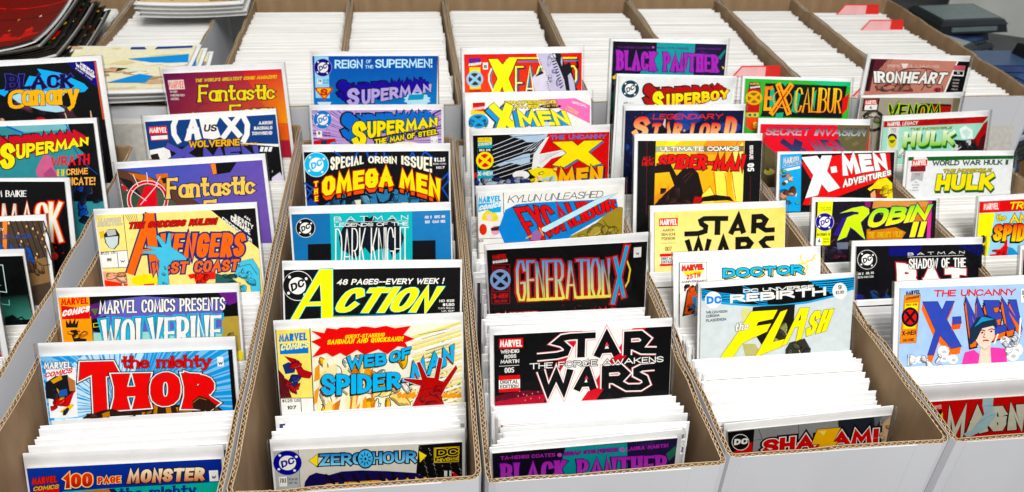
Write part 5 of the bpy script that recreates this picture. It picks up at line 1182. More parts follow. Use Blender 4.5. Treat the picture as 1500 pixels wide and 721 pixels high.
('P',1,'#f8ee20',[(6,59.4),(35.7,7.8),(38.4,7.8),(47.8,7.8),(47.2,60.2),(36.2,60),(36.5,44.3),(21.4,44.6),(13.2,59.5)]),
('L',1,'#28c0e8',1,[(25,40),(35.4,23.4),(35.9,39.8)],1),
('P',1,'#08080a',[(25,40),(35.4,23.4),(35.9,39.8)]),
('T',1,'CTION','#f8ee20',[(45.6,52.1),(140.6,52.7),(16.3,-25.8),(16.3,-26.2)],{'w':0.25,'ct':0.2,'sp':0.2,'out':[('#28c0e8',0.66)]}),
('T',1,'48 PAGES--EVERY WEEK !','#f4f2ec',[(51.4,23.8),(155.2,23.7),(1.6,-5.8),(1.5,-5.9)],{'w':0.22,'sp':0.4}),
('T',0,'NO 625','#f4f2ec',[(151.4,42.6),(166.3,42.5),(0,-2.7),(0,-2.7)],{'w':0.22}),
('T',0,'$1.50','#f4f2ec',[(154.8,46.7),(166.4,46.6),(0,-3),(0,-3)],{'w':0.26}),
('T',0,'CAN $2.00','#f4f2ec',[(150.5,49.6),(166.3,49.6),(0,-1.8),(0,-1.8)],{'w':0.16}),
('T',0,'U.K. 60P','#f4f2ec',[(153.8,52.5),(166.4,52.5),(0,-1.8),(0,-1.8)],{'w':0.16}),
('P',0,'#f8ee20',[(47.5,55.7),(172.1,55.2),(172.1,76.9),(47.2,74.3)]),
('L',0,'#2090c0',0.81,[(47.5,54.9),(172.6,54.4)],0),
('T',0,'COMICS WEEKLY','#08080a',[(48.6,64.2),(107.9,63.3),(0.1,-7.8),(0,-7.9)],{'w':0.24})]),
('pale sandy comic with bright blue letters and a red star burst, third box',0.1740,[[1.0, -0.0, -0.0032], [-0.001, 0.9483, -0.3173], [0.0031, 0.3173, 0.9483], [-0.04, 0.5295, -0.2042]],(1.7,172,8.1,0.0085),'#f6f2dc',[
('K',0,16,[(35.1,36.5),(169.9,97.9)],40,9.7,['#f0d888', '#f4ecc8', '#e8b040', '#f6f2dc', '#ecd07c', '#f8f4e4']),
('P',0,'#e89a28',[(67.8,76.3),(74.2,72),(71.6,87.6),(65.9,90.4)]),
('P',0,'#f0d888',[(73.9,86.1),(77.1,81.5),(76.5,97.4),(72.1,100.3)]),
('P',0,'#c8781c',[(86.2,72.6),(93.1,68.3),(87.7,83.7),(84.4,86.7)]),
('P',0,'#f4e8b0',[(60.4,50.4),(65.8,46.1),(63.2,61.4),(58.6,64.2)]),
('P',0,'#e89a28',[(35.1,47.4),(39.4,43.1),(38.7,58.4),(33.2,61.2)]),
('P',0,'#f0d888',[(77.3,46.9),(83.7,42.6),(78.9,57.8),(75.5,60.8)]),
('P',0,'#c8781c',[(69.1,44.8),(72.1,40.3),(72.6,55.8),(67.2,58.6)]),
('P',0,'#f4e8b0',[(46,48),(53.2,43.8),(49.5,59),(44.1,61.8)]),
('P',0,'#e89a28',[(48.3,86.5),(53.7,82.1),(51.3,97.8),(46.4,100.7)]),
('P',0,'#f0d888',[(43.6,85.1),(49.6,80.8),(47.4,96.5),(41.7,99.3)]),
('P',0,'#c8781c',[(84.2,54.4),(88.7,50),(85.8,65.4),(82.4,68.4)]),
('P',0,'#f4e8b0',[(43,40.2),(47.2,35.9),(45.7,51.1),(41,53.9)]),
('P',0,'#e89a28',[(33.2,70.9),(37.6,66.5),(35,82),(31.2,84.9)]),
('P',0,'#f0d888',[(79.5,63.5),(83.9,59.1),(82,74.6),(77.7,77.5)]),
('P',0,'#c8781c',[(74.1,41.5),(81.2,37.3),(75.3,52.4),(72.3,55.3)]),
('P',0,'#f4e8b0',[(74.7,82.1),(77.8,77.5),(78.1,93.4),(72.9,96.3)]),
('P',0,'#e89a28',[(53.8,67),(56.9,62.5),(55,78),(51.9,81)]),
('P',0,'#f0d888',[(42.2,85.8),(46.2,81.3),(45.4,97.1),(40.3,99.9)]),
('P',0,'#c8781c',[(84.7,87.8),(89.3,83.3),(87,99.1),(82.9,102.1)]),
('P',0,'#f4e8b0',[(62.1,77.7),(65.7,73.2),(65.4,89),(60.3,91.8)]),
('P',0,'#e89a28',[(77.4,83),(80.6,78.5),(81.3,94.4),(75.5,97.2)]),
('P',0,'#f0d888',[(39.1,54),(44.7,49.7),(42.7,65),(37.1,67.8)]),
('P',0,'#c8781c',[(51.3,84.8),(56.7,80.4),(53.3,96),(49.4,98.9)]),
('P',0,'#f4e8b0',[(52.1,46.4),(55.5,42),(53.6,57.3),(50.2,60.2)]),
('P',0,'#e89a28',[(70.9,89.8),(74.6,85.3),(72.2,101),(69,104)]),
('P',0,'#f0d888',[(88.9,66.8),(93.7,62.4),(90.8,77.9),(87.1,80.8)]),
('P',0,'#c8781c',[(65.9,80.6),(70.9,76.1),(68.3,91.8),(64.1,94.7)]),
('P',0,'#f4e8b0',[(35.3,83.3),(38.6,78.8),(37.7,94.5),(33.3,97.4)]),
('P',0,'#e89a28',[(81.4,45.7),(87.6,41.4),(85.3,56.7),(79.7,59.5)]),
('P',0,'#f0d888',[(68.1,78.7),(71.6,74.2),(70.5,89.9),(66.2,92.8)]),
('P',0,'#ece088',[(125.5,19.9),(168.9,8.1),(172,8.1),(172,9.5),(126.8,22.3)]),
('L',0,'#3a3428',0.37,[(131.5,19),(161.9,14.1)],0),
('P',0,'#f8f4e4',[(125.4,23.9),(172,11.2),(172,13.4),(126.7,26.2)]),
('L',0,'#3a3428',0.37,[(134.5,23.1),(156.2,17.8)],0),
('P',0,'#e8dc9c',[(125.2,27.8),(172,15.1),(172,17.4),(126.6,30.2)]),
('L',0,'#3a3428',0.37,[(149.5,27.9),(161.8,22.1)],0),
('P',0,'#ece088',[(125.1,31.8),(172,19.1),(172,21.4),(126.5,34.2)]),
('L',0,'#3a3428',0.37,[(148.9,31.9),(156,25.8)],0),
('P',0,'#f8f4e4',[(125,35.8),(172,23),(172,25.4),(126.3,38.2)]),
('L',0,'#3a3428',0.37,[(138.3,35.3),(159.9,30)],0),
('P',0,'#e8dc9c',[(124.9,39.8),(172,27),(172,29.3),(126.2,42.2)]),
('L',0,'#3a3428',0.37,[(138,39.3),(153.5,33.7)],0),
('P',0,'#ece088',[(124.7,43.9),(172,31),(172,33.3),(126.1,46.3)]),
('L',0,'#3a3428',0.37,[(136.3,43.3),(151.3,37.6)],0),
('P',0,'#f8f4e4',[(124.6,47.9),(172,35),(172,37.4),(126,50.3)]),
('L',0,'#3a3428',0.37,[(135.6,47.3),(163.4,42.3)],0),
('P',0,'#e8dc9c',[(124.5,51.9),(172,39.1),(172,41.4),(125.8,54.4)]),
('L',0,'#3a3428',0.38,[(148,52),(158.1,46)],0),
('P',0,'#ece088',[(124.3,56),(172,43.1),(172,45.4),(125.7,58.4)]),
('L',0,'#3a3428',0.38,[(138,55.5),(153.8,49.8)],0),
('P',0,'#f8f4e4',[(124.2,60.1),(172,47.1),(172,49.5),(125.6,62.5)]),
('L',0,'#3a3428',0.38,[(129,59.1),(152.8,53.9)],0),
('P',0,'#e8dc9c',[(124.1,64.1),(172,51.2),(172,53.5),(125.4,66.6)]),
('L',0,'#3a3428',0.38,[(143.9,64),(161.3,58.4)],0),
('P',0,'#ece088',[(124,68.2),(172,55.3),(172,57.6),(125.3,70.7)]),
('L',0,'#3a3428',0.38,[(134.7,67.6),(160.1,62.5)],0),
('P',0,'#f8f4e4',[(123.8,72.3),(172,59.4),(171.9,61.7),(125.2,74.8)]),
('L',0,'#3a3428',0.38,[(143.5,72.2),(158.7,66.5)],0),
('P',0,'#e8dc9c',[(123.7,76.4),(171.9,63.5),(171.9,65.8),(125.1,78.9)]),
('L',0,'#3a3428',0.38,[(141,76.2),(159.5,70.6)],0),
('P',0,'#ece088',[(123.6,80.5),(171.8,67.6),(171.8,69.9),(124.9,83)]),
('L',0,'#3a3428',0.38,[(134.4,79.9),(158.6,74.7)],0),
('P',0,'#f8f4e4',[(123.4,84.7),(171.8,71.7),(171.7,74.1),(124.8,87.2)]),
('L',0,'#3a3428',0.38,[(132.5,84),(155.4,78.7)],0),
('P',0,'#e8dc9c',[(123.3,88.8),(171.7,75.8),(171.7,78.2),(124.7,91.3)]),
('L',0,'#3a3428',0.38,[(143,88.8),(158.3,83)],0),
('P',0,'#ece088',[(123.2,93),(171.6,80),(171.6,82.4),(124.5,95.5)]),
('L',0,'#3a3428',0.38,[(132.5,92.3),(161.9,87.4)],0),
('P',0,'#f8f4e4',[(123,97.1),(171.6,84.1),(171.5,86.6),(124.4,99.6)]),
('L',0,'#3a3428',0.38,[(140.2,97),(156.5,91.2)],0),
('P',0,'#e8dc9c',[(122.9,101.3),(171.5,88.3),(171.5,90.7),(124.3,103.8)]),
('L',0,'#3a3428',0.38,[(126.1,100.2),(155.9,95.4)],0),
('P',0,'#ece088',[(122.8,105.5),(171.4,92.5),(171.4,94.9),(124.2,108)]),
('L',0,'#3a3428',0.39,[(131.2,104.8),(157.6,99.7)],0),
('P',0,'#e89a28',[(109.2,78.1),(113.6,76),(114.9,81.6),(110.5,82.9)]),
('P',0,'#e89a28',[(113.5,80.2),(117.9,76.2),(119.2,81.9),(114.8,83.2)]),
('P',0,'#e89a28',[(117.7,82.4),(122.2,76.5),(123.5,82.1),(119.1,83.5)]),
('P',0,'#e89a28',[(122.2,78.9),(126.6,76.8),(127.8,82.4),(123.5,83.7)]),
('P',0,'#e89a28',[(126.4,81),(130.9,77),(132.2,82.7),(127.8,84)]),
('P',0,'#e89a28',[(130.7,83.2),(135.2,77.3),(136.5,82.9),(132.1,84.3)]),
('P',0,'#e89a28',[(135.2,79.7),(139.6,77.6),(140.9,83.2),(136.5,84.5)]),
('P',0,'#e89a28',[(139.5,81.8),(143.9,77.8),(145.2,83.5),(140.8,84.8)]),
('P',0,'#e89a28',[(143.8,84),(148.3,78.1),(149.6,83.7),(145.2,85.1)]),
('P',0,'#e89a28',[(148.2,80.5),(152.7,78.3),(154,84),(149.6,85.3)]),
('P',0,'#e89a28',[(152.6,82.7),(157,78.6),(158.4,84.3),(154,85.6)]),
('P',0,'#e89a28',[(156.9,84.8),(161.4,78.9),(162.8,84.6),(158.3,85.9)]),
('P',0,'#e89a28',[(161.4,81.3),(165.8,79.1),(167.2,84.8),(162.7,86.2)]),
('P',0,'#e89a28',[(165.7,83.5),(170.2,79.4),(171.6,85.1),(167.1,86.4)]),
('P',0,'#f3e27a',[(1.7,8.1),(32.5,8.1),(31.7,77.4),(1.7,76.1)]),
('P',0,'#f4f2ec',[(1.7,76.1),(31.7,77.4),(31.2,98.5),(1.7,96.6)]),
('L',0,'#08080a',0.75,[(32.8,7.4),(31.2,98.5)],0),
('L',0,'#08080a',0.59,[(2.3,7.4),(1,96.5)],0),
('L',0,'#08080a',0.59,[(0.8,76.1),(31.7,77.4)],0),
('L',0,'#08080a',0.60,[(20,77),(19.7,97.8)],0),
('T',2,'MARVEL','#2878c8',[(4.1,19.4),(29.6,19.2),(0.6,-7.7),(0.5,-7.8)],{'w':0.24,'sp':0.2}),
('P',2,'#2878c8',[(4.8,21.6),(30.3,21.4),(30.1,32),(4.3,31.8)]),
('T',2,'COMICS','#f6ee90',[(4.7,28.5),(30.2,26.5),(1.9,-6.8),(1.8,-6.8)],{'w':0.24,'sp':0.25}),
('P',0,'#5a1820',[(1.7,49.7),(1.8,46.8),(6.3,53.2),(12,76),(1.7,75.8)]),
('P',0,'#a82028',[(7.8,33.5),(18.5,37.1),(24.7,48.1),(32.8,51.7),(29.6,57.7),(20,55.6),(16.6,44.6),(9,35.1)]),
('P',0,'#203070',[(5.7,42.5),(11.4,39.8),(18.1,43.2),(16.2,50.7),(7.8,51.8)]),
('P',0,'#203070',[(12,61.3),(18.4,58.5),(19.2,67.9),(13.5,69.9)]),
('T',0,'$1.25 US','#08080a',[(2.7,80.4),(19.2,80.7),(0.2,-3.1),(0.2,-3.1)],{'w':0.18}),
('T',0,'107','#08080a',[(6.9,87.9),(15,88),(0.3,-3.8),(0.3,-3.8)],{'w':0.24}),
('P',0,'#e01c1c',[(34,10),(45.5,12.8),(47.7,8.1),(49.7,8.1),(57.4,9.7),(60.2,8.1),(66.9,8.1),(75.4,9.5),(79.9,8.1),(83,8.1),(92.1,9.9),(102,8.4),(110.3,11.2),(125.1,9.5),(117.8,18),(128.2,22.8),(118.9,25.7),(121.6,31.2),(112.4,29.2),(102.2,36.8),(94,31.3),(81.1,36.2),(74.4,31),(64.3,36.9),(58.9,33.2),(51.7,36.6),(46.4,32.5),(33,36.4),(41.3,26.2),(33.3,20.5),(42.5,17.2)]),
('T',0,'GUEST-STARRING','#f7e84a',[(63.8,19.5),(100.1,19.1),(1,-3.9),(1,-3.9)],{}),
('T',0,'SANDMAN AND QUICKSAND!','#f7e84a',[(47.2,24.4),(116.8,24.4),(1.4,-4.8),(1.3,-4.8)],{'w':0.22}),
('T',1,'WEB','#28b4e8',[(64.3,50.4),(101.1,47.8),(0.7,-13.2),(0.5,-12.9)],{'w':0.25,'sp':0.35,'out':[('#08080a',0.59)],'drop':('#e03020',-0.46,0.75)}),
('T',1,'OF','#28b4e8',[(104,46.1),(124.1,41.4),(0.4,-11.4),(0.4,-11.4)],{'w':0.26,'sp':0.35,'out':[('#08080a',0.59)],'drop':('#e03020',-0.45,0.75)}),
('T',1,'SPIDER-','#28b4e8',[(39.4,75.4),(123.9,70.3),(1.3,-22.5),(0.5,-16.5)],{'w':0.24,'sp':0.35,'out':[('#08080a',0.6)],'drop':('#e03020',-1.05,1.19),'arch':(-0.1,2.2)}),
('T',1,'MAN','#28b4e8',[(122.5,69.1),(164.9,47),(0.7,-21.1),(0.3,-17.4)],{'w':0.24,'sp':0.3,'out':[('#08080a',0.6)],'drop':('#e03020',-0.9,1.21)}),
('L',0,'#f4f2ec',1.4,[(122.4,94.8),(129.4,80.1),(132.5,70.8),(116.9,64),(117.2,62.5),(134.1,65),(129.6,47.1),(132.1,46.4),(138.5,62.5),(145.7,63.7),(150.3,42.8),(153.4,44.2),(149.3,66.2),(154.3,68.1),(166.3,51.8),(167.4,55),(156,73.8),(151.1,83),(155.9,97)],1),
('L',0,'#08080a',0.60,[(122.4,94.8),(129.4,80.1),(132.5,70.8),(116.9,64),(117.2,62.5),(134.1,65),(129.6,47.1),(132.1,46.4),(138.5,62.5),(145.7,63.7),(150.3,42.8),(153.4,44.2),(149.3,66.2),(154.3,68.1),(166.3,51.8),(167.4,55),(156,73.8),(151.1,83),(155.9,97)],1),
('P',0,'#b01c24',[(122.4,94.8),(129.4,80.1),(132.5,70.8),(116.9,64),(117.2,62.5),(134.1,65),(129.6,47.1),(132.1,46.4),(138.5,62.5),(145.7,63.7),(150.3,42.8),(153.4,44.2),(149.3,66.2),(154.3,68.1),(166.3,51.8),(167.4,55),(156,73.8),(151.1,83),(155.9,97)]),
('L',0,'#6a1018',0.61,[(130.9,76.2),(141.1,73.7),(151.2,77.5)],0),
('L',0,'#6a1018',0.61,[(129.2,84.1),(142.4,80.9),(152.5,85.5)],0),
('K',0,17,[(131.1,71.5),(152.3,93.5)],6,5.8,['#b01c24', '#8c141c']),
('K',0,18,[(4.9,34.8),(28.6,73.1)],6,5.5,['#a82028', '#203070', '#a82028'])]),
('pale grey comic with blue lettering between two yellow arrows, third box',0.1740,[[0.9999, 0.0, -0.0115], [-0.0028, 0.9703, -0.2419], [0.0111, 0.2419, 0.9702], [-0.0455, 0.4729, -0.2848]],(2.5,171.3,10.6,0.0131),'#d8d4ca',[
('P',0,'#b4b8b8',[(2.5,10.6),(24.6,10.6),(23.3,57.8),(2.5,56.2)]),
('L',0,'#404040',0.42,[(24.6,9.9),(23.3,57.8)],0),
('P',0,'#f4f2ec',[(5.3,37.4),(12.4,37.4),(12.4,47.8),(5.3,47.8)]),
('L',0,'#08080a',0.41,[(13.4,38),(12.7,47.8)],0),
('T',0,'703','#08080a',[(5.5,43.9),(11.4,44),(0.4,-4.8),(0.3,-4.8)],{}),
('T',0,'$1.50 US','#404850',[(13.9,41.8),(21.6,42.1),(0.2,-2.4),(0.2,-2.4)],{'w':0.16}),
('T',0,'SEP 94','#404850',[(13.6,45.7),(21.3,46),(0.2,-2.4),(0.2,-2.4)],{'w':0.16}),
('P',0,'#08080a',[(131.6,12.4),(171.3,11.7),(171.3,11.7),(171.3,56.8),(127.5,53.5)]),
('E',0,'#d8d8d8',[(132.2,13.9),(0.3,0),(0,0.3)],4),
('E',0,'#d8d8d8',[(141.5,21.7),(0.4,0),(0,0.5)],4),
('E',0,'#d8d8d8',[(150.9,29.5),(0.5,0),(0,0.6)],4),
('E',0,'#d8d8d8',[(160.4,37.4),(0.3,0),(0,0.3)],4),
('E',0,'#d8d8d8',[(169.9,45.4),(0.4,0),(0,0.5)],4),
('E',0,'#d8d8d8',[(140.6,16.8),(0.5,0),(0,0.6)],4),
('E',0,'#d8d8d8',[(149.9,24.6),(0.3,0),(0,0.3)],4),
('E',0,'#d8d8d8',[(159.3,32.4),(0.4,0),(0,0.5)],4),
('E',0,'#d8d8d8',[(168.9,40.4),(0.6,0),(0,0.7)],4),
('E',0,'#d8d8d8',[(139.1,45.5),(0.3,0),(0,0.3)],4),
('E',0,'#d8d8d8',[(148.9,19.6),(0.4,0),(0,0.5)],4),
('E',0,'#d8d8d8',[(158.3,27.4),(0.5,0),(0,0.6)],4),
('E',0,'#d8d8d8',[(167.8,35.3),(0.3,0),(0,0.3)],4),
('E',0,'#d8d8d8',[(138.1,40.4),(0.4,0),(0,0.5)],4),
('E',0,'#d8d8d8',[(147.5,48.4),(0.6,0),(0,0.7)],4),
('E',0,'#d8d8d8',[(157.3,22.5),(0.3,0),(0,0.3)],4),
('E',0,'#d8d8d8',[(166.8,30.3),(0.4,0),(0,0.5)],4),
('E',0,'#d8d8d8',[(137.1,35.4),(0.5,0),(0,0.6)],4),
('E',0,'#d8d8d8',[(146.5,43.4),(0.3,0),(0,0.3)],4),
('E',0,'#d8d8d8',[(156.3,17.5),(0.4,0),(0,0.5)],4),
('E',0,'#d8d8d8',[(165.8,25.4),(0.5,0),(0,0.6)],4),
('E',0,'#d8d8d8',[(136.2,30.5),(0.3,0),(0,0.3)],4),
('E',0,'#d8d8d8',[(145.6,38.4),(0.4,0),(0,0.5)],4),
('E',0,'#d8d8d8',[(155,46.3),(0.6,0),(0,0.7)],4),
('E',0,'#d8d8d8',[(164.8,20.4),(0.3,0),(0,0.3)],4),
('E',0,'#d8d8d8',[(135.2,25.5),(0.4,0),(0,0.5)],4),
('E',0,'#d8d8d8',[(144.6,33.4),(0.5,0),(0,0.6)],4),
('E',0,'#d8d8d8',[(154,41.3),(0.3,0),(0,0.3)],4),
('E',0,'#d8d8d8',[(163.6,49.3),(0.4,0),(0,0.5)],4),
('E',0,'#d8d8d8',[(134.3,20.6),(0.5,0),(0,0.6)],4),
('E',0,'#d8d8d8',[(143.6,28.4),(0.3,0),(0,0.3)],4),
('E',0,'#d8d8d8',[(153,36.3),(0.4,0),(0,0.5)],4),
('E',0,'#d8d8d8',[(162.5,44.2),(0.6,0),(0,0.7)],4),
('E',0,'#d8d8d8',[(133.4,15.7),(0.3,0),(0,0.3)],4),
('E',0,'#d8d8d8',[(142.7,23.4),(0.4,0),(0,0.5)],4),
('E',0,'#d8d8d8',[(152,31.3),(0.5,0),(0,0.6)],4),
('E',0,'#d8d8d8',[(161.5,39.2),(0.3,0),(0,0.3)],4),
('E',0,'#d8d8d8',[(131.8,44.3),(0.4,0),(0,0.5)],4),
('E',0,'#d8d8d8',[(141.7,18.5),(0.5,0),(0,0.6)],4),
('E',0,'#d8d8d8',[(151,26.3),(0.3,0),(0,0.3)],4),
('E',0,'#d8d8d8',[(160.5,34.2),(0.4,0),(0,0.5)],4),
('E',0,'#d8d8d8',[(170.1,42.2),(0.6,0),(0,0.7)],4),
('E',0,'#d8d8d8',[(140.2,47.3),(0.3,0),(0,0.3)],4),
('E',0,'#d8d8d8',[(150.1,21.4),(0.4,0),(0,0.5)],4),
('E',0,'#d8d8d8',[(159.5,29.2),(0.5,0),(0,0.6)],4),
('E',0,'#d8d8d8',[(169,37.1),(0.3,0),(0,0.3)],4),
('E',0,'#d8d8d8',[(139.2,42.2),(0.4,0),(0,0.5)],4),
('E',0,'#d8d8d8',[(149.1,16.4),(0.5,0),(0,0.6)],4),
('E',0,'#d8d8d8',[(158.5,24.2),(0.3,0),(0,0.3)],4),
('E',0,'#d8d8d8',[(168,32.1),(0.4,0),(0,0.5)],4),
('E',0,'#d8d8d8',[(138.3,37.2),(0.5,0),(0,0.6)],4),
('E',0,'#d8d8d8',[(147.7,45.2),(0.3,0),(0,0.3)],4),
('E',0,'#d8d8d8',[(157.5,19.3),(0.4,0),(0,0.5)],4),
('E',0,'#d8d8d8',[(167,27.1),(0.5,0),(0,0.6)],4),
('E',0,'#d8d8d8',[(137.3,32.2),(0.3,0),(0,0.3)],4),
('E',0,'#d8d8d8',[(146.7,40.1),(0.4,0),(0,0.5)],4),
('E',0,'#d8d8d8',[(156.2,48.1),(0.6,0),(0,0.7)],4),
('E',0,'#d8d8d8',[(165.9,22.2),(0.3,0),(0,0.3)],4),
('E',0,'#d8d8d8',[(136.4,27.3),(0.4,0),(0,0.5)],4),
('E',0,'#d8d8d8',[(145.7,35.1),(0.5,0),(0,0.6)],4),
('E',2,'#181888',[(14.2,23),(12.4,0.9),(-0.9,12.9)],22),
('E',2,'#f4f2ec',[(8,14.6),(1.3,0.1),(-0.1,1.4)],5),
('E',2,'#f4f2ec',[(22.3,17.1),(1.4,0.1),(-0.1,1.4)],5),
('E',2,'#f4f2ec',[(6.1,29.1),(1.4,0.1),(-0.1,1.4)],5),
('E',2,'#f4f2ec',[(19.8,31.4),(1.4,0.1),(-0.1,1.4)],5),
('E',2,'#f4f2ec',[(14.2,23),(7.4,0.5),(-0.6,7.7)],22),
('T',2,'DC','#181888',[(8.9,28.2),(20.6,23.7),(-0.7,-7.3),(-0.7,-7.2)],{'w':0.26,'sp':0.35}),
('P',1,'#f8e020',[(32.9,22.1),(41.3,15.2),(40.5,29.5)]),
('L',1,'#08080a',0.41,[(32.9,22.1),(41.3,15.2),(40.5,29.5)],1),
('P',1,'#f8e020',[(131.5,18.1),(139,23.8),(132.2,31.4)]),
('L',1,'#08080a',0.42,[(131.5,18.1),(139,23.8),(132.2,31.4)],1),
('T',1,'ZERO HOUR','#48b4e8',[(42.2,28.1),(129.3,30.7),(0.7,-12.5),(0.3,-12.5)],{'w':0.22,'sp':0.3,'grad':('#1c7cc0','#8cd8f4'),'out':[('#08080a',1.25)]}),
('E',1,'#08080a',[(83.2,23.5),(7.6,0.5),(-0.4,10.6)],22),
('E',1,'#58b8e8',[(83.2,23.5),(6.6,0.5),(-0.4,9.1)],22),
('P',1,'#103c6c',[(85.6,23.7),(88.8,26.8),(84.9,25.8),(85.9,31.1),(83.4,26.9),(81.8,31.8),(81.8,26.3),(78.3,28.6),(80.8,24.5),(77.1,23.1),(80.9,22.2),(78.7,17.8),(82.1,20.5),(82.4,15.2),(83.7,20.2),(86.5,16.4),(85.1,21.5),(89,21)]),
('E',1,'#58b8e8',[(83.2,23.5),(2.8,0.2),(-0.2,3.8)],22),
('E',1,'#08080a',[(83.2,23.5),(1,0.1),(-0.1,1.4)],22),
('L',2,'#e0c020',0.71,[(145.7,16.4),(168.4,16.4),(167.7,32.4),(145.5,31.9)],1),
('T',2,'DC','#08080a',[(147.3,25.9),(167.7,25.5),(0.1,-8.5),(0,-8.5)],{'w':0.26,'sp':0.35,'out':[('#e0c020',0.85)]}),
('T',2,'UNIVERSE','#e0c020',[(145.5,31.3),(168.4,30.9),(0,-3.4),(0,-3.4)],{}),
('P',1,'#141048',[(25.8,58),(28,44.4),(32.2,37.8),(38.6,35),(49.8,38.4),(61.3,35.4),(79.1,35.4),(104.6,38.3),(127.8,41.8),(140.7,49.5),(140.4,67)]),
('P',1,'#0a0820',[(44.8,37.3),(47.9,37),(60.5,51.5),(57.8,54.3)]),
('P',1,'#0a0820',[(56.8,37.8),(59.9,37.6),(70.7,52.2),(68,55.1)]),
('P',1,'#0a0820',[(68.8,38.4),(72,38.2),(80.9,53),(78.2,55.9)]),
('P',1,'#0a0820',[(80.9,39),(84.1,38.8),(91.2,53.8),(88.5,56.7)]),
('P',1,'#0a0820',[(93,39.6),(96.2,39.4),(101.5,54.6),(98.8,57.5)]),
('P',1,'#0a0820',[(105.2,40.2),(108.4,40),(111.9,55.4),(109.2,58.3)]),
('P',1,'#0a0820',[(117.4,40.8),(120.7,40.6),(122.3,56.2),(119.6,59.1)]),
('T',1,'SUPERMAN','#f0b020',[(43.4,61),(138,55),(0.8,-13.8),(0.1,-8.1)],{'w':0.25,'sp':0.3,'grad':('#f0a820','#f8e020')}),
('P',0,'#e02018',[(163.1,42.9),(169.6,50.4),(162.4,49.8)]),
('T',0,'III II','#f4f2ec',[(154.5,47.7),(161.1,47.9),(0.1,-6.2),(0,-6.2)],{'w':0.14})]),
('red comic with a big yellow letter and a grey trunk like shape, fourth box',0.1660,[[1.0, -0.0, 0.0067], [0.0023, 0.9397, -0.342], [-0.0063, 0.342, 0.9397], [0.1644, 0.9873, -0.1182]],(3.1,165,8.4,0.0011),'#e01818',[
('G',0,('#d81414', '#d81414', '#e04030', '#ec5c28'),[(3.1,8.4),(165,8.5),(163.1,79),(3.1,75.5)]),
('P',2,'#5a2a88',[(9.4,13.5),(25.6,13.5),(25.6,20.4),(9.4,20.4)]),
('T',2,'COMICS','#f4f2ec',[(8.4,24.1),(25.5,22.4),(1.1,-3.8),(1.1,-3.9)],{'w':0.3}),
('P',2,'#f8d820',[(9.8,25.5),(24.8,25.5),(24.8,54.8),(9.8,54.8)]),
('E',2,'#9cc8e4',[(16.9,41.4),(11.5,0.2),(-0.3,11.2)],22),
('E',2,'#30302c',[(16.9,41.4),(8.5,0.2),(-0.2,8.3)],22),
('L',2,'#9cc8e4',3.6,[(9.5,35.7),(24.3,47.2)],0),
('L',2,'#9cc8e4',3.6,[(9.9,48),(23.9,34.8)],0),
('P',0,'#f4f2ec',[(28.3,19.6),(35.2,19.6),(35.2,28.6),(28.3,28.6)]),
('T',0,'III','#08080a',[(29.6,27.1),(33.6,26.9),(0.1,-4.4),(0.1,-4.4)],{'w':0.12}),
('T',0,'X-MEN','#08080a',[(9,58.4),(24.6,58.5),(0.1,-2.5),(0.1,-2.5)],{'w':0.24}),
('L',1,'#08080a',3.7,[(63.5,14.5),(158.2,15.5),(159.5,29.2)],0),
('L',1,'#2a80c0',1.8,[(76,19.3),(159.5,18.8)],0),
('L',1,'#08080a',1.8,[(36.1,15.1),(48.5,15),(55.3,22.9),(61.6,14.9),(75.4,14.2),(63.2,41.7),(74.2,69.6),(60.3,69.3),(54.2,51.9),(46.4,69),(33.8,68.8),(48.1,41.4)],1),
('P',1,'#f6ee40',[(36.1,15.1),(48.5,15),(55.3,22.9),(61.6,14.9),(75.4,14.2),(63.2,41.7),(74.2,69.6),(60.3,69.3),(54.2,51.9),(46.4,69),(33.8,68.8),(48.1,41.4)]),
('L',1,'#f0ecc8',2.2,[(40.2,27.3),(36.3,35.7),(36.2,44.2),(40.9,56.6)],0),
('L',1,'#2a80c0',1.7,[(42.1,28.5),(38.4,37),(38.3,44.3),(42.2,54.2)],0),
('L',1,'#f6ee40',2.2,[(63.5,14.3),(158.2,15.2)],0),
('T',1,'FACTOR','#f6ee40',[(71.6,72),(159.9,72.7),(0.5,-47.3),(-0.4,-47.7)],{'w':0.14,'sp':0.35,'ang':1,'grad':('#f8ee20','#f4f0d8'),'out':[('#08080a',1.01)],'drop':('#2a80c0',2.3,1.3)}),
('P',0,'#100c18',[(124.1,8.4),(134.9,8.4),(141,24),(148,20.5),(151.9,32.8),(159.8,66.4),(143.1,66.1),(131.5,28.8)]),
('P',0,'#c4c0d8',[(102.2,8.4),(124.2,8.4),(132.8,26.3),(140.4,44.9),(144.4,66.1),(120,65.6),(115.6,38.3)]),
('L',0,'#f4f2ec',1,[(102.2,10),(109.9,30.9),(117.5,43.3),(121.3,58.2)],0),
('P',0,'#d8d4e4',[(95.3,41.6),(99.8,36.8),(112.4,34),(118.8,45.8),(122.6,65.7),(100.9,65.2)]),
('P',0,'#100c18',[(99.8,39.9),(104.8,33.8),(111.2,32.7),(111.8,35.2),(103.6,38.7)]),
('P',0,'#c4c0d8',[(145.5,38.8),(149.4,35.2),(154.5,47.7),(157.2,66.4),(149.5,66.2)]),
('P',0,'#1c1830',[(120.1,11.5),(126.4,10.4),(126.7,11.8),(121.3,13)]),
('P',0,'#1c1830',[(121.3,15.4),(127.5,14),(127.8,15.5),(122.6,16.9)]),
('P',0,'#1c1830',[(122.6,19.3),(128.7,17.7),(128.9,19.2),(123.9,20.8)]),
('P',0,'#1c1830',[(123.9,23.3),(129.8,21.4),(130.1,22.9),(125.1,24.7)]),
('P',0,'#1c1830',[(125.1,27.2),(131,25.1),(131.2,26.6),(126.4,28.7)]),
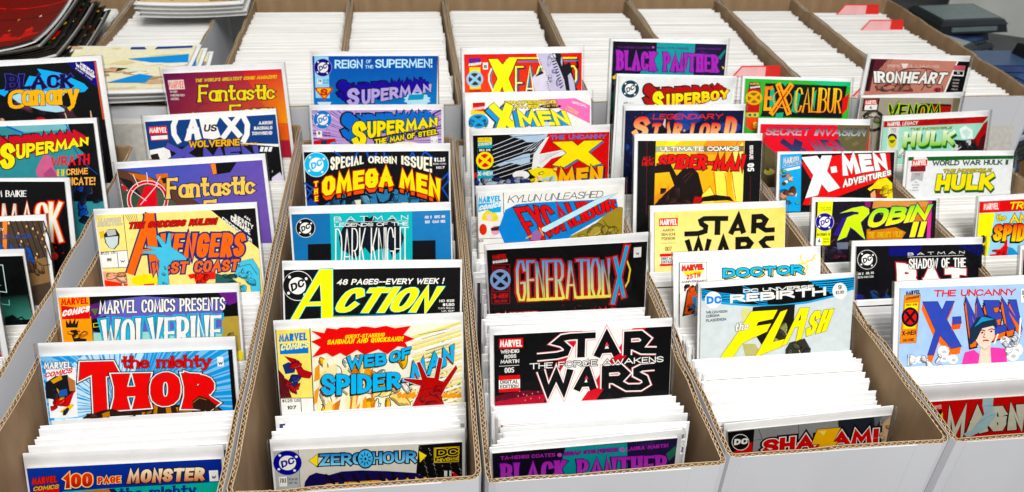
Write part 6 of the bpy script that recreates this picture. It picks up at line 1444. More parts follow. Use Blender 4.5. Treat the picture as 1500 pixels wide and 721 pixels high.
('P',0,'#1c1830',[(126.4,31.1),(132.1,28.8),(132.4,30.3),(127.7,32.6)]),
('P',0,'#1c1830',[(127.7,35.1),(133.3,32.5),(133.5,34),(129,36.6)]),
('P',0,'#1c1830',[(129,39),(134.4,36.2),(134.7,37.7),(130.2,40.5)]),
('P',0,'#1c1830',[(130.2,43),(135.6,39.9),(135.8,41.4),(131.5,44.5)]),
('P',0,'#1c1830',[(131.5,47),(136.7,43.6),(137,45.1),(132.8,48.5)]),
('P',0,'#1c1830',[(132.8,51),(137.9,47.4),(138.2,48.8),(134.1,52.5)]),
('P',0,'#1c1830',[(134.1,55),(139.1,51.1),(139.3,52.6),(135.4,56.5)]),
('P',0,'#4a4468',[(113.7,46.9),(117.5,45.7),(118,47)]),
('P',0,'#4a4468',[(114.4,49.4),(118.3,48.2),(118.8,49.5)]),
('P',0,'#4a4468',[(115.2,51.9),(119,50.7),(119.5,52)]),
('P',0,'#4a4468',[(116,54.4),(119.8,53.2),(120.3,54.4)]),
('P',0,'#4a4468',[(116.7,56.8),(120.5,55.7),(121.1,56.9)]),
('P',0,'#4a4468',[(117.5,59.3),(121.3,58.2),(121.8,59.4)]),
('P',0,'#4a4468',[(118.2,61.8),(122.1,60.7),(122.6,61.9)]),
('K',0,19,[(117.6,9),(137.9,58.5)],8,6.3,['#c4c0d8', '#a8a4c4', '#d8d4e4'])]),
('white comic with slanted yellow letters and a pink corner, fourth box',0.1700,[[1.0, -0.0, 0.0049], [0.002, 0.9135, -0.4067], [-0.0045, 0.4067, 0.9135], [0.1658, 0.9109, -0.1502]],(1,168,9.5,0.0045),'#e8e7e0',[
('P',0,'#e878b0',[(97.2,10.7),(147.5,9.7),(168,20),(167.5,44.1),(132,25.6)]),
('T',0,'SPECIAL','#f4e8f0',[(143.8,16.7),(163.4,22.4),(0,-3.3),(0,-3.3)],{}),
('T',0,'BONUS ISSUE','#e8c860',[(137.3,21.6),(152.2,30.8),(0,-2.5),(0,-2.5)],{}),
('T',0,'INSIDE','#e8c860',[(134.6,24.7),(150.3,32),(0,-2.3),(0,-2.3)],{}),
('P',2,'#d83020',[(10.3,13.4),(26.6,12.9),(25.9,24.3),(9.8,24.6)]),
('T',2,'MARVEL','#601010',[(10.9,17.1),(26.1,16.6),(0.1,-3.5),(0.1,-3.5)],{'w':0.24}),
('T',2,'COMICS','#f4f2ec',[(10.1,23),(26,21.3),(0.8,-3.2),(0.8,-3.2)],{'w':0.3}),
('P',2,'#f0c820',[(7.6,22.7),(27.8,25),(29,29.4),(6.7,28.9)]),
('E',2,'#2a98cc',[(17.3,37.3),(13.5,0.3),(-0.3,9.5)],22),
('E',2,'#14486c',[(17.3,37.3),(10,0.2),(-0.2,7.1)],22),
('L',2,'#2a98cc',4.3,[(8.6,32.3),(26.1,42.3)],0),
('L',2,'#2a98cc',4.3,[(9.1,42.8),(25.5,31.8)],0),
('T',1,'PROFESSOR','#f0dc20',[(53.5,16.4),(123,16.3),(-0.9,-4.3),(-1,-4.3)],{'w':0.26,'sp':0.3,'out':[('#08080a',0.64)]}),
('T',1,'XAVIER','#f0dc20',[(59.1,21.9),(100.3,21.9),(-0.9,-4.5),(-1,-4.6)],{'w':0.26,'sp':0.3,'out':[('#08080a',0.64)]}),
('E',1,'#08080a',[(114.2,19.9),(14.5,0.3),(0,2.8)],22),
('T',1,'AND THE','#f0c820',[(103.6,20.7),(124.9,20.4),(0,-2.3),(0,-2.3)],{}),
('T',1,'X','#f8e420',[(42.5,53.6),(72.1,53.1),(-10.6,-37.9),(-10.9,-38)],{'w':0.28,'sp':0,'out':[('#08080a',0.77)],'drop':('#2a90d0',-6.27,4.91)}),
('P',1,'#f8e420',[(62.1,35.2),(66.6,35.5),(67.4,40.1),(63.3,40)]),
('T',1,'MEN','#f8e420',[(73.5,46.1),(142.3,45.2),(-8,-21.6),(-8.3,-19.2)],{'w':0.27,'sp':0.25,'out':[('#08080a',0.77)],'drop':('#2a90d0',-6.27,2.9)}),
('P',0,'#b8d0dc',[(104.5,47.5),(107.2,40),(112.4,40.7),(112.3,47.7)]),
('K',0,20,[(4.2,30.1),(29.8,45.8)],7,4.3,['#2a98cc', '#2080b0', '#1c6c98'])]),
('black and red comic with a huge yellow letter at right, fourth box',0.1700,[[0.9998, 0.0, 0.0176], [0.004, 0.9744, -0.2249], [-0.0172, 0.225, 0.9742], [0.1675, 0.8385, -0.1595]],(2.3,169,7.8,0.0099),'#08080a',[
('L',0,'#e8ecf4',0.64,[(25.7,20.7),(62.7,6.7)],0),
('L',0,'#e8ecf4',0.64,[(25.6,25.9),(66.6,11.2)],0),
('L',0,'#e8ecf4',0.64,[(25.6,31.1),(70.4,15.7)],0),
('L',0,'#e8ecf4',0.65,[(25.5,36.3),(74.2,20.3)],0),
('L',0,'#e8ecf4',0.65,[(25.4,41.6),(78.1,24.9)],0),
('L',0,'#e8ecf4',0.65,[(25.3,46.9),(82,29.5)],0),
('L',0,'#e8ecf4',0.65,[(25.2,52.1),(85.9,34.1)],0),
('L',0,'#e8ecf4',0.65,[(25.1,57.4),(89.8,38.7)],0),
('L',0,'#e8ecf4',0.66,[(25.1,62.8),(93.7,43.4)],0),
('L',0,'#dce4f0',0.52,[(62.7,28.7),(83.2,13.9)],0),
('L',0,'#dce4f0',0.52,[(67,28.9),(84.5,15.2)],0),
('L',0,'#dce4f0',0.52,[(71.4,29),(85.8,16.6)],0),
('L',0,'#dce4f0',0.52,[(75.8,29.2),(87.1,17.9)],0),
('L',0,'#dce4f0',0.52,[(80.2,29.4),(88.4,19.3)],0),
('L',0,'#dce4f0',0.52,[(84.6,29.6),(89.7,20.6)],0),
('P',0,'#b8cce0',[(46.2,8.6),(53,7.8),(93.1,7.8),(90.9,12.9),(80.6,17.7),(67.8,17.8),(62.7,14.4),(51.3,10.7)]),
('P',0,'#b8cce0',[(29.2,44.4),(42.1,39.7),(62.7,32.6),(71,31.6),(71,42.8),(60.1,45.7),(47.2,42.5),(34.3,46.6)]),
('L',0,'#1c2430',0.51,[(51.3,10.1),(88.3,8.9)],0),
('L',0,'#1c2430',0.52,[(42.1,41),(70.4,35.6)],0),
('P',0,'#d0242c',[(93.4,7.8),(95.5,7.8),(169,8.6),(169,89.6),(88.8,85.9),(82.6,33.4)]),
('P',0,'#ececec',[(90.2,12.8),(94.5,11.7),(82.6,32.8),(79.5,53.1),(73,52.8),(75.5,33.1)]),
('P',0,'#ececec',[(80.7,33.3),(114.3,28.1),(119.6,33.6),(97.6,39.3),(86,50.7),(78.2,47.8)]),
('L',0,'#9a9ca4',0.39,[(82.7,36),(110.5,30.6)],0),
('L',0,'#9a9ca4',0.39,[(82.7,38.4),(106.6,32.3)],0),
('L',0,'#9a9ca4',0.39,[(82.7,40.8),(102.7,34)],0),
('L',0,'#9a9ca4',0.39,[(82.7,43.2),(98.8,35.6)],0),
('L',0,'#9a9ca4',0.39,[(82.7,45.6),(95,37.3)],0),
('P',0,'#b8bcc8',[(2.3,65.7),(32.8,64.4),(70.4,63.4),(73,85.1),(2.3,81.8)]),
('P',0,'#242c64',[(37.9,66),(50.9,59.9),(70.4,64.8),(71.7,70.2),(36.6,70)]),
('E',0,'#f0eeee',[(60,58.3),(10.6,0.5),(0,5.6)],14),
('P',0,'#f0dc38',[(69.1,52.7),(80.8,49.9),(101.6,52.5),(107.1,69.1),(88.7,69.6),(73,58.2)]),
('P',0,'#f0c8b0',[(78.2,61.1),(86,60.7),(84.8,66.7),(79.5,66.5)]),
('P',0,'#a8d4e8',[(86,64.1),(101.7,60.8),(103.2,73),(86.1,72.2)]),
('P',0,'#d83028',[(2.3,53.7),(5.7,52.6),(5.9,59.2),(2.3,59.7)]),
('P',2,'#2aa0b8',[(8,9.8),(24.9,10.1),(25.7,65.7),(6,65.6)]),
('P',2,'#f8e020',[(8,9.8),(24.4,10.1),(24.8,15.3),(7.9,15.2)]),
('T',2,'MARVEL','#c89c10',[(8.4,14.4),(24.1,14.7),(0.1,-4.1),(0.1,-4.1)],{'sp':0.2}),
('T',2,'COMICS','#f0e8a0',[(8,20.1),(24.2,19.1),(0.8,-3.8),(0.8,-3.8)],{'w':0.26}),
('P',2,'#08080a',[(7.7,22.6),(25.4,23.1),(25.5,50.8),(7.1,50.3)]),
('T',2,'DEC 319','#f4f2ec',[(9.4,26.6),(22.8,26.9),(0.1,-2.8),(0,-2.9)],{'w':0.24}),
('E',2,'#f8e020',[(15.9,38.3),(10.7,0.4),(-0.2,11)],22),
('E',2,'#d82028',[(15.9,38.3),(7.9,0.3),(-0.2,8.2)],22),
('L',2,'#f8e020',3.5,[(8.9,32.5),(22.9,44.1)],0),
('L',2,'#f8e020',3.5,[(9.3,44.7),(22.4,32)],0),
('E',2,'#f8e020',[(15.9,38.3),(2.5,0.1),(-0.1,2.6)],8),
('T',2,'X-MEN','#f4f2ec',[(7.2,57.3),(24.9,57.2),(0.1,-5.3),(0.1,-5.3)],{'w':0.22,'sp':0.25}),
('T',2,'DELUXE','#f4f2ec',[(8.3,64),(23.5,64),(0.1,-3.2),(0.1,-3.2)],{'w':0.22}),
('T',1,'THE UNCANNY','#3878c4',[(95.4,15.6),(165.1,16.7),(-0.1,-5.4),(-0.2,-5.5)],{'w':0.24,'sp':0.35}),
('P',1,'#2a80c8',[(100.7,20),(125.3,20.3),(132,26.2),(139.6,20.2),(163.1,20.4),(145.2,34.2),(162.1,49.5),(148.4,53.2),(131.7,42.5),(115.5,52.5),(100.8,49),(118.5,34.5)]),
('L',1,'#08080a',1.3,[(98.7,18.4),(123.2,18.6),(129.8,24.5),(137.5,18.5),(161,18.8),(143.1,32.5),(160,47.8),(146.2,51.5),(129.5,40.9),(113.4,50.8),(98.7,47.3),(116.3,32.8)],1),
('P',1,'#f8e020',[(98.7,18.4),(123.2,18.6),(129.8,24.5),(137.5,18.5),(161,18.8),(143.1,32.5),(160,47.8),(146.2,51.5),(129.5,40.9),(113.4,50.8),(98.7,47.3),(116.3,32.8)]),
('T',1,'MEN','#f5b418',[(105.8,75.8),(162.8,74.3),(-0.3,-22.9),(-0.8,-23.3)],{'w':0.28,'fl':0.2,'sp':0.3,'out':[('#08080a',0.81)],'drop':('#2a80c8',1.89,1.45)}),
('K',0,21,[(2.3,60.4),(73,74.3)],12,6.1,['#b8bcc8', '#242c64', '#e0e0e4', '#8890a4']),
('K',0,22,[(70.4,50.1),(104.5,70.3)],6,5.8,['#f0dc38', '#d8b820', '#f4e060'])]),
('white comic with red letters in blue shadow crossed by a pale sword, fourth box',0.1700,[[0.9995, 0.0, 0.0328], [0.0074, 0.9744, -0.2248], [-0.032, 0.225, 0.9738], [0.1694, 0.7431, -0.1813]],(1,168,8.2,0.0074),'#f4f2ec',[
('P',0,'#f0dc48',[(5.3,39.6),(6.2,32.8),(12.9,27.1),(19.2,28.9),(23.5,36.6),(23.4,41.4),(16.3,41.6)]),
('P',0,'#f4d4c8',[(9.8,33),(17.8,32.9),(17,39.6),(12.4,41.4)]),
('E',0,'#d84030',[(6.2,50.9),(4.4,0.3),(-0.2,6.9)],12),
('E',0,'#e8a8bc',[(20.1,52.9),(5.2,0.3),(-0.2,5.8)],12),
('P',0,'#40201c',[(14.7,49.8),(25.2,47.7),(24.4,53.2),(15.9,53.3)]),
('T',2,'MARVEL','#2ab0e0',[(1.8,19),(27.5,18.7),(0.3,-7.2),(0.2,-7.2)],{'w':0.26,'sp':0.2}),
('P',2,'#2ab0e0',[(1.8,19.7),(27.5,19.5),(27.2,31.4),(17.9,31.5),(11.5,27.7),(1.4,29.8)]),
('T',2,'COMICS','#f4f2ec',[(1.8,28.2),(27.4,24.9),(1.8,-6.1),(1.7,-6.1)],{'w':0.28,'sp':0.25}),
('L',0,'#08080a',0.68,[(30.4,8.4),(30.2,64.7)],0),
('L',0,'#08080a',0.54,[(-1.3,62),(30.3,62.7)],0),
('L',0,'#08080a',0.41,[(-2,79.2),(8.5,79.7)],0),
('L',0,'#08080a',0.41,[(1,7.6),(-0.8,83.6)],0),
('T',0,'$1.75','#08080a',[(0.6,66.1),(6.1,65.8),(0.1,-2.8),(0.1,-2.8)],{'w':0.18}),
('T',1,'KYLUN UNLEASHED','#08080a',[(34.7,21),(143.4,20.9),(2.5,-8.5),(2.2,-8)],{'w':0.1,'fl':0.2}),
('P',1,'#2488d0',[(23.8,51.7),(32.2,29),(45.3,23.1),(67.3,22.4),(160,23.6),(162.3,34.4),(149.1,41.9),(108,64.3),(101.4,73.7),(29.9,68.8)]),
('T',1,'EXCALIBUR','#e03020',[(62.8,72.5),(160.7,35),(-21.5,-45.6),(-1.6,-11.1)],{'w':0.25,'sp':0.2,'out':[('#08080a',0.95)]}),
('P',0,'#a08c38',[(106.7,65.6),(134.6,53.4),(147.8,41.8),(163.6,33.1),(168,34.6),(168,78.2),(105.4,74)]),
('L',0,'#302810',0.69,[(145.2,48.6),(150.8,57.3),(161.6,59.4)],0),
('L',0,'#302810',0.69,[(148,54.3),(159,63.5),(164.3,62.4)],0),
('L',0,'#08080a',0.67,[(73.5,56.7),(73.3,53.6),(138.2,22.2),(161.2,16.6),(151.4,22.5),(77.5,58.8)],1),
('P',0,'#c4f0f8',[(73.5,56.7),(73.3,53.6),(138.2,22.2),(161.2,16.6),(151.4,22.5),(77.5,58.8)]),
('L',0,'#e8c040',1.2,[(70.3,52.7),(75.5,62.8)],0),
('P',0,'#a070a8',[(60.2,66.7),(61.6,59.8),(68.3,54.7),(74.2,60.6),(70.8,68.8)]),
('L',0,'#e8c040',1.4,[(54.9,64.9),(61.6,61.9)],0),
('K',0,23,[(110.6,51.9),(168,76.9)],8,9.3,['#a08c38', '#8c7828', '#b09c48'])]),
('black comic with angular letters fading from cyan to yellow edged in red, fourth box',0.1700,[[0.9986, 0.0, 0.0537], [0.0075, 0.9903, -0.139], [-0.0532, 0.1392, 0.9888], [0.1758, 0.6616, -0.1933]],(1,168.6,6.7,0.0316),'#08080a',[
('T',2,'MARVEL','#d83030',[(6.3,15.2),(21,15.7),(0.2,-5.5),(0.2,-5.5)],{'w':0.26,'sp':0.2}),
('T',2,'COMICS','#f4f2ec',[(6.4,20.3),(21.8,19.6),(0.1,-3.4),(0.1,-3.4)],{'w':0.3}),
('L',2,'#b0242c',0.60,[(6.1,21.4),(23.9,22.6),(22.4,69),(3.5,67.7)],1),
('L',2,'#b0242c',0.60,[(7.2,26.9),(22.4,27.7),(21.2,54.2),(5.8,53.5)],1),
('T',2,'DECEMBER','#b0242c',[(7.5,25.7),(19.2,26.2),(0.1,-1.9),(0.1,-1.9)],{}),
('E',2,'#8aa4d0',[(13.6,39.7),(10.8,1),(-0.5,12.3)],22),
('E',2,'#08080a',[(13.6,39.7),(8,0.8),(-0.3,9.1)],22),
('L',2,'#8aa4d0',3.7,[(6.7,32.9),(20.5,46.5)],0),
('L',2,'#8aa4d0',3.7,[(6.8,46.4),(20.4,33)],0),
('T',2,'X-MEN','#d83030',[(5.3,61.5),(20.8,62),(0.2,-5.7),(0.2,-5.8)],{'w':0.22,'sp':0.25}),
('T',2,'DELUXE','#c02a28',[(6.5,66.4),(19.9,67.1),(0.1,-3.2),(0.1,-3.2)],{'w':0.22}),
('T',1,'GENERATION','#f8f070',[(29.8,67.1),(131.4,71.6),(0.3,-48.2),(-2.1,-46.2)],{'w':0.14,'sp':0.35,'ang':1,'grad':('#1c9cd8','#f8f470'),'out':[('#c03030',1.98)]}),
('L',1,'#f8f070',3.4,[(40.4,66.6),(79.5,68.4)],0),
('L',1,'#f8f070',3.4,[(93.9,69),(131.3,70.8)],0),
('L',1,'#f8d860',1.8,[(140.3,26.1),(147.5,29.9),(151.4,40.6),(149.7,54.8),(143.6,67.1),(137.1,71.4)],0),
('L',1,'#c83030',7.7,[(133.8,22.4),(146,75.6)],0),
('L',1,'#c83030',8.1,[(147.6,9.7),(133,82.5)],0),
('L',1,'#28a8d8',3.7,[(134.6,24),(145.6,73.9)],0),
('L',1,'#28a8d8',4,[(147.3,12),(133.3,81.2)],0),
('P',0,'#f4f2ec',[(154.4,15),(162.5,15),(162.5,26.8),(154.4,26.8)]),
('T',0,'W','#08080a',[(157,23.8),(160.4,23.8),(-0.1,-2.5),(-0.1,-2.5)],{'w':0.3}),
('P',0,'#e02c20',[(95.7,95),(101.6,97.7),(95,97.1),(99.3,101.2),(93.2,98.8),(95,103.6),(90.5,99.7),(89.5,104.3),(87.3,99.6),(83.8,103.3),(84.3,98.5),(78.9,100.7),(82,96.8),(75.5,96.9),(80.7,94.5),(74.3,92.7),(80.7,92.3),(75.6,88.8),(82,90.3),(78.9,85.8),(84.3,89),(83.9,84.3),(87.3,88.6),(89.5,84.4),(90.4,89.2),(95,86.2),(93.2,90.6),(99.2,89.4),(95,92.6),(101.6,93.5)]),
('P',0,'#e03424',[(138.1,97.2),(147.8,100.7),(137.5,99.8),(145.3,105.1),(135.4,102),(140.5,108.4),(132.2,103.4),(133.8,110.2),(128.3,103.9),(126.3,110.3),(124,103.5),(118.7,108.6),(120.1,102.1),(112,105.4),(116.8,100),(107.1,101.1),(114.7,97.4),(104.4,96.2),(113.9,94.7),(104.4,91.2),(114.6,92.1),(107,86.9),(116.7,90),(111.8,83.6),(119.9,88.5),(118.3,81.9),(123.8,88),(125.8,81.8),(128,88.4),(133.3,83.4),(131.9,89.8),(139.9,86.5),(135.2,91.9),(144.9,90.8),(137.3,94.4),(147.7,95.7)]),
('P',0,'#f0902c',[(128.4,98.4),(131.5,101),(127.4,100.9),(128.4,104.5),(124.8,102.3),(123.2,105.4),(121.6,102),(118,103.4),(118.9,100),(114.8,99.3),(117.8,97.3),(114.7,94.6),(118.8,94.7),(117.9,91.2),(121.4,93.3),(123,90.3),(124.7,93.7),(128.2,92.2),(127.3,95.6),(131.5,96.3)]),
('E',0,'#d02c28',[(79.5,77.1),(0.5,0.1),(0,0.7)],5),
('E',0,'#d02c28',[(88.3,84.1),(0.5,0.1),(0,0.7)],5),
('E',0,'#d02c28',[(97.1,79.5),(0.5,0.1),(0,0.7)],5),
('E',0,'#d02c28',[(105.9,86.5),(0.5,0.1),(0,0.7)],5),
('E',0,'#d02c28',[(114.7,82),(0.5,0.1),(0,0.7)],5),
('E',0,'#d02c28',[(123.7,89),(0.5,0.1),(0,0.7)],5),
('E',0,'#d02c28',[(132.5,84.4),(0.5,0.1),(0,0.7)],5),
('E',0,'#d02c28',[(141.6,91.5),(0.5,0.1),(0,0.7)],5),
('E',0,'#d02c28',[(150.4,86.9),(0.5,0.1),(0,0.7)],5),
('E',0,'#d02c28',[(83.6,86.2),(0.5,0.1),(0,0.7)],5),
('E',0,'#d02c28',[(92.4,81.7),(0.5,0.1),(0,0.7)],5),
('E',0,'#d02c28',[(101.3,88.7),(0.5,0.1),(0,0.7)],5),
('E',0,'#d02c28',[(110.1,84.1),(0.5,0.1),(0,0.7)],5),
('E',0,'#d02c28',[(119.1,91.2),(0.5,0.1),(0,0.7)],5),
('E',0,'#d02c28',[(127.9,86.6),(0.5,0.1),(0,0.7)],5),
('E',0,'#d02c28',[(137,93.7),(0.5,0.1),(0,0.7)],5),
('T',1,'CAUGHT','#f4f2ec',[(5.4,94.2),(51.2,96.5),(0.6,-14.8),(0.3,-14.9)],{'w':0.24,'sp':0.3,'ang':1,'out':[('#c02020',1.08)]}),
('K',0,24,[(76.6,85),(149.9,109.4)],14,7.2,['#e03424', '#a81c18', '#f08030'])]),
('black comic with outlined space lettering over white and red light streaks, fourth box',0.1700,[[1.0, 0.0, -0.0007], [-0.0003, 0.9367, -0.3502], [0.0007, 0.3502, 0.9367], [0.1537, 0.4831, -0.1891]],(3.7,169,7.2,-0.0008),'#08080a',[
('P',0,'#c81c34',[(75.9,7.2),(144.6,7.2),(91.1,87.3),(38.9,83.9)]),
('P',0,'#f2eee8',[(85.2,7.2),(131.8,7.2),(84.5,76.1),(78.3,86.5),(44,84.3)]),
('P',0,'#5a1020',[(3.7,66.6),(16.4,63.8),(32.7,62.1),(54,64.8),(50.3,84.7),(3.7,81.6)]),
('P',0,'#a82034',[(3.7,72),(28.9,68.5),(51.5,67.3),(46.5,84.4),(3.7,81.6)]),
('E',0,'#f0a0a8',[(23.9,61.6),(0.5,0),(0,0.8)],5),
('E',0,'#f0a0a8',[(30.5,66.1),(0.5,0),(0,0.8)],5),
('E',0,'#f0a0a8',[(37.2,70.7),(0.5,0),(0,0.8)],5),
('E',0,'#f0a0a8',[(43.8,64.5),(0.5,0),(0,0.8)],5),
('E',0,'#f0a0a8',[(25.4,67.5),(0.5,0),(0,0.8)],5),
('E',0,'#f0a0a8',[(32,72.1),(0.5,0),(0,0.8)],5),
('E',0,'#f0a0a8',[(38.7,65.9),(0.5,0),(0,0.8)],5),
('E',0,'#f0a0a8',[(45.3,70.5),(0.5,0),(0,0.8)],5),
('E',0,'#f0a0a8',[(26.9,62.8),(0.5,0),(0,0.8)],5),
('E',0,'#f0a0a8',[(33.5,67.4),(0.5,0),(0,0.8)],5),
('P',2,'#d42424',[(8.3,11.1),(30.1,11.1),(30.1,20.6),(8.3,20.6)]),
('T',2,'MARVEL','#f4f2ec',[(9,18.8),(29.3,19.5),(0.1,-6.7),(0,-6.7)],{'w':0.19,'sp':0.2}),
('T',0,'WENDIG','#f4f2ec',[(9.6,25.2),(26.6,25.2),(0,-3.5),(0,-3.5)],{'w':0.19}),
('T',0,'ROSS','#f4f2ec',[(13,30.2),(23.8,29.9),(0,-3.5),(0,-3.5)],{'w':0.19}),
('T',0,'MARTIN','#f4f2ec',[(9.5,34.8),(26.5,34.9),(0,-3.5),(0,-3.5)],{'w':0.19}),
('L',0,'#f4f2ec',0.38,[(8,37.3),(26.5,37.2)],0),
('T',0,'005','#f4f2ec',[(13.1,44.2),(21.8,44.1),(0,-5.2),(0,-5.2)],{'w':0.17}),
('P',2,'#f4f2ec',[(7.7,46.7),(27.2,46.7),(27.2,62.8),(7.7,62.8)]),
('P',2,'#d42424',[(7.7,46.7),(27.2,46.7),(27.2,50.9),(7.7,50.9)]),
('P',2,'#d42424',[(7.5,59.5),(27.2,59.5),(27.2,62.8),(7.5,62.8)]),
('T',2,'DIGITAL','#08080a',[(9,54.5),(25.8,55.1),(0,-3.7),(0,-3.7)],{}),
('T',2,'EDITION','#08080a',[(8.9,59),(25.8,59.6),(0,-3.7),(0,-3.7)],{}),
('L',1,'#e08088',9.2,[(43,30.6),(61.4,29.8),(69.5,28),(71.3,23.5),(66.3,18.7),(61.3,17.1),(66.2,13.1),(73.7,12.2),(97.2,12.1)],0),
('L',1,'#e08088',10.6,[(84,13.1),(83.7,32.9)],0),
('L',1,'#e08088',10.3,[(98.5,33.2),(107.6,13.7),(117.5,32.6)],0),
('L',1,'#e08088',7.8,[(102.8,27.9),(113,27.8)],0),
('L',1,'#e08088',10.4,[(127.1,33.2),(127.2,13.4),(139.3,13.4),(145.2,18.3),(140.9,24),(129.4,24.3)],0),
('L',1,'#e08088',9.4,[(132,24.5),(141.1,29.3),(155,30.2)],0),
('L',1,'#e08088',9.8,[(46.4,43.7),(53.4,65.4),(60.8,47.9),(67.9,65),(74,44)],0),
('L',1,'#e08088',10.4,[(80,65.3),(89.8,45.6),(95.9,65.3)],0),
('L',1,'#e08088',7.8,[(84.3,59.9),(94.5,59.9)],0),
('L',1,'#e08088',10.5,[(107.1,65.1),(107,46),(121,45.8),(126.3,51.1),(121.3,56.5),(109.8,56.4)],0),
('L',1,'#e08088',9.5,[(113.6,56.1),(128,65.3),(140.9,65.8),(146.6,62.4),(144.5,56.9),(136.6,52.4),(136.5,48.6),(141.6,46.2),(153.9,45.9)],0),
('L',1,'#f4f2ec',8,[(43,30.6),(61.4,29.8),(69.5,28),(71.3,23.5),(66.3,18.7),(61.3,17.1),(66.2,13.1),(73.7,12.2),(97.2,12.1)],0),
('L',1,'#f4f2ec',9.4,[(84,13.1),(83.7,32.9)],0),
('L',1,'#f4f2ec',9.1,[(98.5,33.2),(107.6,13.7),(117.5,32.6)],0),
('L',1,'#f4f2ec',6.6,[(102.8,27.9),(113,27.8)],0),
('L',1,'#f4f2ec',9.2,[(127.1,33.2),(127.2,13.4),(139.3,13.4),(145.2,18.3),(140.9,24),(129.4,24.3)],0),
('L',1,'#f4f2ec',8.2,[(132,24.5),(141.1,29.3),(155,30.2)],0),
('L',1,'#f4f2ec',8.6,[(46.4,43.7),(53.4,65.4),(60.8,47.9),(67.9,65),(74,44)],0),
('L',1,'#f4f2ec',9.2,[(80,65.3),(89.8,45.6),(95.9,65.3)],0),
('L',1,'#f4f2ec',6.7,[(84.3,59.9),(94.5,59.9)],0),
('L',1,'#f4f2ec',9.3,[(107.1,65.1),(107,46),(121,45.8),(126.3,51.1),(121.3,56.5),(109.8,56.4)],0),
('L',1,'#f4f2ec',8.3,[(113.6,56.1),(128,65.3),(140.9,65.8),(146.6,62.4),(144.5,56.9),(136.6,52.4),(136.5,48.6),(141.6,46.2),(153.9,45.9)],0),
('L',1,'#08080a',5.9,[(43,30.6),(61.4,29.8),(69.5,28),(71.3,23.5),(66.3,18.7),(61.3,17.1),(66.2,13.1),(73.7,12.2),(97.2,12.1)],0),
('L',1,'#08080a',7.2,[(84,13.1),(83.7,32.9)],0),
('L',1,'#08080a',6.9,[(98.5,33.2),(107.6,13.7),(117.5,32.6)],0),
('L',1,'#08080a',4.4,[(102.8,27.9),(113,27.8)],0),
('L',1,'#08080a',7,[(127.1,33.2),(127.2,13.4),(139.3,13.4),(145.2,18.3),(140.9,24),(129.4,24.3)],0),
('L',1,'#08080a',6,[(132,24.5),(141.1,29.3),(155,30.2)],0),
('L',1,'#08080a',6.4,[(46.4,43.7),(53.4,65.4),(60.8,47.9),(67.9,65),(74,44)],0),
('L',1,'#08080a',7,[(80,65.3),(89.8,45.6),(95.9,65.3)],0),
('L',1,'#08080a',4.4,[(84.3,59.9),(94.5,59.9)],0),
('L',1,'#08080a',7.1,[(107.1,65.1),(107,46),(121,45.8),(126.3,51.1),(121.3,56.5),(109.8,56.4)],0),
('L',1,'#08080a',6.1,[(113.6,56.1),(128,65.3),(140.9,65.8),(146.6,62.4),(144.5,56.9),(136.6,52.4),(136.5,48.6),(141.6,46.2),(153.9,45.9)],0),
('P',1,'#d84858',[(105.9,23.4),(107.7,18.9),(110.1,23.3)]),
('P',1,'#d84858',[(87.4,54.5),(89.3,50.9),(90.9,54.5)]),
('T',1,'THE FORCE AWAKENS','#f4f2ec',[(36.1,41.8),(162.1,41.8),(0,-5.8),(-0.2,-5.9)],{'w':0.17,'sp':1.1,'out':[('#08080a',0.65)]})]),
('dark comic with purple letters on a teal patch, fourth box',0.1650,[[0.9989, 0.0, 0.0458], [0.0032, 0.9976, -0.0697], [-0.0457, 0.0698, 0.9965], [0.1543, 0.4562, -0.248]],(2,160.5,5.3,0.0216),'#120e20',[
('P',0,'#1a9c9c',[(63.8,5.4),(116.6,7.1),(120.3,62.4),(48.4,52.1),(60.4,20.3)]),
('P',0,'#201840',[(117.2,7.1),(160.5,7),(160.5,7),(160.5,50.8),(119.9,45.2)]),
('P',0,'#38245c',[(125.9,9.6),(140.6,8.3),(138.9,19.4)]),
('P',0,'#2a6c54',[(151.7,24.4),(159.7,15.6),(160.5,18.5),(160.5,26.1),(154.9,33.2)]),
('T',0,'TA-NEHISI COATES','#b844b4',[(8.7,12),(54.9,14.3),(0.1,-4.2),(0,-4.2)],{}),
('E',0,'#d060c0',[(58.8,12.9),(2.1,0.3),(0,2.3)],22),
('T',0,'BRIAN STELFREEZE','#a838a8',[(62.7,14.4),(109.1,15.8),(-0.1,-4.5),(-0.2,-4.6)],{'w':0.22,'out':[('#182060',0.42)]}),
('E',0,'#d060c0',[(112.7,14),(2.1,0.3),(0.1,2.3)],22),
('T',0,'LAURA MARTIN','#b844b4',[(116.5,16.1),(153,16.4),(-0.2,-4.4),(-0.4,-4.4)],{'w':0.22}),
('T',1,'BLACK PANTHER','#b03cb4',[(8,42.9),(154.9,48.4),(0.6,-27.2),(-1.9,-23.8)],{'w':0.22,'fl':0.4,'ct':0.3,'sp':0.35,'grad':('#b840b8','#c060d0'),'out':[('#241a60',0.87)]})]),
('comic showing only a blue strip at its right edge, fourth box',0.1720,[[0.9997, 0.0, 0.0224], [0.0037, 0.9863, -0.165], [-0.0221, 0.165, 0.986], [0.1662, 0.4735, -0.2693]],(4.8,171,8.8,-0.0077),'#2a70c0',[
('P',0,'#1c2c5c',[(155.8,30.6),(171,25.4),(171,41.7),(157.1,47)]),
('P',0,'#d0dce8',[(164.7,41.2),(171,40.6),(171,55),(167.2,54.6)])]),
('dark comic with purple letters on teal, fifth box',0.1600,[[1.0, -0.0, -0.0065], [-0.0018, 0.9613, -0.2756], [0.0063, 0.2756, 0.9612], [0.3514, 0.9608, -0.0973]],(3,159,4.9,0.0270),'#100c1c',[
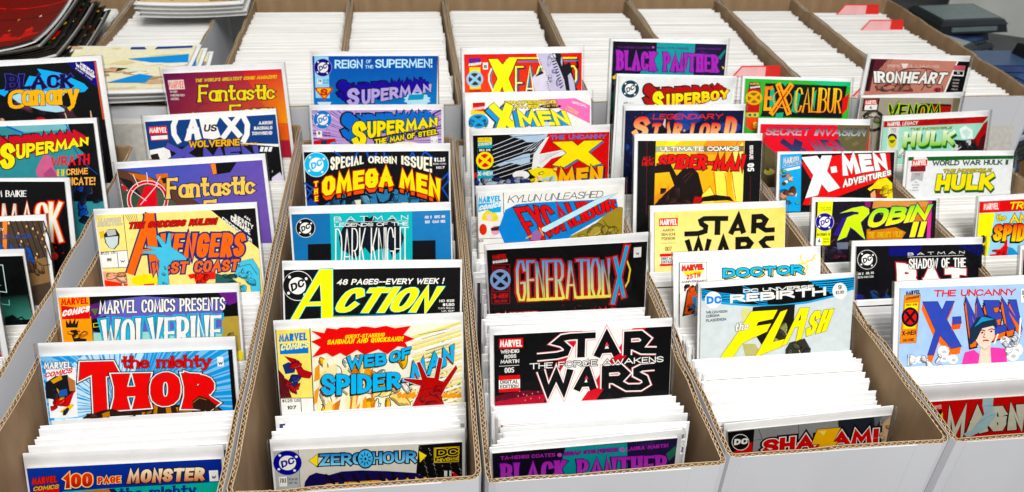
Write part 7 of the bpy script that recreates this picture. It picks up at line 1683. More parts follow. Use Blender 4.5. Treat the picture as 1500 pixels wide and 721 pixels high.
('K',0,25,[(3,48),(13.4,98.5)],8,5.4,['#14503c', '#30285c', '#a03020', '#203848']),
('P',0,'#1a9a9c',[(62.1,4.9),(82,4.9),(115,5.8),(115.7,49.9),(40.3,49.5),(42,43),(62.4,18.3)]),
('P',0,'#1c1838',[(115,5.8),(159,7),(157.6,48.9),(115.6,48.6)]),
('P',0,'#30285c',[(122.6,14.5),(136.9,19.8),(129.2,27.6)]),
('P',0,'#2c8078',[(148.4,23.7),(157.2,13.3),(158.1,15.9),(151.5,27.7)]),
('P',0,'#e0d020',[(154.3,35.6),(158,36.9),(156.9,40.2)]),
('P',0,'#e0c820',[(3.5,49.3),(10.7,44.1),(9.7,52),(5,51.9)]),
('P',0,'#14503c',[(3,70.6),(10.4,66.5),(12.4,93.1),(3,93)]),
('T',0,'TA-NEHISI COATES','#6c2c80',[(9.1,11.8),(53.8,12.6),(-0.1,-2.6),(-0.2,-2.6)],{}),
('E',0,'#c060c0',[(57.4,10.8),(1.8,0),(0.1,1.4)],22),
('T',0,'BRIAN STELFREEZE','#4c2470',[(62,12.6),(106.6,14),(-0.2,-2.8),(-0.2,-2.9)],{}),
('E',0,'#8848a0',[(111.1,12.3),(1.8,0),(0.1,1.4)],22),
('T',0,'LAURA MARTIN','#6c2c80',[(116.3,13.5),(151,14.6),(-0.2,-2.6),(-0.2,-2.6)],{}),
('T',1,'BLACK PANTHER','#a840b0',[(8.9,40.5),(150.9,44.2),(-1.3,-26.5),(-2.1,-23.7)],{'fl':0.4,'ct':0.3,'sp':0.35,'out':[('#2a1a68',0.94)]})]),
('pale grey comic with yellow letters dropped in dark red, fifth box',0.1610,[[0.9995, 0.0, -0.0328], [-0.0109, 0.9426, -0.3336], [0.0309, 0.3338, 0.9421], [0.3459, 0.898, -0.1233]],(2.7,158,2.5,-0.0039),'#dfe1e0',[
('E',2,'#1a3c50',[(18.3,19.1),(11.7,-0.2),(0.7,11.2)],22),
('E',2,'#f4f2ec',[(11.5,12.3),(1.3,0),(0.1,1.2)],5),
('E',2,'#f4f2ec',[(25.2,13.4),(1.3,0),(0.1,1.2)],5),
('E',2,'#f4f2ec',[(11.4,25),(1.3,0),(0.1,1.2)],5),
('E',2,'#f4f2ec',[(24.6,25.9),(1.3,0),(0.1,1.2)],5),
('E',2,'#f4f2ec',[(18.3,19.1),(7,-0.1),(0.4,6.7)],22),
('T',2,'DC','#1a3c50',[(14,24.1),(24.4,19.2),(-1.6,-6.2),(-1.6,-6.2)],{'w':0.26,'sp':0.35}),
('T',0,'MAR','#08080a',[(10.4,38.1),(16,37.8),(-0.1,-2.3),(-0.1,-2.3)],{'w':0.24}),
('T',0,'94','#b0a870',[(17.1,38),(25.1,37.6),(-0.1,-2),(-0.1,-2)],{}),
('T',1,'UPERBOY','#f7d820',[(68.7,45),(152.7,28.3),(-1.5,-20.3),(-1,-10.6)],{'w':0.27,'sp':0.3,'grad':('#f7e820','#f5b018'),'out':[('#08080a',1.06)],'drop':('#a41418',-13.6,-7.82)}),
('T',1,'S','#f7e020',[(50.1,49.1),(64.8,47.7),(-1.9,-27.6),(-2,-27.6)],{'w':0.24,'sp':0,'out':[('#08080a',1.06)],'drop':('#a41418',-13.48,-9.5)})]),
('navy starry comic with red to cream sci-fi letters, fifth box',0.1640,[[1.0, 0.0, -0.0038], [-0.0012, 0.9455, -0.3256], [0.0036, 0.3256, 0.9455], [0.3644, 0.8819, -0.1582]],(1,161.6,7.2,0.0133),'#10163a',[
('E',0,'#1a2a60',[(41,16),(14.2,0.2),(0.3,6.9)],14),
('E',0,'#22408a',[(85,16.6),(19.6,0.3),(0.5,9.4)],14),
('E',0,'#24408c',[(143.6,30.1),(15.9,0.3),(0.5,7.6)],14),
('E',0,'#2c4c94',[(77.9,29),(11.8,0.2),(0.3,5.7)],14),
('E',0,'#1c2c64',[(15.8,62),(7.8,0.2),(0.2,3.8)],14),
('E',0,'#c8d4f0',[(2.2,7.4),(0.3,0),(0,0.3)],4),
('E',0,'#c8d4f0',[(14.1,14.6),(0.3,0),(0,0.3)],4),
('E',0,'#c8d4f0',[(26,21.9),(0.3,0),(0,0.3)],4),
('E',0,'#c8d4f0',[(38.1,29.2),(0.3,0),(0,0.3)],4),
('E',0,'#c8d4f0',[(50.2,36.5),(0.3,0),(0,0.3)],4),
('E',0,'#c8d4f0',[(62.4,43.9),(0.3,0),(0,0.3)],4),
('E',0,'#c8d4f0',[(74.7,51.3),(0.3,0),(0,0.3)],4),
('E',0,'#c8d4f0',[(87,58.8),(0.3,0),(0,0.3)],4),
('E',0,'#c8d4f0',[(96.3,13.2),(0.3,0),(0,0.3)],4),
('E',0,'#c8d4f0',[(108.6,20.5),(0.3,0),(0,0.3)],4),
('E',0,'#c8d4f0',[(121.1,27.8),(0.3,0),(0,0.3)],4),
('E',0,'#c8d4f0',[(133.5,35.2),(0.3,0),(0,0.3)],4),
('E',0,'#c8d4f0',[(146.1,42.7),(0.3,0),(0,0.3)],4),
('E',0,'#c8d4f0',[(158.8,50.2),(0.3,0),(0,0.3)],4),
('E',0,'#c8d4f0',[(13.5,54.7),(0.3,0),(0,0.3)],4),
('E',0,'#c8d4f0',[(23.3,9.6),(0.3,0),(0,0.3)],4),
('E',0,'#c8d4f0',[(35.3,16.8),(0.3,0),(0,0.3)],4),
('E',0,'#c8d4f0',[(47.4,24.1),(0.3,0),(0,0.3)],4),
('E',0,'#c8d4f0',[(59.6,31.4),(0.3,0),(0,0.3)],4),
('E',0,'#c8d4f0',[(71.8,38.8),(0.3,0),(0,0.3)],4),
('E',0,'#c8d4f0',[(84.1,46.2),(0.3,0),(0,0.3)],4),
('E',0,'#c8d4f0',[(96.5,53.6),(0.3,0),(0,0.3)],4),
('E',0,'#c8d4f0',[(108.9,61.1),(0.3,0),(0,0.3)],4),
('E',0,'#c8d4f0',[(118,15.3),(0.3,0),(0,0.3)],4),
('E',0,'#c8d4f0',[(130.4,22.7),(0.3,0),(0,0.3)],4),
('E',0,'#c8d4f0',[(143,30.1),(0.3,0),(0,0.3)],4),
('E',0,'#c8d4f0',[(155.6,37.5),(0.3,0),(0,0.3)],4),
('E',0,'#c8d4f0',[(10.8,42.2),(0.3,0),(0,0.3)],4),
('E',0,'#c8d4f0',[(22.8,49.6),(0.3,0),(0,0.3)],4),
('E',0,'#c8d4f0',[(34.9,57),(0.3,0),(0,0.3)],4),
('T',1,'LEGENDARY','#e03a28',[(37.5,18.2),(132.3,19.1),(1.2,-6.9),(1.1,-7)],{'w':0.18,'sp':1.4,'ang':1}),
('T',1,'S','#e06a30',[(9.9,43.6),(31.2,43.3),(4,-29.8),(3.8,-29.9)],{'w':0.26,'sp':0,'grad':('#d8281c','#f8dc98'),'out':[('#401018',0.51)]}),
('T',1,'TAR','#e06a30',[(35.1,43.4),(77.4,43.5),(3,-20.6),(2.8,-20.7)],{'w':0.25,'sp':0.25,'grad':('#d8281c','#f8dc98'),'out':[('#401018',0.51)]}),
('E',1,'#f0a850',[(81.4,33.5),(1.8,0),(0.1,2)],4),
('T',1,'LOR','#e06a30',[(87.9,44.3),(130.1,44.4),(2.7,-20.7),(2.5,-20.8)],{'w':0.25,'sp':0.25,'grad':('#d8281c','#f8dc98'),'out':[('#401018',0.52)]}),
('T',1,'D','#e06a30',[(134.8,45.2),(151.4,45.5),(3.2,-29.7),(3.1,-29.7)],{'w':0.24,'sp':0,'grad':('#d8281c','#f8dc98'),'out':[('#401018',0.52)]}),
('P',0,'#181018',[(44.5,37.3),(53.3,16.8),(56.7,20),(58.2,37.5)]),
('P',0,'#d8c8b8',[(51.7,24.9),(53.9,17.4),(55.3,18.7),(55.2,29.9)]),
('K',0,26,[(2.3,46.6),(19.2,82.4)],6,6.4,['#1c2c64', '#101838', '#22408a'])]),
('black framed orange comic with red letters and a dark silhouette, fifth box',0.1640,[[0.9999, 0.0, -0.0168], [-0.0072, 0.9026, -0.4305], [0.0151, 0.4305, 0.9025], [0.3558, 0.7767, -0.1502]],(3.9,162.7,8.5,0.0043),'#08080a',[
('G',0,('#f8d820', '#f09018', '#f4c828', '#f0901c'),[(26.3,8.5),(140.1,8.7),(139.5,101.7),(25.7,99.6)]),
('P',0,'#f8e850',[(43.1,8.5),(58.8,8.5),(58.8,8.5),(32.6,25.2),(26.1,25.1)]),
('P',0,'#f09020',[(91.9,8.5),(107.5,8.5),(130.2,8.7),(102.1,25.8),(76.7,25.6)]),
('P',0,'#f8e878',[(124.4,22.9),(139.9,9.3),(140.5,86.2),(129.9,82.9),(125.9,64.3)]),
('P',0,'#f4e468',[(102.8,47.1),(117.2,45.7),(120.2,82.7),(107.3,84.1)]),
('P',0,'#f4e468',[(87.7,73),(97.1,65.4),(103.8,76.3),(102.6,85.5),(88.1,85.3)]),
('L',0,'#d04018',0.94,[(101.2,47.1),(103.4,62.4),(106.5,82.5)],0),
('L',0,'#d04018',0.94,[(115.7,48.8),(118.7,64.2),(120.2,82.7)],0),
('L',0,'#d04018',0.95,[(125.3,48.9),(127.5,64.3),(131.5,82.9)],0),
('L',0,'#d04018',0.94,[(87.8,74.5),(97,64.7),(103.8,76.3)],0),
('L',0,'#d04018',0.94,[(131.8,9),(122.9,25.9)],0),
('L',0,'#d04018',0.94,[(139,9),(139.3,36.8)],0),
('P',0,'#a0a888',[(26.4,14.9),(139.3,15.1),(139.1,22.3),(26.3,22.4)]),
('P',0,'#7c6c50',[(87.4,15),(139.3,15.1),(139.1,22.3),(88,22.3)]),
('P',0,'#e09028',[(26.7,75.2),(44.6,63.2),(45.2,87.7),(25.5,87.4)]),
('L',0,'#581418',0.78,[(15.1,8.6),(15.8,99.5)],0),
('L',0,'#581418',0.80,[(149.7,52.3),(150.4,101.9)],0),
('T',1,'ULTIMATE COMICS','#f4f2ec',[(32.1,21.3),(133.1,21.5),(-0.1,-5.7),(-0.2,-5.8)],{'w':0.24,'sp':0.4,'out':[('#605848',0.46)]}),
('T',1,'SPIDER-MAN','#d81c1c',[(28.6,41.7),(139.7,46.3),(3.1,-16.3),(2.7,-20.2)],{'w':0.23,'fl':0.3,'sp':0.25,'out':[('#08080a',1.09)]}),
('T',1,'ALL-','#d82020',[(9.7,33.1),(24.6,32),(-0.1,-5.4),(-0.1,-5.4)],{'sp':0.3}),
('T',1,'NEW','#d82020',[(9.5,39.1),(24.3,38.4),(-0.1,-5.4),(-0.1,-5.4)],{'sp':0.3}),
('T',0,'ISSUE','#f4f2ec',[(146.5,15.2),(147.2,32.6),(4.8,-0.6),(4.8,-0.6)],{'w':0.22}),
('T',0,'05','#f4f2ec',[(144.5,37.1),(144.9,47.3),(9,-0.5),(9,-0.5)],{'w':0.22}),
('P',0,'#160a0a',[(25.5,87.4),(40.1,72.3),(50.9,63.3),(44.1,46.5),(28.5,47.8),(18.3,47.4),(17.4,43.4),(29.8,37.2),(45.5,36.6),(53.7,51.1),(61.4,42.9),(74,41.5),(81.4,48.4),(85.8,63.7),(88.5,73),(86.3,78.4),(103.8,75.5),(123.2,78.1),(129.1,84.4),(120.2,82.7),(88.1,83.8),(81.9,89.8),(24.9,99.6)]),
('L',0,'#4a2820',0.93,[(61.7,54.3),(71,46.8)],0),
('L',0,'#4a2820',0.93,[(63.5,60.4),(74.2,48.3)],0),
('L',0,'#40221c',0.93,[(30.8,81.3),(46.3,70.9)],0),
('P',0,'#b01820',[(77.5,77.4),(87.9,78.4),(84.9,85.3),(75.4,86.7)]),
('K',0,27,[(33.6,66.1),(82.2,100.7)],9,9.5,['#1c0e0c', '#2c1814', '#341c18'])]),
('pale yellow comic with heavy black space lettering, fifth box',0.1640,[[1.0, 0.0, 0.0073], [0.0032, 0.8988, -0.4384], [-0.0065, 0.4384, 0.8988], [0.3607, 0.6768, -0.1903]],(4.6,162.6,7.5,0.0024),'#f0dc84',[
('G',0,('#ecdc88', '#ecd878', '#f0de8c', '#f4e6a0'),[(4.6,7.5),(162.6,7.7),(162.6,87.1),(4.6,79.5)]),
('P',2,'#d42424',[(9.9,14.8),(32.3,14.8),(32.3,24.2),(9.9,24.2)]),
('T',2,'MARVEL','#f4f2ec',[(10.8,22.6),(31.4,23),(0,-6.8),(0,-6.8)],{'w':0.19,'sp':0.2}),
('T',0,'AARON','#403820',[(14.1,30.4),(28.2,30.5),(0,-3.3),(0,-3.3)],{'w':0.17}),
('T',0,'BIANCHI','#403820',[(12.9,35.2),(29.1,35.4),(0,-3.3),(0,-3.3)],{'w':0.17}),
('T',0,'PONSOR','#403820',[(12.9,40.1),(29.1,40.3),(0,-3.3),(0,-3.3)],{'w':0.17}),
('L',0,'#807040',0.37,[(12.6,44.3),(29.5,43.8)],0),
('T',0,'007','#302818',[(16.9,53.1),(24.9,53.1),(0,-4.9),(0,-4.9)],{'w':0.14}),
('P',2,'#f4f2ec',[(10.8,56.2),(27.4,56.2),(27.4,70.8),(10.8,70.8)]),
('P',2,'#d42424',[(10.8,56.2),(27.4,56.2),(27.4,59.7),(10.8,59.7)]),
('P',2,'#d42424',[(10.7,68.1),(27.4,68.1),(27.4,70.8),(10.7,70.8)]),
('T',2,'DIGITAL','#08080a',[(12.1,63.5),(26,63.7),(0,-3.4),(0,-3.4)],{}),
('T',2,'EDITION','#08080a',[(12.1,67.6),(26,67.8),(0,-3.4),(0,-3.4)],{}),
('L',1,'#080806',5.9,[(40.1,34.1),(56.4,34.2),(65.2,31.9),(65.8,26.4),(60.7,23.1),(59.5,19.4),(63.8,17.1),(71.4,17.2),(92.9,18)],0),
('L',1,'#080806',7,[(80.2,18.4),(79.8,37)],0),
('L',1,'#080806',6.7,[(95.9,36.6),(105.3,16.9),(111.9,36.2)],0),
('L',1,'#080806',3.8,[(98.7,31.4),(110.2,31.2)],0),
('L',1,'#080806',6.5,[(123.9,37),(124.4,17.4),(133.5,17.2),(138.7,21.3),(135.6,27.1),(126.1,27.7)],0),
('L',1,'#080806',5.8,[(129.9,27.8),(139,33.7),(150,33.5)],0),
('L',1,'#080806',6.2,[(43.3,41),(50.3,63.2),(57.1,42.6),(64.2,63.8),(70.3,41.3)],0),
('L',1,'#080806',6.8,[(80.7,63.3),(87.1,42.8),(94.7,65.2)],0),
('L',1,'#080806',6.8,[(105.5,65.7),(105.2,43.6),(116.1,43.6),(120.6,48.4),(116.3,54.4),(107.3,54.6)],0),
('L',1,'#080806',6.1,[(149.7,43.4),(139.2,43.6),(134.1,47.7),(138,52.8),(145.9,58.8)],0)]),
('white comic with wide bright blue letters shadowed in yellow, fifth box',0.1640,[[1.0, -0.0, 0.0058], [0.0028, 0.8788, -0.4772], [-0.0051, 0.4772, 0.8788], [0.3589, 0.5687, -0.1832]],(6.1,162.5,9.2,-0.0164),'#f2eee6',[
('P',0,'#f4f2ec',[(6.1,22.4),(6.3,10.6),(35.8,11.6),(36,79.7),(6.1,78.1)]),
('L',0,'#08080a',0.49,[(6.3,10.6),(35.8,11.6),(36,79.7)],0),
('L',0,'#08080a',0.50,[(6.3,10.6),(4.9,78.1)],0),
('T',0,'ANNIVERSARY','#08080a',[(7.6,32.8),(35.1,32.4),(0.5,-2.4),(0.5,-2.4)],{'w':0.24}),
('T',2,'MARVEL','#d83a20',[(8.3,19.7),(32.6,19.3),(0.1,-6.1),(0,-6.1)],{'w':0.26,'sp':0.2,'out':[('#602010',0.37)]}),
('P',2,'#f0d840',[(9,20.3),(32.6,19.8),(30.1,24.3),(12.6,24.7)]),
('T',2,'25TH','#d83a20',[(13.2,29.4),(28.8,27.3),(0.1,-5.6),(0,-5.6)],{'w':0.26}),
('P',0,'#18141c',[(13.7,40.6),(20,34.8),(27.5,40),(29.8,64.6),(8.5,68.4)]),
('P',0,'#d85a30',[(16.3,33.7),(20,39.7),(26.2,42.4),(23.6,54.5),(18.5,66.5),(11,66.1),(13.7,49.1)]),
('P',0,'#2a90cc',[(19.9,47),(26.8,49.8),(27.9,67),(21.6,69.1)]),
('P',0,'#d85a30',[(26.3,35.1),(31.3,34.4),(27.7,41.3)]),
('L',0,'#18141c',0.49,[(6,43.9),(5.3,65.8)],0),
('T',1,'DOCTOR','#1cb8e4',[(53.3,29.1),(143.1,28.9),(0,-10),(-0.1,-9.9)],{'w':0.28,'sp':0.55,'out':[('#08080a',0.88)],'drop':('#f0e060',2.04,1.32)}),
('L',0,'#ecd868',1.5,[(140.4,7.8),(140.4,13.4),(144.3,17.9),(136.6,17.9)],0),
('L',0,'#ecd868',1.5,[(156.5,8.5),(153.9,14),(146.2,16.1),(148.2,22.4),(145.6,28.4)],0),
('K',0,28,[(10.1,34.3),(28.5,69.5)],10,5.2,['#d85a30', '#2a90cc', '#18141c', '#d87848'])]),
('pale grey comic with slashed yellow letters under a black and blue banner, fifth box',0.1640,[[0.9996, 0.0, 0.0265], [0.0095, 0.9336, -0.3582], [-0.0247, 0.3584, 0.9333], [0.3729, 0.5423, -0.1931]],(2.3,163,4.9,-0.0074),'#d2dada',[
('P',0,'#08080a',[(2.3,5.5),(82.6,4.9),(163,4.9),(163,16.9),(143.2,23.4),(114.1,28.3),(84.9,29.6),(55.8,27.6),(26.9,23.1),(3.1,16.7)]),
('L',0,'#2aa4e0',1,[(2.3,6.7),(19.5,11.4),(41,15),(52.5,15.1)],0),
('L',0,'#48b8ec',0.96,[(2.3,8.5),(19.5,13.3),(41.1,16.4),(52.6,16.5)],0),
('L',0,'#2aa4e0',0.92,[(2.4,10.4),(19.6,15.1),(41.1,17.9),(52.6,18)],0),
('L',0,'#48b8ec',0.88,[(2.4,12.2),(19.6,17),(41.1,19.3),(52.7,19.4)],0),
('L',0,'#2aa4e0',0.84,[(2.5,14.1),(19.7,18.9),(41.2,20.8),(52.7,20.9)],0),
('L',0,'#48b8ec',0.79,[(2.5,16),(19.7,20.8),(41.2,22.2),(52.8,22.3)],0),
('L',0,'#2aa4e0',0.76,[(3.9,16.1),(26.9,22.3),(55.8,26.6),(84.9,28.6),(114,27.3),(143.2,22.4),(163.4,15.6)],0),
('L',0,'#48b8ec',0.72,[(3.9,16.1),(26.9,22.3),(55.8,26.6),(84.9,28.6),(114,27.3),(143.2,22.4),(163.4,15.6)],0),
('L',0,'#2aa4e0',0.72,[(45,5.9),(62.5,13.6),(71.3,16.3)],0),
('L',0,'#2aa4e0',0.72,[(45.1,8.1),(62.6,15.9),(71.4,18.4)],0),
('L',0,'#2aa4e0',0.72,[(45.2,10.3),(62.7,18.2),(71.5,20.4)],0),
('L',0,'#2aa4e0',0.72,[(45.2,12.4),(62.8,20.5),(71.5,22.4)],0),
('L',0,'#2aa4e0',0.73,[(45.3,14.6),(62.9,22.9),(71.6,24.5)],0),
('L',0,'#2aa4e0',0.73,[(45.4,16.7),(63,25.2),(71.7,26.5)],0),
('L',0,'#38ace8',1.2,[(114.4,5.5),(134.8,5.4),(163,4.8)],0),
('L',0,'#38ace8',1.2,[(118.1,7.8),(136.7,7.8),(163.2,6.8)],0),
('L',0,'#38ace8',1.2,[(121.9,10),(138.6,10.3),(163.3,8.8)],0),
('L',0,'#38ace8',1.2,[(125.7,12.3),(140.5,12.7),(163.4,10.9)],0),
('L',0,'#38ace8',1.2,[(129.5,14.6),(142.4,15.2),(163.6,12.9)],0),
('L',0,'#38ace8',1.2,[(133.3,16.9),(144.4,17.6),(163.7,15)],0),
('L',0,'#38ace8',1.2,[(137.1,19.2),(146.3,20.1),(163.8,17)],0),
('L',0,'#2a9cdc',1.3,[(3.1,17.5),(26.9,23.4),(55.8,27.4),(84.9,29.5),(114.1,28.3),(143.2,23.3),(163.5,16.4)],0),
('E',2,'#f4f2ec',[(14.9,18.3),(8.7,0.6),(0.2,8.7)],22),
('T',2,'DC','#2a8ce0',[(8,22.4),(23.5,22.9),(-0.2,-8.4),(-0.2,-8.4)],{'w':0.3,'sp':0.3}),
('T',0,'DC UNIVERSE','#f4f2ec',[(46,12.9),(120.3,13.3),(-0.1,-3.7),(-0.2,-3.8)],{'w':0.26,'sp':0.6}),
('T',0,'REBIRTH','#f4f2ec',[(32.6,23.1),(133.6,21.7),(-0.3,-9),(-0.5,-9.1)],{'w':0.3,'ct':0.2}),
('E',0,'#f4f2ec',[(148.1,18),(7.9,0.5),(0.5,8.8)],22),
('T',0,'9','#08080a',[(146.3,16.3),(149.9,16.3),(-0.3,-4.7),(-0.3,-4.7)],{}),
('T',0,'$2.99','#08080a',[(144,21.3),(152.5,21.1),(-0.2,-3.5),(-0.2,-3.5)],{'w':0.16}),
('T',0,'WILLIAMSON','#202428',[(7.7,32.3),(29.8,32.7),(-0.1,-2.9),(-0.1,-2.9)],{'w':0.17}),
('T',0,'CORONA','#202428',[(7.8,36.7),(21.8,36.2),(-0.1,-2.9),(-0.1,-2.9)],{'w':0.17}),
('T',0,'PLASCENCIA','#202428',[(7.9,41.1),(29.1,40.8),(-0.1,-2.9),(-0.1,-2.9)],{'w':0.17}),
('P',0,'#18160f',[(56.6,28.7),(100.9,28.8),(100.5,50.5),(86.8,73.3),(67.6,70.4),(53.7,48.6)]),
('P',0,'#d8d890',[(44.4,30.4),(53,29.6),(55.1,47.3),(46.2,43.7)]),
('P',0,'#34322a',[(92.9,76.8),(97,69.6),(113.1,66.3),(120.4,78.9),(117,84.6),(93.2,84.3)]),
('P',0,'#d4dca0',[(86.1,56.9),(93.5,58.9),(92.4,66.3),(87.1,64.4)]),
('P',0,'#b8b478',[(47,67.3),(60.2,68.3),(69.5,82.5),(50.4,81)]),
('L',0,'#e0e0b0',0.60,[(104.4,71.7),(109.4,82.5)],0),
('K',0,29,[(59.4,47.6),(94.1,72.4)],7,8.8,['#2c2a20', '#4a4838', '#8c8c60']),
('K',0,30,[(92.6,70.8),(120,86.4)],4,6.7,['#34322a', '#50503c']),
('L',1,'#403808',0.73,[(22,82.5),(40.1,56.5),(54.6,33.3),(82.5,33.4),(77.9,42.7),(62.5,44.9),(60.6,49.1),(76.2,47.6),(72.1,55.9),(54.9,62.7),(45.8,67.2),(35.3,83.5)],1),
('P',1,'#f8ea18',[(22,82.5),(40.1,56.5),(54.6,33.3),(82.5,33.4),(77.9,42.7),(62.5,44.9),(60.6,49.1),(76.2,47.6),(72.1,55.9),(54.9,62.7),(45.8,67.2),(35.3,83.5)]),
('L',1,'#403808',0.74,[(60.4,82.5),(85.9,35.5),(93.1,33.8),(78.9,67.5),(94.5,64.9),(88.3,73.4)],1),
('P',1,'#f8ea18',[(60.4,82.5),(85.9,35.5),(93.1,33.8),(78.9,67.5),(94.5,64.9),(88.3,73.4)]),
('L',1,'#403808',0.74,[(88.7,72.6),(106.3,33.3),(116.4,33.4),(109.5,66.1),(103.4,68.9),(106.2,52.7),(101.5,53.9),(94.1,70.9)],1),
('P',1,'#f8ea18',[(88.7,72.6),(106.3,33.3),(116.4,33.4),(109.5,66.1),(103.4,68.9),(106.2,52.7),(101.5,53.9),(94.1,70.9)]),
('P',1,'#403c28',[(105,46.7),(108.1,38.6),(107.6,46)]),
('T',1,'SH','#f8ea18',[(112.2,64.8),(135.7,59.8),(7.4,-27.6),(7.6,-23.2)],{'sp':0.35,'ang':1,'out':[('#403808',0.45)]}),
('T',1,'the','#f4f4f0',[(37.6,53.3),(52,52.2),(1.5,-9),(1.4,-9)],{'w':0.17,'out':[('#585850',0.44)]})]),
('grey comic with red letters and a yellow bolt, fifth box',0.1660,[[0.9982, 0.0, 0.0599], [0.0078, 0.9914, -0.1303], [-0.0593, 0.1305, 0.9897], [0.3838, 0.4843, -0.2828]],(2.9,164.3,7.6,0.0121),'#8c8e8e',[
('P',0,'#1e242e',[(111.1,7.7),(152.6,8.7),(158.5,43.2),(116.1,37.4)]),
('P',0,'#606468',[(146.9,9),(155.1,8.6),(149.9,23.3)]),
('P',0,'#c8a888',[(156.7,18),(162.9,9.6),(164.3,18.1),(164.3,44),(161.1,43.6)]),
('L',0,'#3c3e40',0.56,[(32.9,7.6),(37.9,20.5),(29.2,20.8)],0),
('L',0,'#3c3e40',0.56,[(71.8,8),(73.7,19.2)],0),
('L',0,'#3c3e40',0.56,[(110.7,8.8),(113.3,18.4)],0),
('P',2,'#08080a',[(3,7.6),(28.9,7.6),(29.4,25.5),(29.9,41.2),(7,37.9)]),
('P',2,'#d0202c',[(9.1,33.5),(28.1,22.2),(29.9,41.2),(9.5,38.3)]),
('E',2,'#f4f2ec',[(16.6,21.4),(8.7,1.2),(0.9,10)],22),
('E',2,'#08080a',[(16.6,21.4),(8.1,1.1),(0.8,9.2)],22),
('T',2,'DC','#f4f2ec',[(10.3,24.1),(23.6,24.4),(0.1,-7.4),(0.1,-7.4)],{'w':0.3,'sp':0.3}),
('T',1,'SHAZAM!','#c81c20',[(39.9,39.4),(156.2,41.3),(-0.9,-18.5),(-2.1,-18.3)],{'w':0.3,'sp':0.2,'out':[('#08080a',3.16),('#f4f2ec',1.0)]}),
('L',1,'#08080a',1.2,[(91.5,16.2),(114.7,17),(109.8,33.4),(114.4,34),(105.3,51.7),(90.8,49.7),(96.5,34.7),(88.1,33.5)],1),
('P',1,'#f0b820',[(91.5,16.2),(114.7,17),(109.8,33.4),(114.4,34),(105.3,51.7),(90.8,49.7),(96.5,34.7),(88.1,33.5)]),
('P',1,'#f8e080',[(93.1,18.7),(100.7,18.8),(98.9,24.1)]),
('K',0,31,[(155.6,11.7),(164.3,41.3)],4,5.3,['#c8a888', '#a88868'])]),
('green comic with tall orange to yellow letters on black, sixth box',0.1580,[[0.9994, 0.0, -0.0348], [-0.0147, 0.9063, -0.4224], [0.0315, 0.4226, 0.9058], [0.5293, 0.9075, -0.1331]],(3.2,157,4,0.0115),'#38a838',[
('P',0,'#30b878',[(89.5,4),(106.1,4),(157,4.9),(157,13.5),(151.7,10.2),(116.7,10.8)]),
('P',0,'#08080a',[(32.2,8.9),(151.5,10.8),(147.6,54.7),(27.2,54.1),(29.3,49.6)]),
('P',0,'#2aa878',[(39.6,17.4),(44.9,14.8),(49,35.2),(40,44.3)]),
('P',0,'#2aa878',[(75.5,18),(84.2,23),(80.5,48.9),(72,46.4)]),
('P',0,'#2aa878',[(56.9,8.1),(63.7,8.3),(61.3,13.2)]),
('P',0,'#2aa878',[(50,49.3),(61,47.9),(60.1,55.6),(49.6,54.5)]),
('P',0,'#2aa878',[(100.8,22.7),(107.3,16.2),(105.4,45.9)]),
('P',0,'#d02020',[(146.2,28.4),(156.5,19.8),(154.4,42.6),(147.3,50.5)]),
('P',2,'#3c2030',[(9.6,7.5),(24.2,7.8),(26,18.9),(7.6,19.9)]),
('T',2,'MARVEL','#e0b020',[(10.5,11.6),(24.2,11.6),(-0.2,-3.3),(-0.2,-3.3)],{'w':0.24}),
('T',2,'COMICS','#f4f2ec',[(10.8,16.7),(24.7,14.9),(-0.2,-2.5),(-0.2,-2.5)],{'w':0.3}),
('P',2,'#b81820',[(6.8,17.4),(26.6,17),(25.4,48.4),(6,48.7)]),
('E',2,'#d8a820',[(16.8,29),(12,-0.2),(0.6,9.6)],22),
('E',2,'#8a5a10',[(16.8,29),(8.9,-0.2),(0.4,7.1)],22),
('L',2,'#d8a820',3.7,[(8.6,24.4),(25,33.7)],0),
('L',2,'#d8a820',3.7,[(10,34.9),(23.6,23.2)],0),
('P',2,'#d8c040',[(6,49.3),(24.9,49),(25,54.5),(6.1,54.8)]),
('P',2,'#204880',[(10.2,50.5),(14.3,50.5),(14.5,53.7),(10.4,53.7)]),
('P',2,'#204880',[(17.7,50.4),(21.2,50.4),(21.4,53.6),(17.9,53.6)]),
('P',2,'#e05020',[(6.1,55.7),(25,55.4),(25.3,72.9),(14.3,73),(6.8,66.6)]),
('T',2,'S','#f0d060',[(18.3,70.4),(24.5,70.3),(-0.6,-9),(-0.6,-9)],{'w':0.22}),
('T',1,'E','#f09020',[(31.2,46.4),(42.9,46.2),(0.6,-33.5),(0.5,-33.6)],{'fl':0.4,'sp':0,'grad':('#f07818','#f0b020')}),
('L',1,'#f0a020',7.8,[(50,8.9),(69.5,51)],0),
('L',1,'#f0a020',7.7,[(70.7,9.2),(42.5,51.3)],0),
('L',1,'#a02c18',1.9,[(50.9,12.1),(67.9,47.8)],0),
('L',1,'#a02c18',1.9,[(69.5,11.7),(45.8,48.1)],0),
('L',1,'#f0a020',1.1,[(71.9,29.6),(71.6,32.7),(70.5,35.6),(68.5,38.1),(65.8,40),(62.6,41.2),(59.2,41.7),(55.6,41.3),(52.3,40.2),(49.4,38.4),(47,36),(45.5,33.1),(44.8,30.1),(45.1,27),(46.3,24.2),(48.2,21.7),(50.9,19.8),(54.1,18.6),(57.5,18.1),(61.1,18.4),(64.4,19.6),(67.3,21.4),(69.6,23.8),(71.2,26.6)],1),
('T',1,'CALIBUR','#f0b020',[(76.2,47.6),(145.6,47.9),(0.6,-34.1),(0.3,-34)],{'w':0.17,'fl':0.5,'ct':0.45,'sp':0.3,'grad':('#f0c820','#f09018')})]),
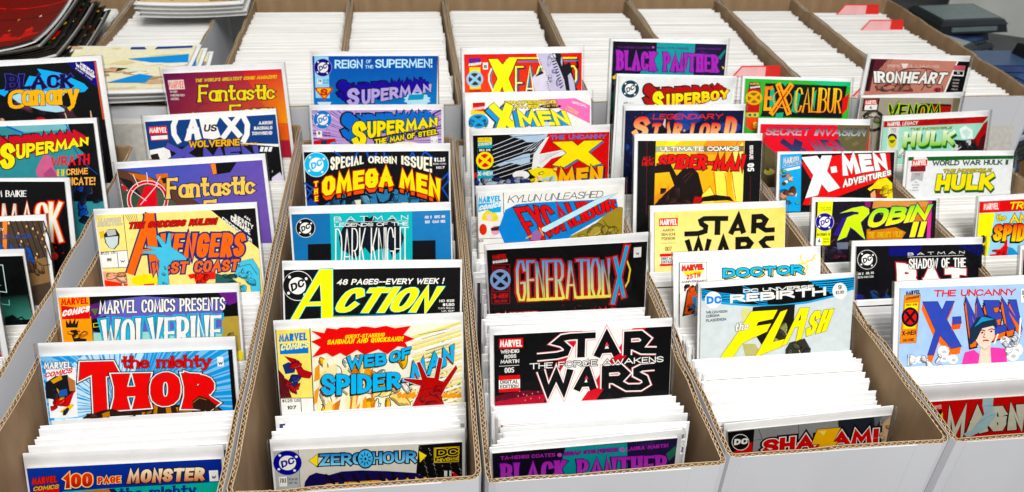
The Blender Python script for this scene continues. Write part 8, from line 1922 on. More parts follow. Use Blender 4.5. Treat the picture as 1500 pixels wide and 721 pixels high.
('red and olive comic with silver blue slanted letters, sixth box',0.1620,[[0.9995, 0.0, -0.0304], [-0.0129, 0.9063, -0.4224], [0.0276, 0.4226, 0.9059], [0.5461, 0.862, -0.174]],(3,161,8.1,0.0034),'#d8283c',[
('P',0,'#625a3c',[(113.1,8.1),(161,8.4),(161,11.9),(157.8,45.3),(160.9,108.2),(126.3,45.4),(116,28.7)]),
('P',0,'#585038',[(4,31.9),(8.8,33.1),(33.1,52.2),(35.3,107.8),(7.2,107.7)]),
('E',0,'#b8b060',[(18.7,72.1),(8.2,0),(0.3,4.5)],10),
('E',0,'#404020',[(16.4,68.9),(2.7,0),(0.1,1.9)],6),
('E',0,'#746c4c',[(125.3,14.5),(3.6,0),(0.2,2.6)],7),
('E',0,'#746c4c',[(134.2,23.5),(3.6,0),(0.2,2.6)],7),
('E',0,'#746c4c',[(143.2,32.6),(3.6,0),(0.2,2.6)],7),
('E',0,'#746c4c',[(150.1,15.9),(3.6,0),(0.2,2.6)],7),
('E',0,'#746c4c',[(131.2,25.2),(3.6,0),(0.2,2.6)],7),
('E',0,'#746c4c',[(140.1,34.3),(3.6,0),(0.2,2.6)],7),
('E',0,'#746c4c',[(147,17.6),(3.6,0),(0.2,2.6)],7),
('E',0,'#746c4c',[(128.1,26.9),(3.6,0),(0.2,2.6)],7),
('T',1,'SECRET INVASION','#2a2a5a',[(9.5,22.7),(153.9,23.3),(3.1,-10.4),(3,-10.6)],{'w':0.19,'fl':0.3,'grad':('#1c1038','#b4c4cc')}),
('T',1,'X','#2c2c58',[(49.9,58.6),(80.2,58.5),(-19.7,-30),(-20,-30.1)],{'w':0.33,'sp':0,'grad':('#20204a','#50507c')}),
('T',1,'MEN','#2c2c58',[(90.7,52),(138,51.8),(-22.3,-23.7),(-22.7,-23.8)],{'w':0.3,'sp':0.2,'grad':('#20204a','#8088a0')}),
('P',1,'#40406c',[(62.3,39.2),(67.8,39.2),(70.8,43.7),(64,43.7)])]),
('black and red comic with huge slanted white letters, sixth box',0.1620,[[0.9998, 0.0, -0.0195], [-0.009, 0.887, -0.4617], [0.0173, 0.4617, 0.8868], [0.5521, 0.7841, -0.1837]],(3.4,161,2.5,-0.0152),'#08080a',[
('P',0,'#e01420',[(30.9,13.7),(69.8,6.7),(81.5,4.9),(157.1,2.9),(157.9,32.7),(125.7,44.2),(85.1,58.6),(51.3,69.3),(35.5,69.1),(38.5,60.5),(48.9,40.9)]),
('P',0,'#08080a',[(31.3,26),(47.4,37.2),(39,58),(35.5,69.1),(32.3,69.1)]),
('P',0,'#08080a',[(154.4,2.5),(161,2.5),(161,17),(160.7,34.6),(157,27.1)]),
('P',0,'#08080a',[(85.1,58.6),(124.4,44.8),(138.9,69.3),(67.3,75.8)]),
('P',0,'#38a4dc',[(3.4,3.5),(31.5,2.5),(33,77.7),(3.5,77.3)]),
('T',2,'MARVEL','#d4d8dc',[(7,14.8),(29.9,13.7),(-0.3,-7.5),(-0.3,-7.6)],{'w':0.24,'sp':0.2,'out':[('#606c78',0.38)]}),
('T',2,'COMICS','#2880b8',[(6.5,20.6),(29.7,16.4),(0.9,-5.4),(0.8,-5.4)],{'w':0.26,'sp':0.25,'out':[('#f4f2ec',0.38)]}),
('P',2,'#f4f2ec',[(5.3,23.3),(30.4,18.6),(29.9,21.7),(6,25.8)]),
('K',0,50,[(3.4,23.3),(32.9,67.8)],16,5.7,['#f0d020', '#5a3020', '#e8b890', '#f0f0f4', '#6a3424', '#50b090', '#c89070', '#2860a0']),
('L',1,'#08080a',0.90,[(31.3,7.4),(52.7,5.6),(57.5,10.9),(59.3,5.4),(73.4,5.2),(67.3,25.7),(86.6,47.5),(70.6,53),(60.5,42.2),(56,56.8),(38.5,60.5),(48.5,30.4)],1),
('P',1,'#f2f0ec',[(31.3,7.4),(52.7,5.6),(57.5,10.9),(59.3,5.4),(73.4,5.2),(67.3,25.7),(86.6,47.5),(70.6,53),(60.5,42.2),(56,56.8),(38.5,60.5),(48.5,30.4)]),
('L',1,'#08080a',0.64,[(71.9,20.2),(79.8,19),(81.7,27),(73.6,28.3)],1),
('P',1,'#f2f0ec',[(71.9,20.2),(79.8,19),(81.7,27),(73.6,28.3)]),
('T',1,'MEN','#f2f0ec',[(89.9,32.1),(153.4,23.3),(-6.5,-28.1),(-5.7,-20.5)],{'w':0.31,'sp':0.25,'out':[('#08080a',0.51)]}),
('T',1,'ADVENTURES','#f4f2ec',[(90.2,47.3),(157.2,31.4),(-0.4,-10.4),(-0.4,-7)],{'w':0.27,'sp':0.3,'out':[('#08080a',0.51)]}),
('P',0,'#f0d830',[(124.8,49.2),(132.3,44.3),(138.7,37.5),(150.6,34.5),(159.3,42.1),(161,60.8),(161,68.9),(150.5,59.5),(144.6,49.4),(132.6,49.2),(128.7,52.3)]),
('P',0,'#8a2818',[(137.9,49.3),(147.4,50.7),(153.2,59.5),(141.6,69.4),(136,64.3)]),
('P',0,'#e8a878',[(129.5,55.4),(135.3,50.5),(137.1,59.3),(130.8,69.2)]),
('K',0,32,[(3.7,52.7),(32.2,67.8)],6,4.7,['#e8d820', '#c89070', '#d83878', '#50b090']),
('K',0,33,[(132.1,39.3),(159.9,59.6)],5,6.7,['#f0d830', '#d8b820'])]),
('dark comic with slanted lime and yellow letters over orange, sixth box',0.1620,[[0.9987, 0.0, -0.05], [-0.0246, 0.8704, -0.4918], [0.0435, 0.4924, 0.8693], [0.5496, 0.6744, -0.1897]],(3.7,161,2.8,-0.0329),'#120e1a',[
('K',0,34,[(14.2,55.2),(52.9,77.7)],9,6.6,['#302848', '#581c28', '#687080', '#1c1828']),
('K',0,35,[(75.9,4),(151.4,27)],10,8.6,['#d08c4c', '#b87434', '#e0a060']),
('K',0,36,[(70.3,36.8),(123,52.4)],6,7.3,['#c87c34', '#a86428']),
('P',0,'#d08c4c',[(77.7,3),(84.5,2.8),(150.3,2.8),(149.8,9.9),(113.1,9.7),(76.4,12.4)]),
('P',0,'#c87c34',[(70.5,40.2),(108.3,34.8),(122.3,40.9),(116.6,50.1),(71,50.4)]),
('P',0,'#d84898',[(150.5,2.8),(155.1,2.8),(155.3,70.6),(150.3,70.6)]),
('P',0,'#141018',[(155.1,2.8),(161,2.8),(161,59.1),(160.9,70.6),(155.3,70.6)]),
('P',0,'#302080',[(27,45),(38.1,24.7),(54.7,17.2),(60,25.6),(41.7,48.3)]),
('P',0,'#c87c34',[(120.7,12.5),(150.3,8.7),(150.2,27),(124.1,28.4)]),
('P',0,'#7c2460',[(66.2,4.1),(74.7,3.4),(73.8,10.8),(66.6,12)]),
('L',0,'#701c28',0.58,[(23.9,31.5),(33.6,31.4)],0),
('L',0,'#a04020',0.58,[(18.1,59.7),(29.6,49.5)],0),
('P',0,'#687080',[(32.3,54),(48,53.3),(47.2,61.8),(33.9,61.9)]),
('P',0,'#e4ec20',[(5.8,5.1),(25,4.4),(23.7,57),(5.7,57.5)]),
('T',0,'FOUR ISSUE','#585c10',[(8.6,13.5),(23.3,13),(-0.1,-1.6),(-0.1,-1.6)],{}),
('T',0,'MINISERIES','#585c10',[(8.7,15.8),(23.4,15.3),(-0.1,-1.3),(-0.1,-1.3)],{}),
('E',2,'#d0c8e0',[(15.6,29.4),(12,-0.1),(0.5,11.2)],22),
('E',2,'#221c88',[(15.6,29.4),(11.4,-0.1),(0.5,10.7)],22),
('E',2,'#f4f2ec',[(9,22.8),(1.3,0),(0.1,1.2)],5),
('E',2,'#f4f2ec',[(22.5,24),(1.3,0),(0.1,1.2)],5),
('E',2,'#f4f2ec',[(8.8,34.9),(1.3,0),(0.1,1.2)],5),
('E',2,'#f4f2ec',[(21.7,35.9),(1.3,0),(0.1,1.2)],5),
('E',2,'#f4f2ec',[(15.6,29.4),(6.9,-0.1),(0.3,6.4)],22),
('T',2,'DC','#221c88',[(11.3,34.1),(21.6,29.5),(-1.4,-6),(-1.4,-6)],{'w':0.26,'sp':0.35}),
('T',0,'ROBIN II','#08080a',[(6.6,46.3),(22.8,45.5),(-0.1,-3.1),(-0.2,-3.1)],{}),
('P',0,'#f4f2ec',[(5.3,48.5),(12.9,48.5),(12.9,57.7),(5.3,57.7)]),
('T',0,'4','#08080a',[(7.9,54.1),(11.5,54),(-0.2,-4.7),(-0.2,-4.7)],{'w':0.22}),
('T',0,'$1.00','#606818',[(14.6,50.7),(22.4,50.4),(-0.1,-1.8),(-0.1,-1.8)],{'w':0.16}),
('T',0,'FEB 92','#606818',[(14.8,54.1),(22.6,53.8),(-0.1,-1.8),(-0.1,-1.8)],{'w':0.16}),
('L',1,'#241468',1.6,[(34.2,18.8),(49.6,12.4),(64,9.7),(72.1,12.8),(72.8,18.7),(62,29.5),(69.2,50.4),(55.2,39.2),(48.9,35.3),(44.7,47.1),(32.8,51.7),(44.1,23.7),(53,20.2),(58.5,19.7),(58.9,17.1),(49.8,16.1)],1),
('P',1,'#c8e020',[(34.2,18.8),(49.6,12.4),(64,9.7),(72.1,12.8),(72.8,18.7),(62,29.5),(69.2,50.4),(55.2,39.2),(48.9,35.3),(44.7,47.1),(32.8,51.7),(44.1,23.7),(53,20.2),(58.5,19.7),(58.9,17.1),(49.8,16.1)]),
('T',1,'OBIN','#d8e420',[(68.5,37.4),(148.2,25.3),(7.8,-25.5),(8.3,-18.9)],{'w':0.27,'sp':0.2,'grad':('#7cd428','#f8ec18'),'out':[('#1c1060',1.19)]}),
('T',1,'II','#f8e820',[(127,46.9),(145.1,46.3),(4.5,-18.9),(4.5,-18.9)],{'w':0.34,'sp':0.7,'out':[('#1c1060',0.84)]}),
('T',1,"THE JOKER'S WILD!",'#d8b030',[(72.8,48.3),(117.7,46.5),(-0.4,-7),(-0.4,-7.1)],{'w':0.15,'fl':0.4,'sp':0.3})]),
('black and navy comic with big white letters edged in dark red, sixth box',0.1600,[[1.0, 0.0, -0.0081], [-0.0037, 0.887, -0.4617], [0.0071, 0.4617, 0.887], [0.5724, 0.6023, -0.201]],(4.1,158.6,7,0.0141),'#06060c',[
('K',0,37,[(4.1,55.6),(54.6,82.8)],10,9.2,['#101830', '#202470', '#1c3c6c', '#0c0c18']),
('P',0,'#0c1468',[(42.3,8.3),(83.4,8.1),(78.6,18.8),(44,18.6)]),
('P',0,'#0a1050',[(125.1,8.4),(158.6,8.1),(158.1,23.3)]),
('P',0,'#202470',[(4.6,58.2),(15.3,63.6),(14.3,72.3),(4.4,71.9)]),
('P',0,'#1c3c6c',[(21.7,56.3),(35.3,66.9),(39.5,73.3),(28.9,72.9)]),
('P',0,'#184068',[(41.7,60.8),(51.3,68.8),(48.9,73.7),(39.5,73.3)]),
('E',2,'#e8e4e0',[(17.5,21.5),(11.9,0.4),(0.4,11.2)],22),
('E',2,'#08080a',[(17.5,21.5),(11.3,0.4),(0.4,10.6)],22),
('E',2,'#f4f2ec',[(11.1,14.7),(1.2,0),(0,1.2)],5),
('E',2,'#f4f2ec',[(24.3,16.4),(1.2,0),(0,1.2)],5),
('E',2,'#f4f2ec',[(10.7,26.8),(1.2,0),(0,1.2)],5),
('E',2,'#f4f2ec',[(23.4,28.3),(1.2,0),(0,1.2)],5),
('E',2,'#f4f2ec',[(17.5,21.5),(6.8,0.2),(0.2,6.4)],22),
('T',2,'DC','#08080a',[(13.2,26),(23.3,21.9),(-1.3,-6),(-1.3,-6)],{'w':0.26,'sp':0.35}),
('T',0,'NO 2  JUL 92','#f4f2ec',[(6.8,38.8),(26,37.9),(-0.1,-2.7),(-0.1,-2.7)],{}),
('T',0,'$1.75 CAN 225','#f4f2ec',[(6.9,42.6),(25.7,42.1),(-0.1,-2.2),(-0.1,-2.3)],{'w':0.18}),
('T',1,'B A T M A N','#f4f2ec',[(66.6,18.4),(136.4,18.3),(-0.1,-3.3),(-0.2,-3.3)],{'w':0.18,'sp':1.1}),
('L',1,'#f4f2ec',0.39,[(66,20),(135.8,20.3)],0),
('T',1,'BAT','#f0eee8',[(55.1,62.6),(140.7,62),(-1.5,-36.5),(-1.3,-26.1)],{'w':0.3,'fl':0.2,'sp':0.35,'out':[('#a82034',1.44)]}),
('T',1,'SHADOW OF THE','#f4f2ec',[(68.5,33.9),(138.8,34),(-0.5,-11.9),(-0.6,-10.9)],{'w':0.15,'sp':0.35,'out':[('#08080a',0.65)]})]),
('light blue comic with blue letters dropped in orange, sixth box',0.1730,[[1.0, 0.0, 0.0078], [0.0036, 0.891, -0.454], [-0.007, 0.454, 0.891], [0.5685, 0.4954, -0.1768]],(4.9,169.6,7.6,0.0174),'#a8c4e4',[
('P',2,'#f08a28',[(9.1,13.8),(26.2,13.9),(23.2,63.1),(5.6,62.6)]),
('L',2,'#803c10',0.42,[(9.1,13.8),(26.2,13.9),(23.2,63.1),(5.6,62.6)],1),
('T',2,'MARVEL','#08080a',[(10.6,13.6),(25.9,13.3),(-0.1,-4.3),(-0.2,-4.3)],{'w':0.26,'sp':0.2}),
('T',2,'COMICS','#08080a',[(10.7,18.8),(24.5,17.1),(0.8,-2.9),(0.8,-2.9)],{'w':0.28}),
('P',2,'#f8d820',[(10,21.7),(24.2,21.8),(22,48.2),(8.9,48.2)]),
('T',2,'NOV-318','#08080a',[(11.2,24.8),(22.9,24.8),(-0.1,-2.4),(-0.1,-2.4)],{'w':0.24}),
('E',2,'#08080a',[(15.9,36.3),(9.3,0.5),(0.3,10.2)],22),
('E',2,'#d82028',[(15.9,36.3),(6.9,0.4),(0.3,7.6)],22),
('L',2,'#08080a',2.8,[(11.1,30.6),(20.6,42)],0),
('L',2,'#08080a',2.8,[(20.3,31.1),(11.5,41.5)],0),
('T',2,'X-MEN','#08080a',[(7.9,54.9),(23,54.8),(-0.2,-4.9),(-0.2,-4.9)],{'w':0.22,'sp':0.25}),
('T',2,'DELUXE','#08080a',[(8.8,61.2),(21,61.2),(-0.1,-3),(-0.1,-3)],{}),
('T',1,'THE UNCANNY','#d0202c',[(40.2,16.9),(129.6,19.7),(0.6,-7),(0.5,-6.8)],{'w':0.22,'sp':0.35}),
('P',1,'#f08020',[(27.6,28.6),(43.4,29.2),(48.8,38.6),(52.8,29.4),(61.7,29.8),(53.8,47.8),(71.4,77.1),(60.6,78.8),(47.6,64),(41.2,84.3),(35,83.9),(42.4,58.8)]),
('P',1,'#f06020',[(27.8,27.8),(43.6,28.4),(49,37.8),(52.9,28.6),(61.9,28.9),(53.9,47),(71.6,76.3),(60.7,78),(47.8,63.2),(41.3,83.5),(35.1,83.1),(42.5,58)]),
('P',1,'#f08020',[(27.9,27),(43.7,27.6),(49.1,37),(53.1,27.8),(62,28.1),(54.1,46.2),(71.7,75.5),(60.8,77.2),(47.9,62.3),(41.5,82.7),(35.2,82.3),(42.7,57.2)]),
('P',1,'#f06020',[(28.1,26.2),(43.8,26.8),(49.2,36.2),(53.2,27),(62.2,27.3),(54.2,45.4),(71.8,74.7),(61,76.4),(48.1,61.5),(41.6,81.8),(35.4,81.5),(42.8,56.4)]),
('P',1,'#f08020',[(28.2,25.4),(44,26),(49.4,35.4),(53.3,26.2),(62.3,26.5),(54.4,44.6),(72,73.8),(61.1,75.5),(48.2,60.7),(41.8,81),(35.5,80.6),(43,55.6)]),
('P',1,'#f06020',[(28.3,24.6),(44.1,25.1),(49.5,34.6),(53.5,25.4),(62.4,25.7),(54.5,43.7),(72.1,73),(61.3,74.7),(48.4,59.9),(41.9,80.2),(35.7,79.8),(43.1,54.8)]),
('P',1,'#f08020',[(28.5,23.8),(44.3,24.3),(49.7,33.8),(53.6,24.6),(62.6,24.9),(54.6,42.9),(72.3,72.2),(61.4,73.9),(48.5,59.1),(42,79.4),(35.8,79),(43.2,53.9)]),
('P',1,'#f06020',[(28.6,23),(44.4,23.5),(49.8,32.9),(53.8,23.7),(62.7,24.1),(54.8,42.1),(72.4,71.4),(61.5,73.1),(48.6,58.2),(42.2,78.6),(36,78.2),(43.4,53.1)]),
('P',1,'#f08020',[(28.8,22.2),(44.6,22.7),(50,32.1),(53.9,22.9),(62.9,23.3),(54.9,41.3),(72.5,70.5),(61.7,72.3),(48.8,57.4),(42.3,77.7),(36.1,77.4),(43.5,52.3)]),
('L',1,'#08080a',0.85,[(28.9,21.4),(44.7,21.9),(50.1,31.3),(54,22.1),(63,22.5),(55.1,40.5),(72.7,69.7),(61.8,71.4),(48.9,56.6),(42.5,76.9),(36.2,76.5),(43.7,51.5)],1),
('P',1,'#3a4ca8',[(28.9,21.4),(44.7,21.9),(50.1,31.3),(54,22.1),(63,22.5),(55.1,40.5),(72.7,69.7),(61.8,71.4),(48.9,56.6),(42.5,76.9),(36.2,76.5),(43.7,51.5)]),
('P',1,'#f06020',[(61,44.5),(69.6,44.3),(70.7,51.2),(61.3,52.1)]),
('P',1,'#f06020',[(61.1,43.7),(69.8,43.5),(70.8,50.4),(61.4,51.3)]),
('P',1,'#f06020',[(61.2,42.9),(69.9,42.7),(70.9,49.6),(61.5,50.4)]),
('P',1,'#f06020',[(61.4,42.1),(70.1,41.9),(71.1,48.8),(61.7,49.6)]),
('P',1,'#f06020',[(61.5,41.2),(70.2,41),(71.2,48),(61.8,48.8)]),
('P',1,'#f06020',[(61.7,40.4),(70.3,40.2),(71.4,47.1),(62,48)]),
('P',1,'#f06020',[(61.8,39.6),(70.5,39.4),(71.5,46.3),(62.1,47.2)]),
('L',1,'#08080a',0.71,[(61.9,38.8),(70.6,38.6),(71.6,45.5),(62.3,46.4)],1),
('P',1,'#3a4ca8',[(61.9,38.8),(70.6,38.6),(71.6,45.5),(62.3,46.4)]),
('T',1,'MEN','#3a4ca8',[(83.4,65.5),(140.9,52.1),(-12.1,-43.3),(-10.3,-27.5)],{'w':0.26,'sp':0.25,'out':[('#08080a',0.72)],'drop':('#f07020',-1.4,7.56)}),
('P',0,'#e050a0',[(73.5,89.9),(76.6,76.2),(86.7,74),(95.9,81.5),(105.7,72.4),(120.6,74.6),(125.2,93.1)]),
('P',0,'#f4d0bc',[(87,62.9),(94.4,49.5),(107.5,47.5),(108.9,61.4),(104.1,69.5),(106.7,92),(91.9,91.1),(94,71.7)]),
('P',0,'#182c40',[(80.6,68.1),(81.4,51.6),(88.2,40.9),(98.2,38),(108.7,43.4),(111.4,53.3),(106.1,50.2),(94.5,52.3),(89.2,63.1),(83.6,68.3)]),
('P',0,'#3890c0',[(85.7,50.4),(93.9,39.9),(107.3,43.3),(94.2,45.4)]),
('E',0,'#f0f0ee',[(20.3,81.1),(5,0.3),(0.2,4.4)],10),
('E',0,'#b8b8bc',[(21.2,82.3),(2,0.1),(0.1,1.5)],8),
('E',0,'#f0f0ee',[(27.5,80.8),(4.3,0.3),(0.1,3.7)],10),
('E',0,'#b8b8bc',[(28.4,82),(1.7,0.1),(0,1.2)],8),
('E',0,'#f0f0ee',[(53.2,73.4),(6.5,0.4),(0.2,5.6)],10),
('E',0,'#b8b8bc',[(54.1,74.6),(2.6,0.2),(0.1,1.9)],8),
('E',0,'#f0f0ee',[(53.5,80.3),(5.8,0.4),(0.2,5)],10),
('E',0,'#b8b8bc',[(54.4,81.5),(2.3,0.1),(0.1,1.7)],8),
('E',0,'#f0f0ee',[(63.7,82.4),(5.8,0.4),(0.2,5)],10),
('E',0,'#b8b8bc',[(64.7,83.5),(2.3,0.1),(0.1,1.7)],8),
('E',0,'#f0f0ee',[(120.2,66.3),(5.2,0.3),(0.2,4.4)],10),
('E',0,'#b8b8bc',[(121.1,67.4),(2.1,0.1),(0.1,1.5)],8),
('E',0,'#f0f0ee',[(132.5,76.7),(8.9,0.5),(0.4,7.6)],10),
('E',0,'#b8b8bc',[(133.5,77.9),(3.6,0.2),(0.1,2.5)],8),
('E',0,'#f0f0ee',[(129.9,82.2),(7.4,0.4),(0.3,6.3)],10),
('E',0,'#b8b8bc',[(130.8,83.4),(3,0.2),(0.1,2.1)],8),
('L',0,'#f0f0ee',2,[(136.7,43.6),(136.3,63),(128.1,76.5)],0),
('L',0,'#f0f0ee',1.7,[(112.4,58.9),(108.5,69.7)],0),
('P',0,'#f4f2ec',[(135.9,13.4),(146.5,13.4),(146.5,27.8),(135.9,27.8)]),
('T',0,'W','#08080a',[(138.4,24.6),(143.8,24.6),(-0.2,-3.6),(-0.2,-3.6)],{'w':0.3}),
('T',0,'III III','#08080a',[(137.2,20.1),(145.1,20.2),(-0.3,-5),(-0.3,-5)],{'w':0.1}),
('K',0,38,[(14.3,75.2),(66.9,89.5)],9,5.5,['#f0f0ee', '#c8c8cc', '#e0e0e4']),
('K',0,39,[(117,61.9),(138.9,85.5)],7,5.6,['#f0f0ee', '#d0d0d4']),
('L',0,'#301820',0.85,[(90.6,55.1),(94.6,53.7),(97.9,55)],0),
('L',0,'#301820',0.86,[(101.2,54.3),(104.8,52.9),(107.8,54.4)],0),
('E',0,'#301820',[(94.7,56.5),(1.3,0.1),(0,1)],8),
('E',0,'#301820',[(104.6,55.8),(1.3,0.1),(0,1)],8),
('L',0,'#8c4838',0.57,[(97.9,56.6),(96.1,61.4),(98.6,61.9)],0),
('L',0,'#a02838',1.3,[(95.8,65.1),(99.2,64.5),(102.2,65.5)],0),
('L',0,'#c89080',0.57,[(94,71.7),(98.5,74.7),(104.2,70.9)],0)]),
('red comic with cream jagged letters at the front of the sixth box',0.1760,[[1.0, 0.0, 0.0088], [0.0005, 0.9981, -0.061], [-0.0087, 0.061, 0.9981], [0.5643, 0.5076, -0.2603]],(7.9,175,19,0.0072),'#d0181c',[
('T',2,'MARVEL','#f4f2ec',[(18.6,29.4),(30,27.8),(-1.4,-4.9),(-1.5,-4.9)],{'w':0.24,'sp':0.2}),
('P',2,'#08080a',[(22.4,33.1),(30.1,29.8),(35.4,43.6),(27.3,45.6)]),
('P',2,'#f0e020',[(30.4,37.8),(32,32.6),(35.6,43.6)]),
('L',1,'#08080a',2,[(46.2,67.9),(36.3,23.7),(52,54.7),(54.1,22.6),(64,62.7),(64.6,69.7),(62.3,69.4),(56.6,48.3),(56.1,67.5),(53.8,67.2),(44,43),(50.2,68.3)],1),
('P',1,'#dcdcc8',[(46.2,67.9),(36.3,23.7),(52,54.7),(54.1,22.6),(64,62.7),(64.6,69.7),(62.3,69.4),(56.6,48.3),(56.1,67.5),(53.8,67.2),(44,43),(50.2,68.3)]),
('T',1,'AGNETO','#dcdcc8',[(68.5,64.5),(190.9,63.3),(-11.3,-35),(-13.2,-32.7)],{'w':0.24,'fl':0.2,'sp':0.35,'ang':1,'out':[('#08080a',1.28)]}),
('P',0,'#b4d4d8',[(69.5,19),(80.7,19),(83.4,29.1),(91.6,41.9),(86.9,59.3),(70.4,70.2),(63.9,64),(71.3,59.2),(78,39.4),(72.1,28.1)]),
('L',0,'#68b8d0',0.74,[(74.6,29),(83.3,28.9)],0),
('L',0,'#68b8d0',0.75,[(73.5,52.5),(81.7,43.7),(89.4,40.4)],0)]),
('dusty pink comic with white italic letters and a black side strip, seventh box',0.1580,[[0.9996, 0.0, -0.0283], [-0.0059, 0.9781, -0.2078], [0.0276, 0.2079, 0.9778], [0.7211, 0.993, -0.1329]],(4.7,157,6.8,0.0122),'#c08474',[
('P',0,'#2c1418',[(4.7,6.8),(11.4,6.8),(9.4,52.2),(4.7,51.9)]),
('P',0,'#5c2430',[(11.4,6.8),(30.7,6.8),(12.7,30.6),(12.6,52.1),(9.4,52.2)]),
('L',0,'#401820',0.76,[(14.6,6.3),(14.5,20.3)],0),
('L',0,'#401820',0.76,[(19,6.2),(17.2,21)],0),
('L',0,'#401820',0.76,[(23.4,6.1),(19.9,21.6)],0),
('L',0,'#401820',0.76,[(27.8,6),(22.6,22.3)],0),
('L',0,'#401820',0.76,[(32.3,5.9),(25.3,23)],0),
('L',0,'#401820',0.76,[(36.7,5.9),(28,23.7)],0),
('P',0,'#08080a',[(137.6,7.6),(157,7.7),(157,54.1),(129.2,54.5),(133.8,24.3)]),
('P',0,'#f4f2ec',[(136.8,7.6),(139.2,7.6),(135.4,24.3),(130,54.4),(127.1,54.5),(133,24.3)]),
('P',0,'#c86470',[(133.8,13.2),(151.9,13.6),(152.4,20.3),(134,20.1)]),
('P',0,'#f4f2ec',[(133.6,20.6),(151.7,20.8),(152.6,28.8),(134.5,28.2)]),
('P',0,'#08080a',[(135.5,21.6),(150.5,21.8),(150.9,27),(136,26.7)]),
('T',0,'10','#f4f2ec',[(141.4,25.4),(145.9,25.5),(-0.8,-3.3),(-0.9,-3.3)],{}),
('T',0,'EWING','#c8b8b8',[(137.9,35),(148.1,35.2),(-0.6,-2.2),(-0.6,-2.2)],{}),
('T',0,'LIBRANDA','#c8b8b8',[(138,39.5),(148.3,39.7),(-0.6,-2.2),(-0.6,-2.3)],{}),
('T',0,'VIEIRA','#c8b8b8',[(138.2,44),(148.5,44.2),(-0.6,-2.3),(-0.6,-2.3)],{}),
('T',0,'MILLA','#c8b8b8',[(138.4,48.6),(148.7,48.8),(-0.6,-2.3),(-0.6,-2.3)],{}),
('L',0,'#581c24',1.4,[(22.2,52),(28.1,42.2)],0),
('L',0,'#581c24',1.4,[(39.3,49.5),(42.5,42)],0),
('L',0,'#581c24',1.4,[(64.8,41),(68.8,51.4)],0),
('L',0,'#581c24',1.4,[(69.6,40.9),(71.2,51.4)],0),
('L',0,'#581c24',1.4,[(91.3,50.4),(95.7,41.3)],0),
('L',0,'#581c24',1.4,[(49.8,24.9),(58.4,20.3),(80.2,17.7),(100.1,19.6),(109.3,23.9)],0),
('L',0,'#581c24',1.4,[(122.1,42.5),(125.6,50)],0),
('E',0,'#a83040',[(117,48.6),(6.5,-0.1),(0.8,3.3)],10),
('E',0,'#404040',[(34.7,50.3),(7.2,-0.1),(0.5,2.4)],10),
('P',0,'#f0e8e4',[(51.7,12.3),(62.9,12.1),(61,18),(56.4,18.9)]),
('T',0,'RIRI WILLIAMS','#dccac4',[(32.2,17.8),(111.7,17.5),(-0.9,-4.1),(-1,-4.1)],{'w':0.16}),
('K',0,40,[(18.2,40.9),(126,51.5)],10,9.6,['#c08474', '#a86c60', '#8c3c40']),
('T',1,'IRONHEART','#f4f2ec',[(16.7,39.8),(123.1,40.2),(-4.8,-16.5),(4.7,-16.8)],{'w':0.23,'sp':0.3,'out':[('#08080a',1.24)]})]),
('grey comic with spiky black letters glowing lime, seventh box',0.1540,[[0.9998, 0.0, 0.0185], [0.0037, 0.9799, -0.1993], [-0.0182, 0.1994, 0.9798], [0.7251, 0.9727, -0.1826]],(1,151.8,5.3,0.0364),'#a49c8c',[
('P',0,'#787058',[(140,7.4),(151.8,8.1),(151.8,8.1),(151.8,41.8),(144.1,41.5)]),
('P',0,'#b02820',[(91.8,14.4),(139.9,18),(139.8,44.4),(90.9,42.7)]),
('P',0,'#281814',[(91.7,13.7),(138.8,16.8),(137.8,19.8),(92.4,17.5)]),
('L',0,'#282420',4.7,[(38.8,37.7),(38.8,41.3),(37.8,44.6),(35.8,47.4),(32.9,49.4),(29.2,50.7),(25.2,51),(20.9,50.4),(16.8,48.9),(13.1,46.5),(10.1,43.5),(8,40.1),(6.8,36.6),(6.8,33),(7.8,29.7),(9.8,27),(12.8,24.9),(16.4,23.7),(20.4,23.4),(24.6,24),(28.7,25.5),(32.3,27.8),(35.4,30.7),(37.6,34.1)],1),
('E',0,'#60a830',[(31,38.9),(6.4,0.2),(0.8,4.6)],8),
('P',2,'#201c1c',[(3.3,4.2),(27.5,4.2),(27.5,22.4),(3.3,22.4)]),
('P',2,'#d03c3c',[(5.4,5.7),(24.7,5.7),(24.7,13.7),(5.4,13.7)]),
('T',2,'MARVEL','#f4f2ec',[(7.2,12.4),(23.9,12.6),(-1,-5.7),(-1,-5.7)],{'sp':0.2}),
('P',2,'#f4f2ec',[(6.7,13.5),(25.6,13.5),(25.6,20.8),(6.7,20.8)]),
('T',2,'4','#08080a',[(14.7,19.5),(18.1,19.5),(-0.8,-4.5),(-0.8,-4.5)],{'w':0.24}),
('T',1,'VENOM','#141408',[(43.3,36.3),(124.6,37.7),(-0.9,-22.8),(-1.4,-22.2)],{'fl':-0.5,'ct':0.3,'sp':0.35,'out':[('#b4d828',1.42)]}),
('L',1,'#b4d828',2.2,[(47.5,28.9),(57.2,8)],0),
('L',1,'#141408',1.2,[(47.5,28.9),(57.2,8)],0),
('K',0,41,[(4.5,22.8),(39.3,40.8)],6,7.1,['#787058', '#484038', '#60a830', '#c8c0b0'])]),
('mint comic with a red band and pale green block letters, seventh box',0.1620,[[0.9993, 0.0, 0.0371], [0.0112, 0.9537, -0.3005], [-0.0354, 0.3007, 0.9531], [0.7655, 0.9303, -0.1989]],(1.2,160.8,7.6,0.0107),'#a4d8c4',[
('P',0,'#dcdcd8',[(8.6,16.5),(25.4,16.5),(26.6,69.6),(10.1,68.6)]),
('T',0,'712','#505450',[(13.1,24.1),(21.5,24.2),(-0.6,-5.9),(-0.6,-5.9)],{'w':0.12}),
('E',0,'#181c14',[(16.4,31.4),(6.9,0.4),(0.6,6)],12),
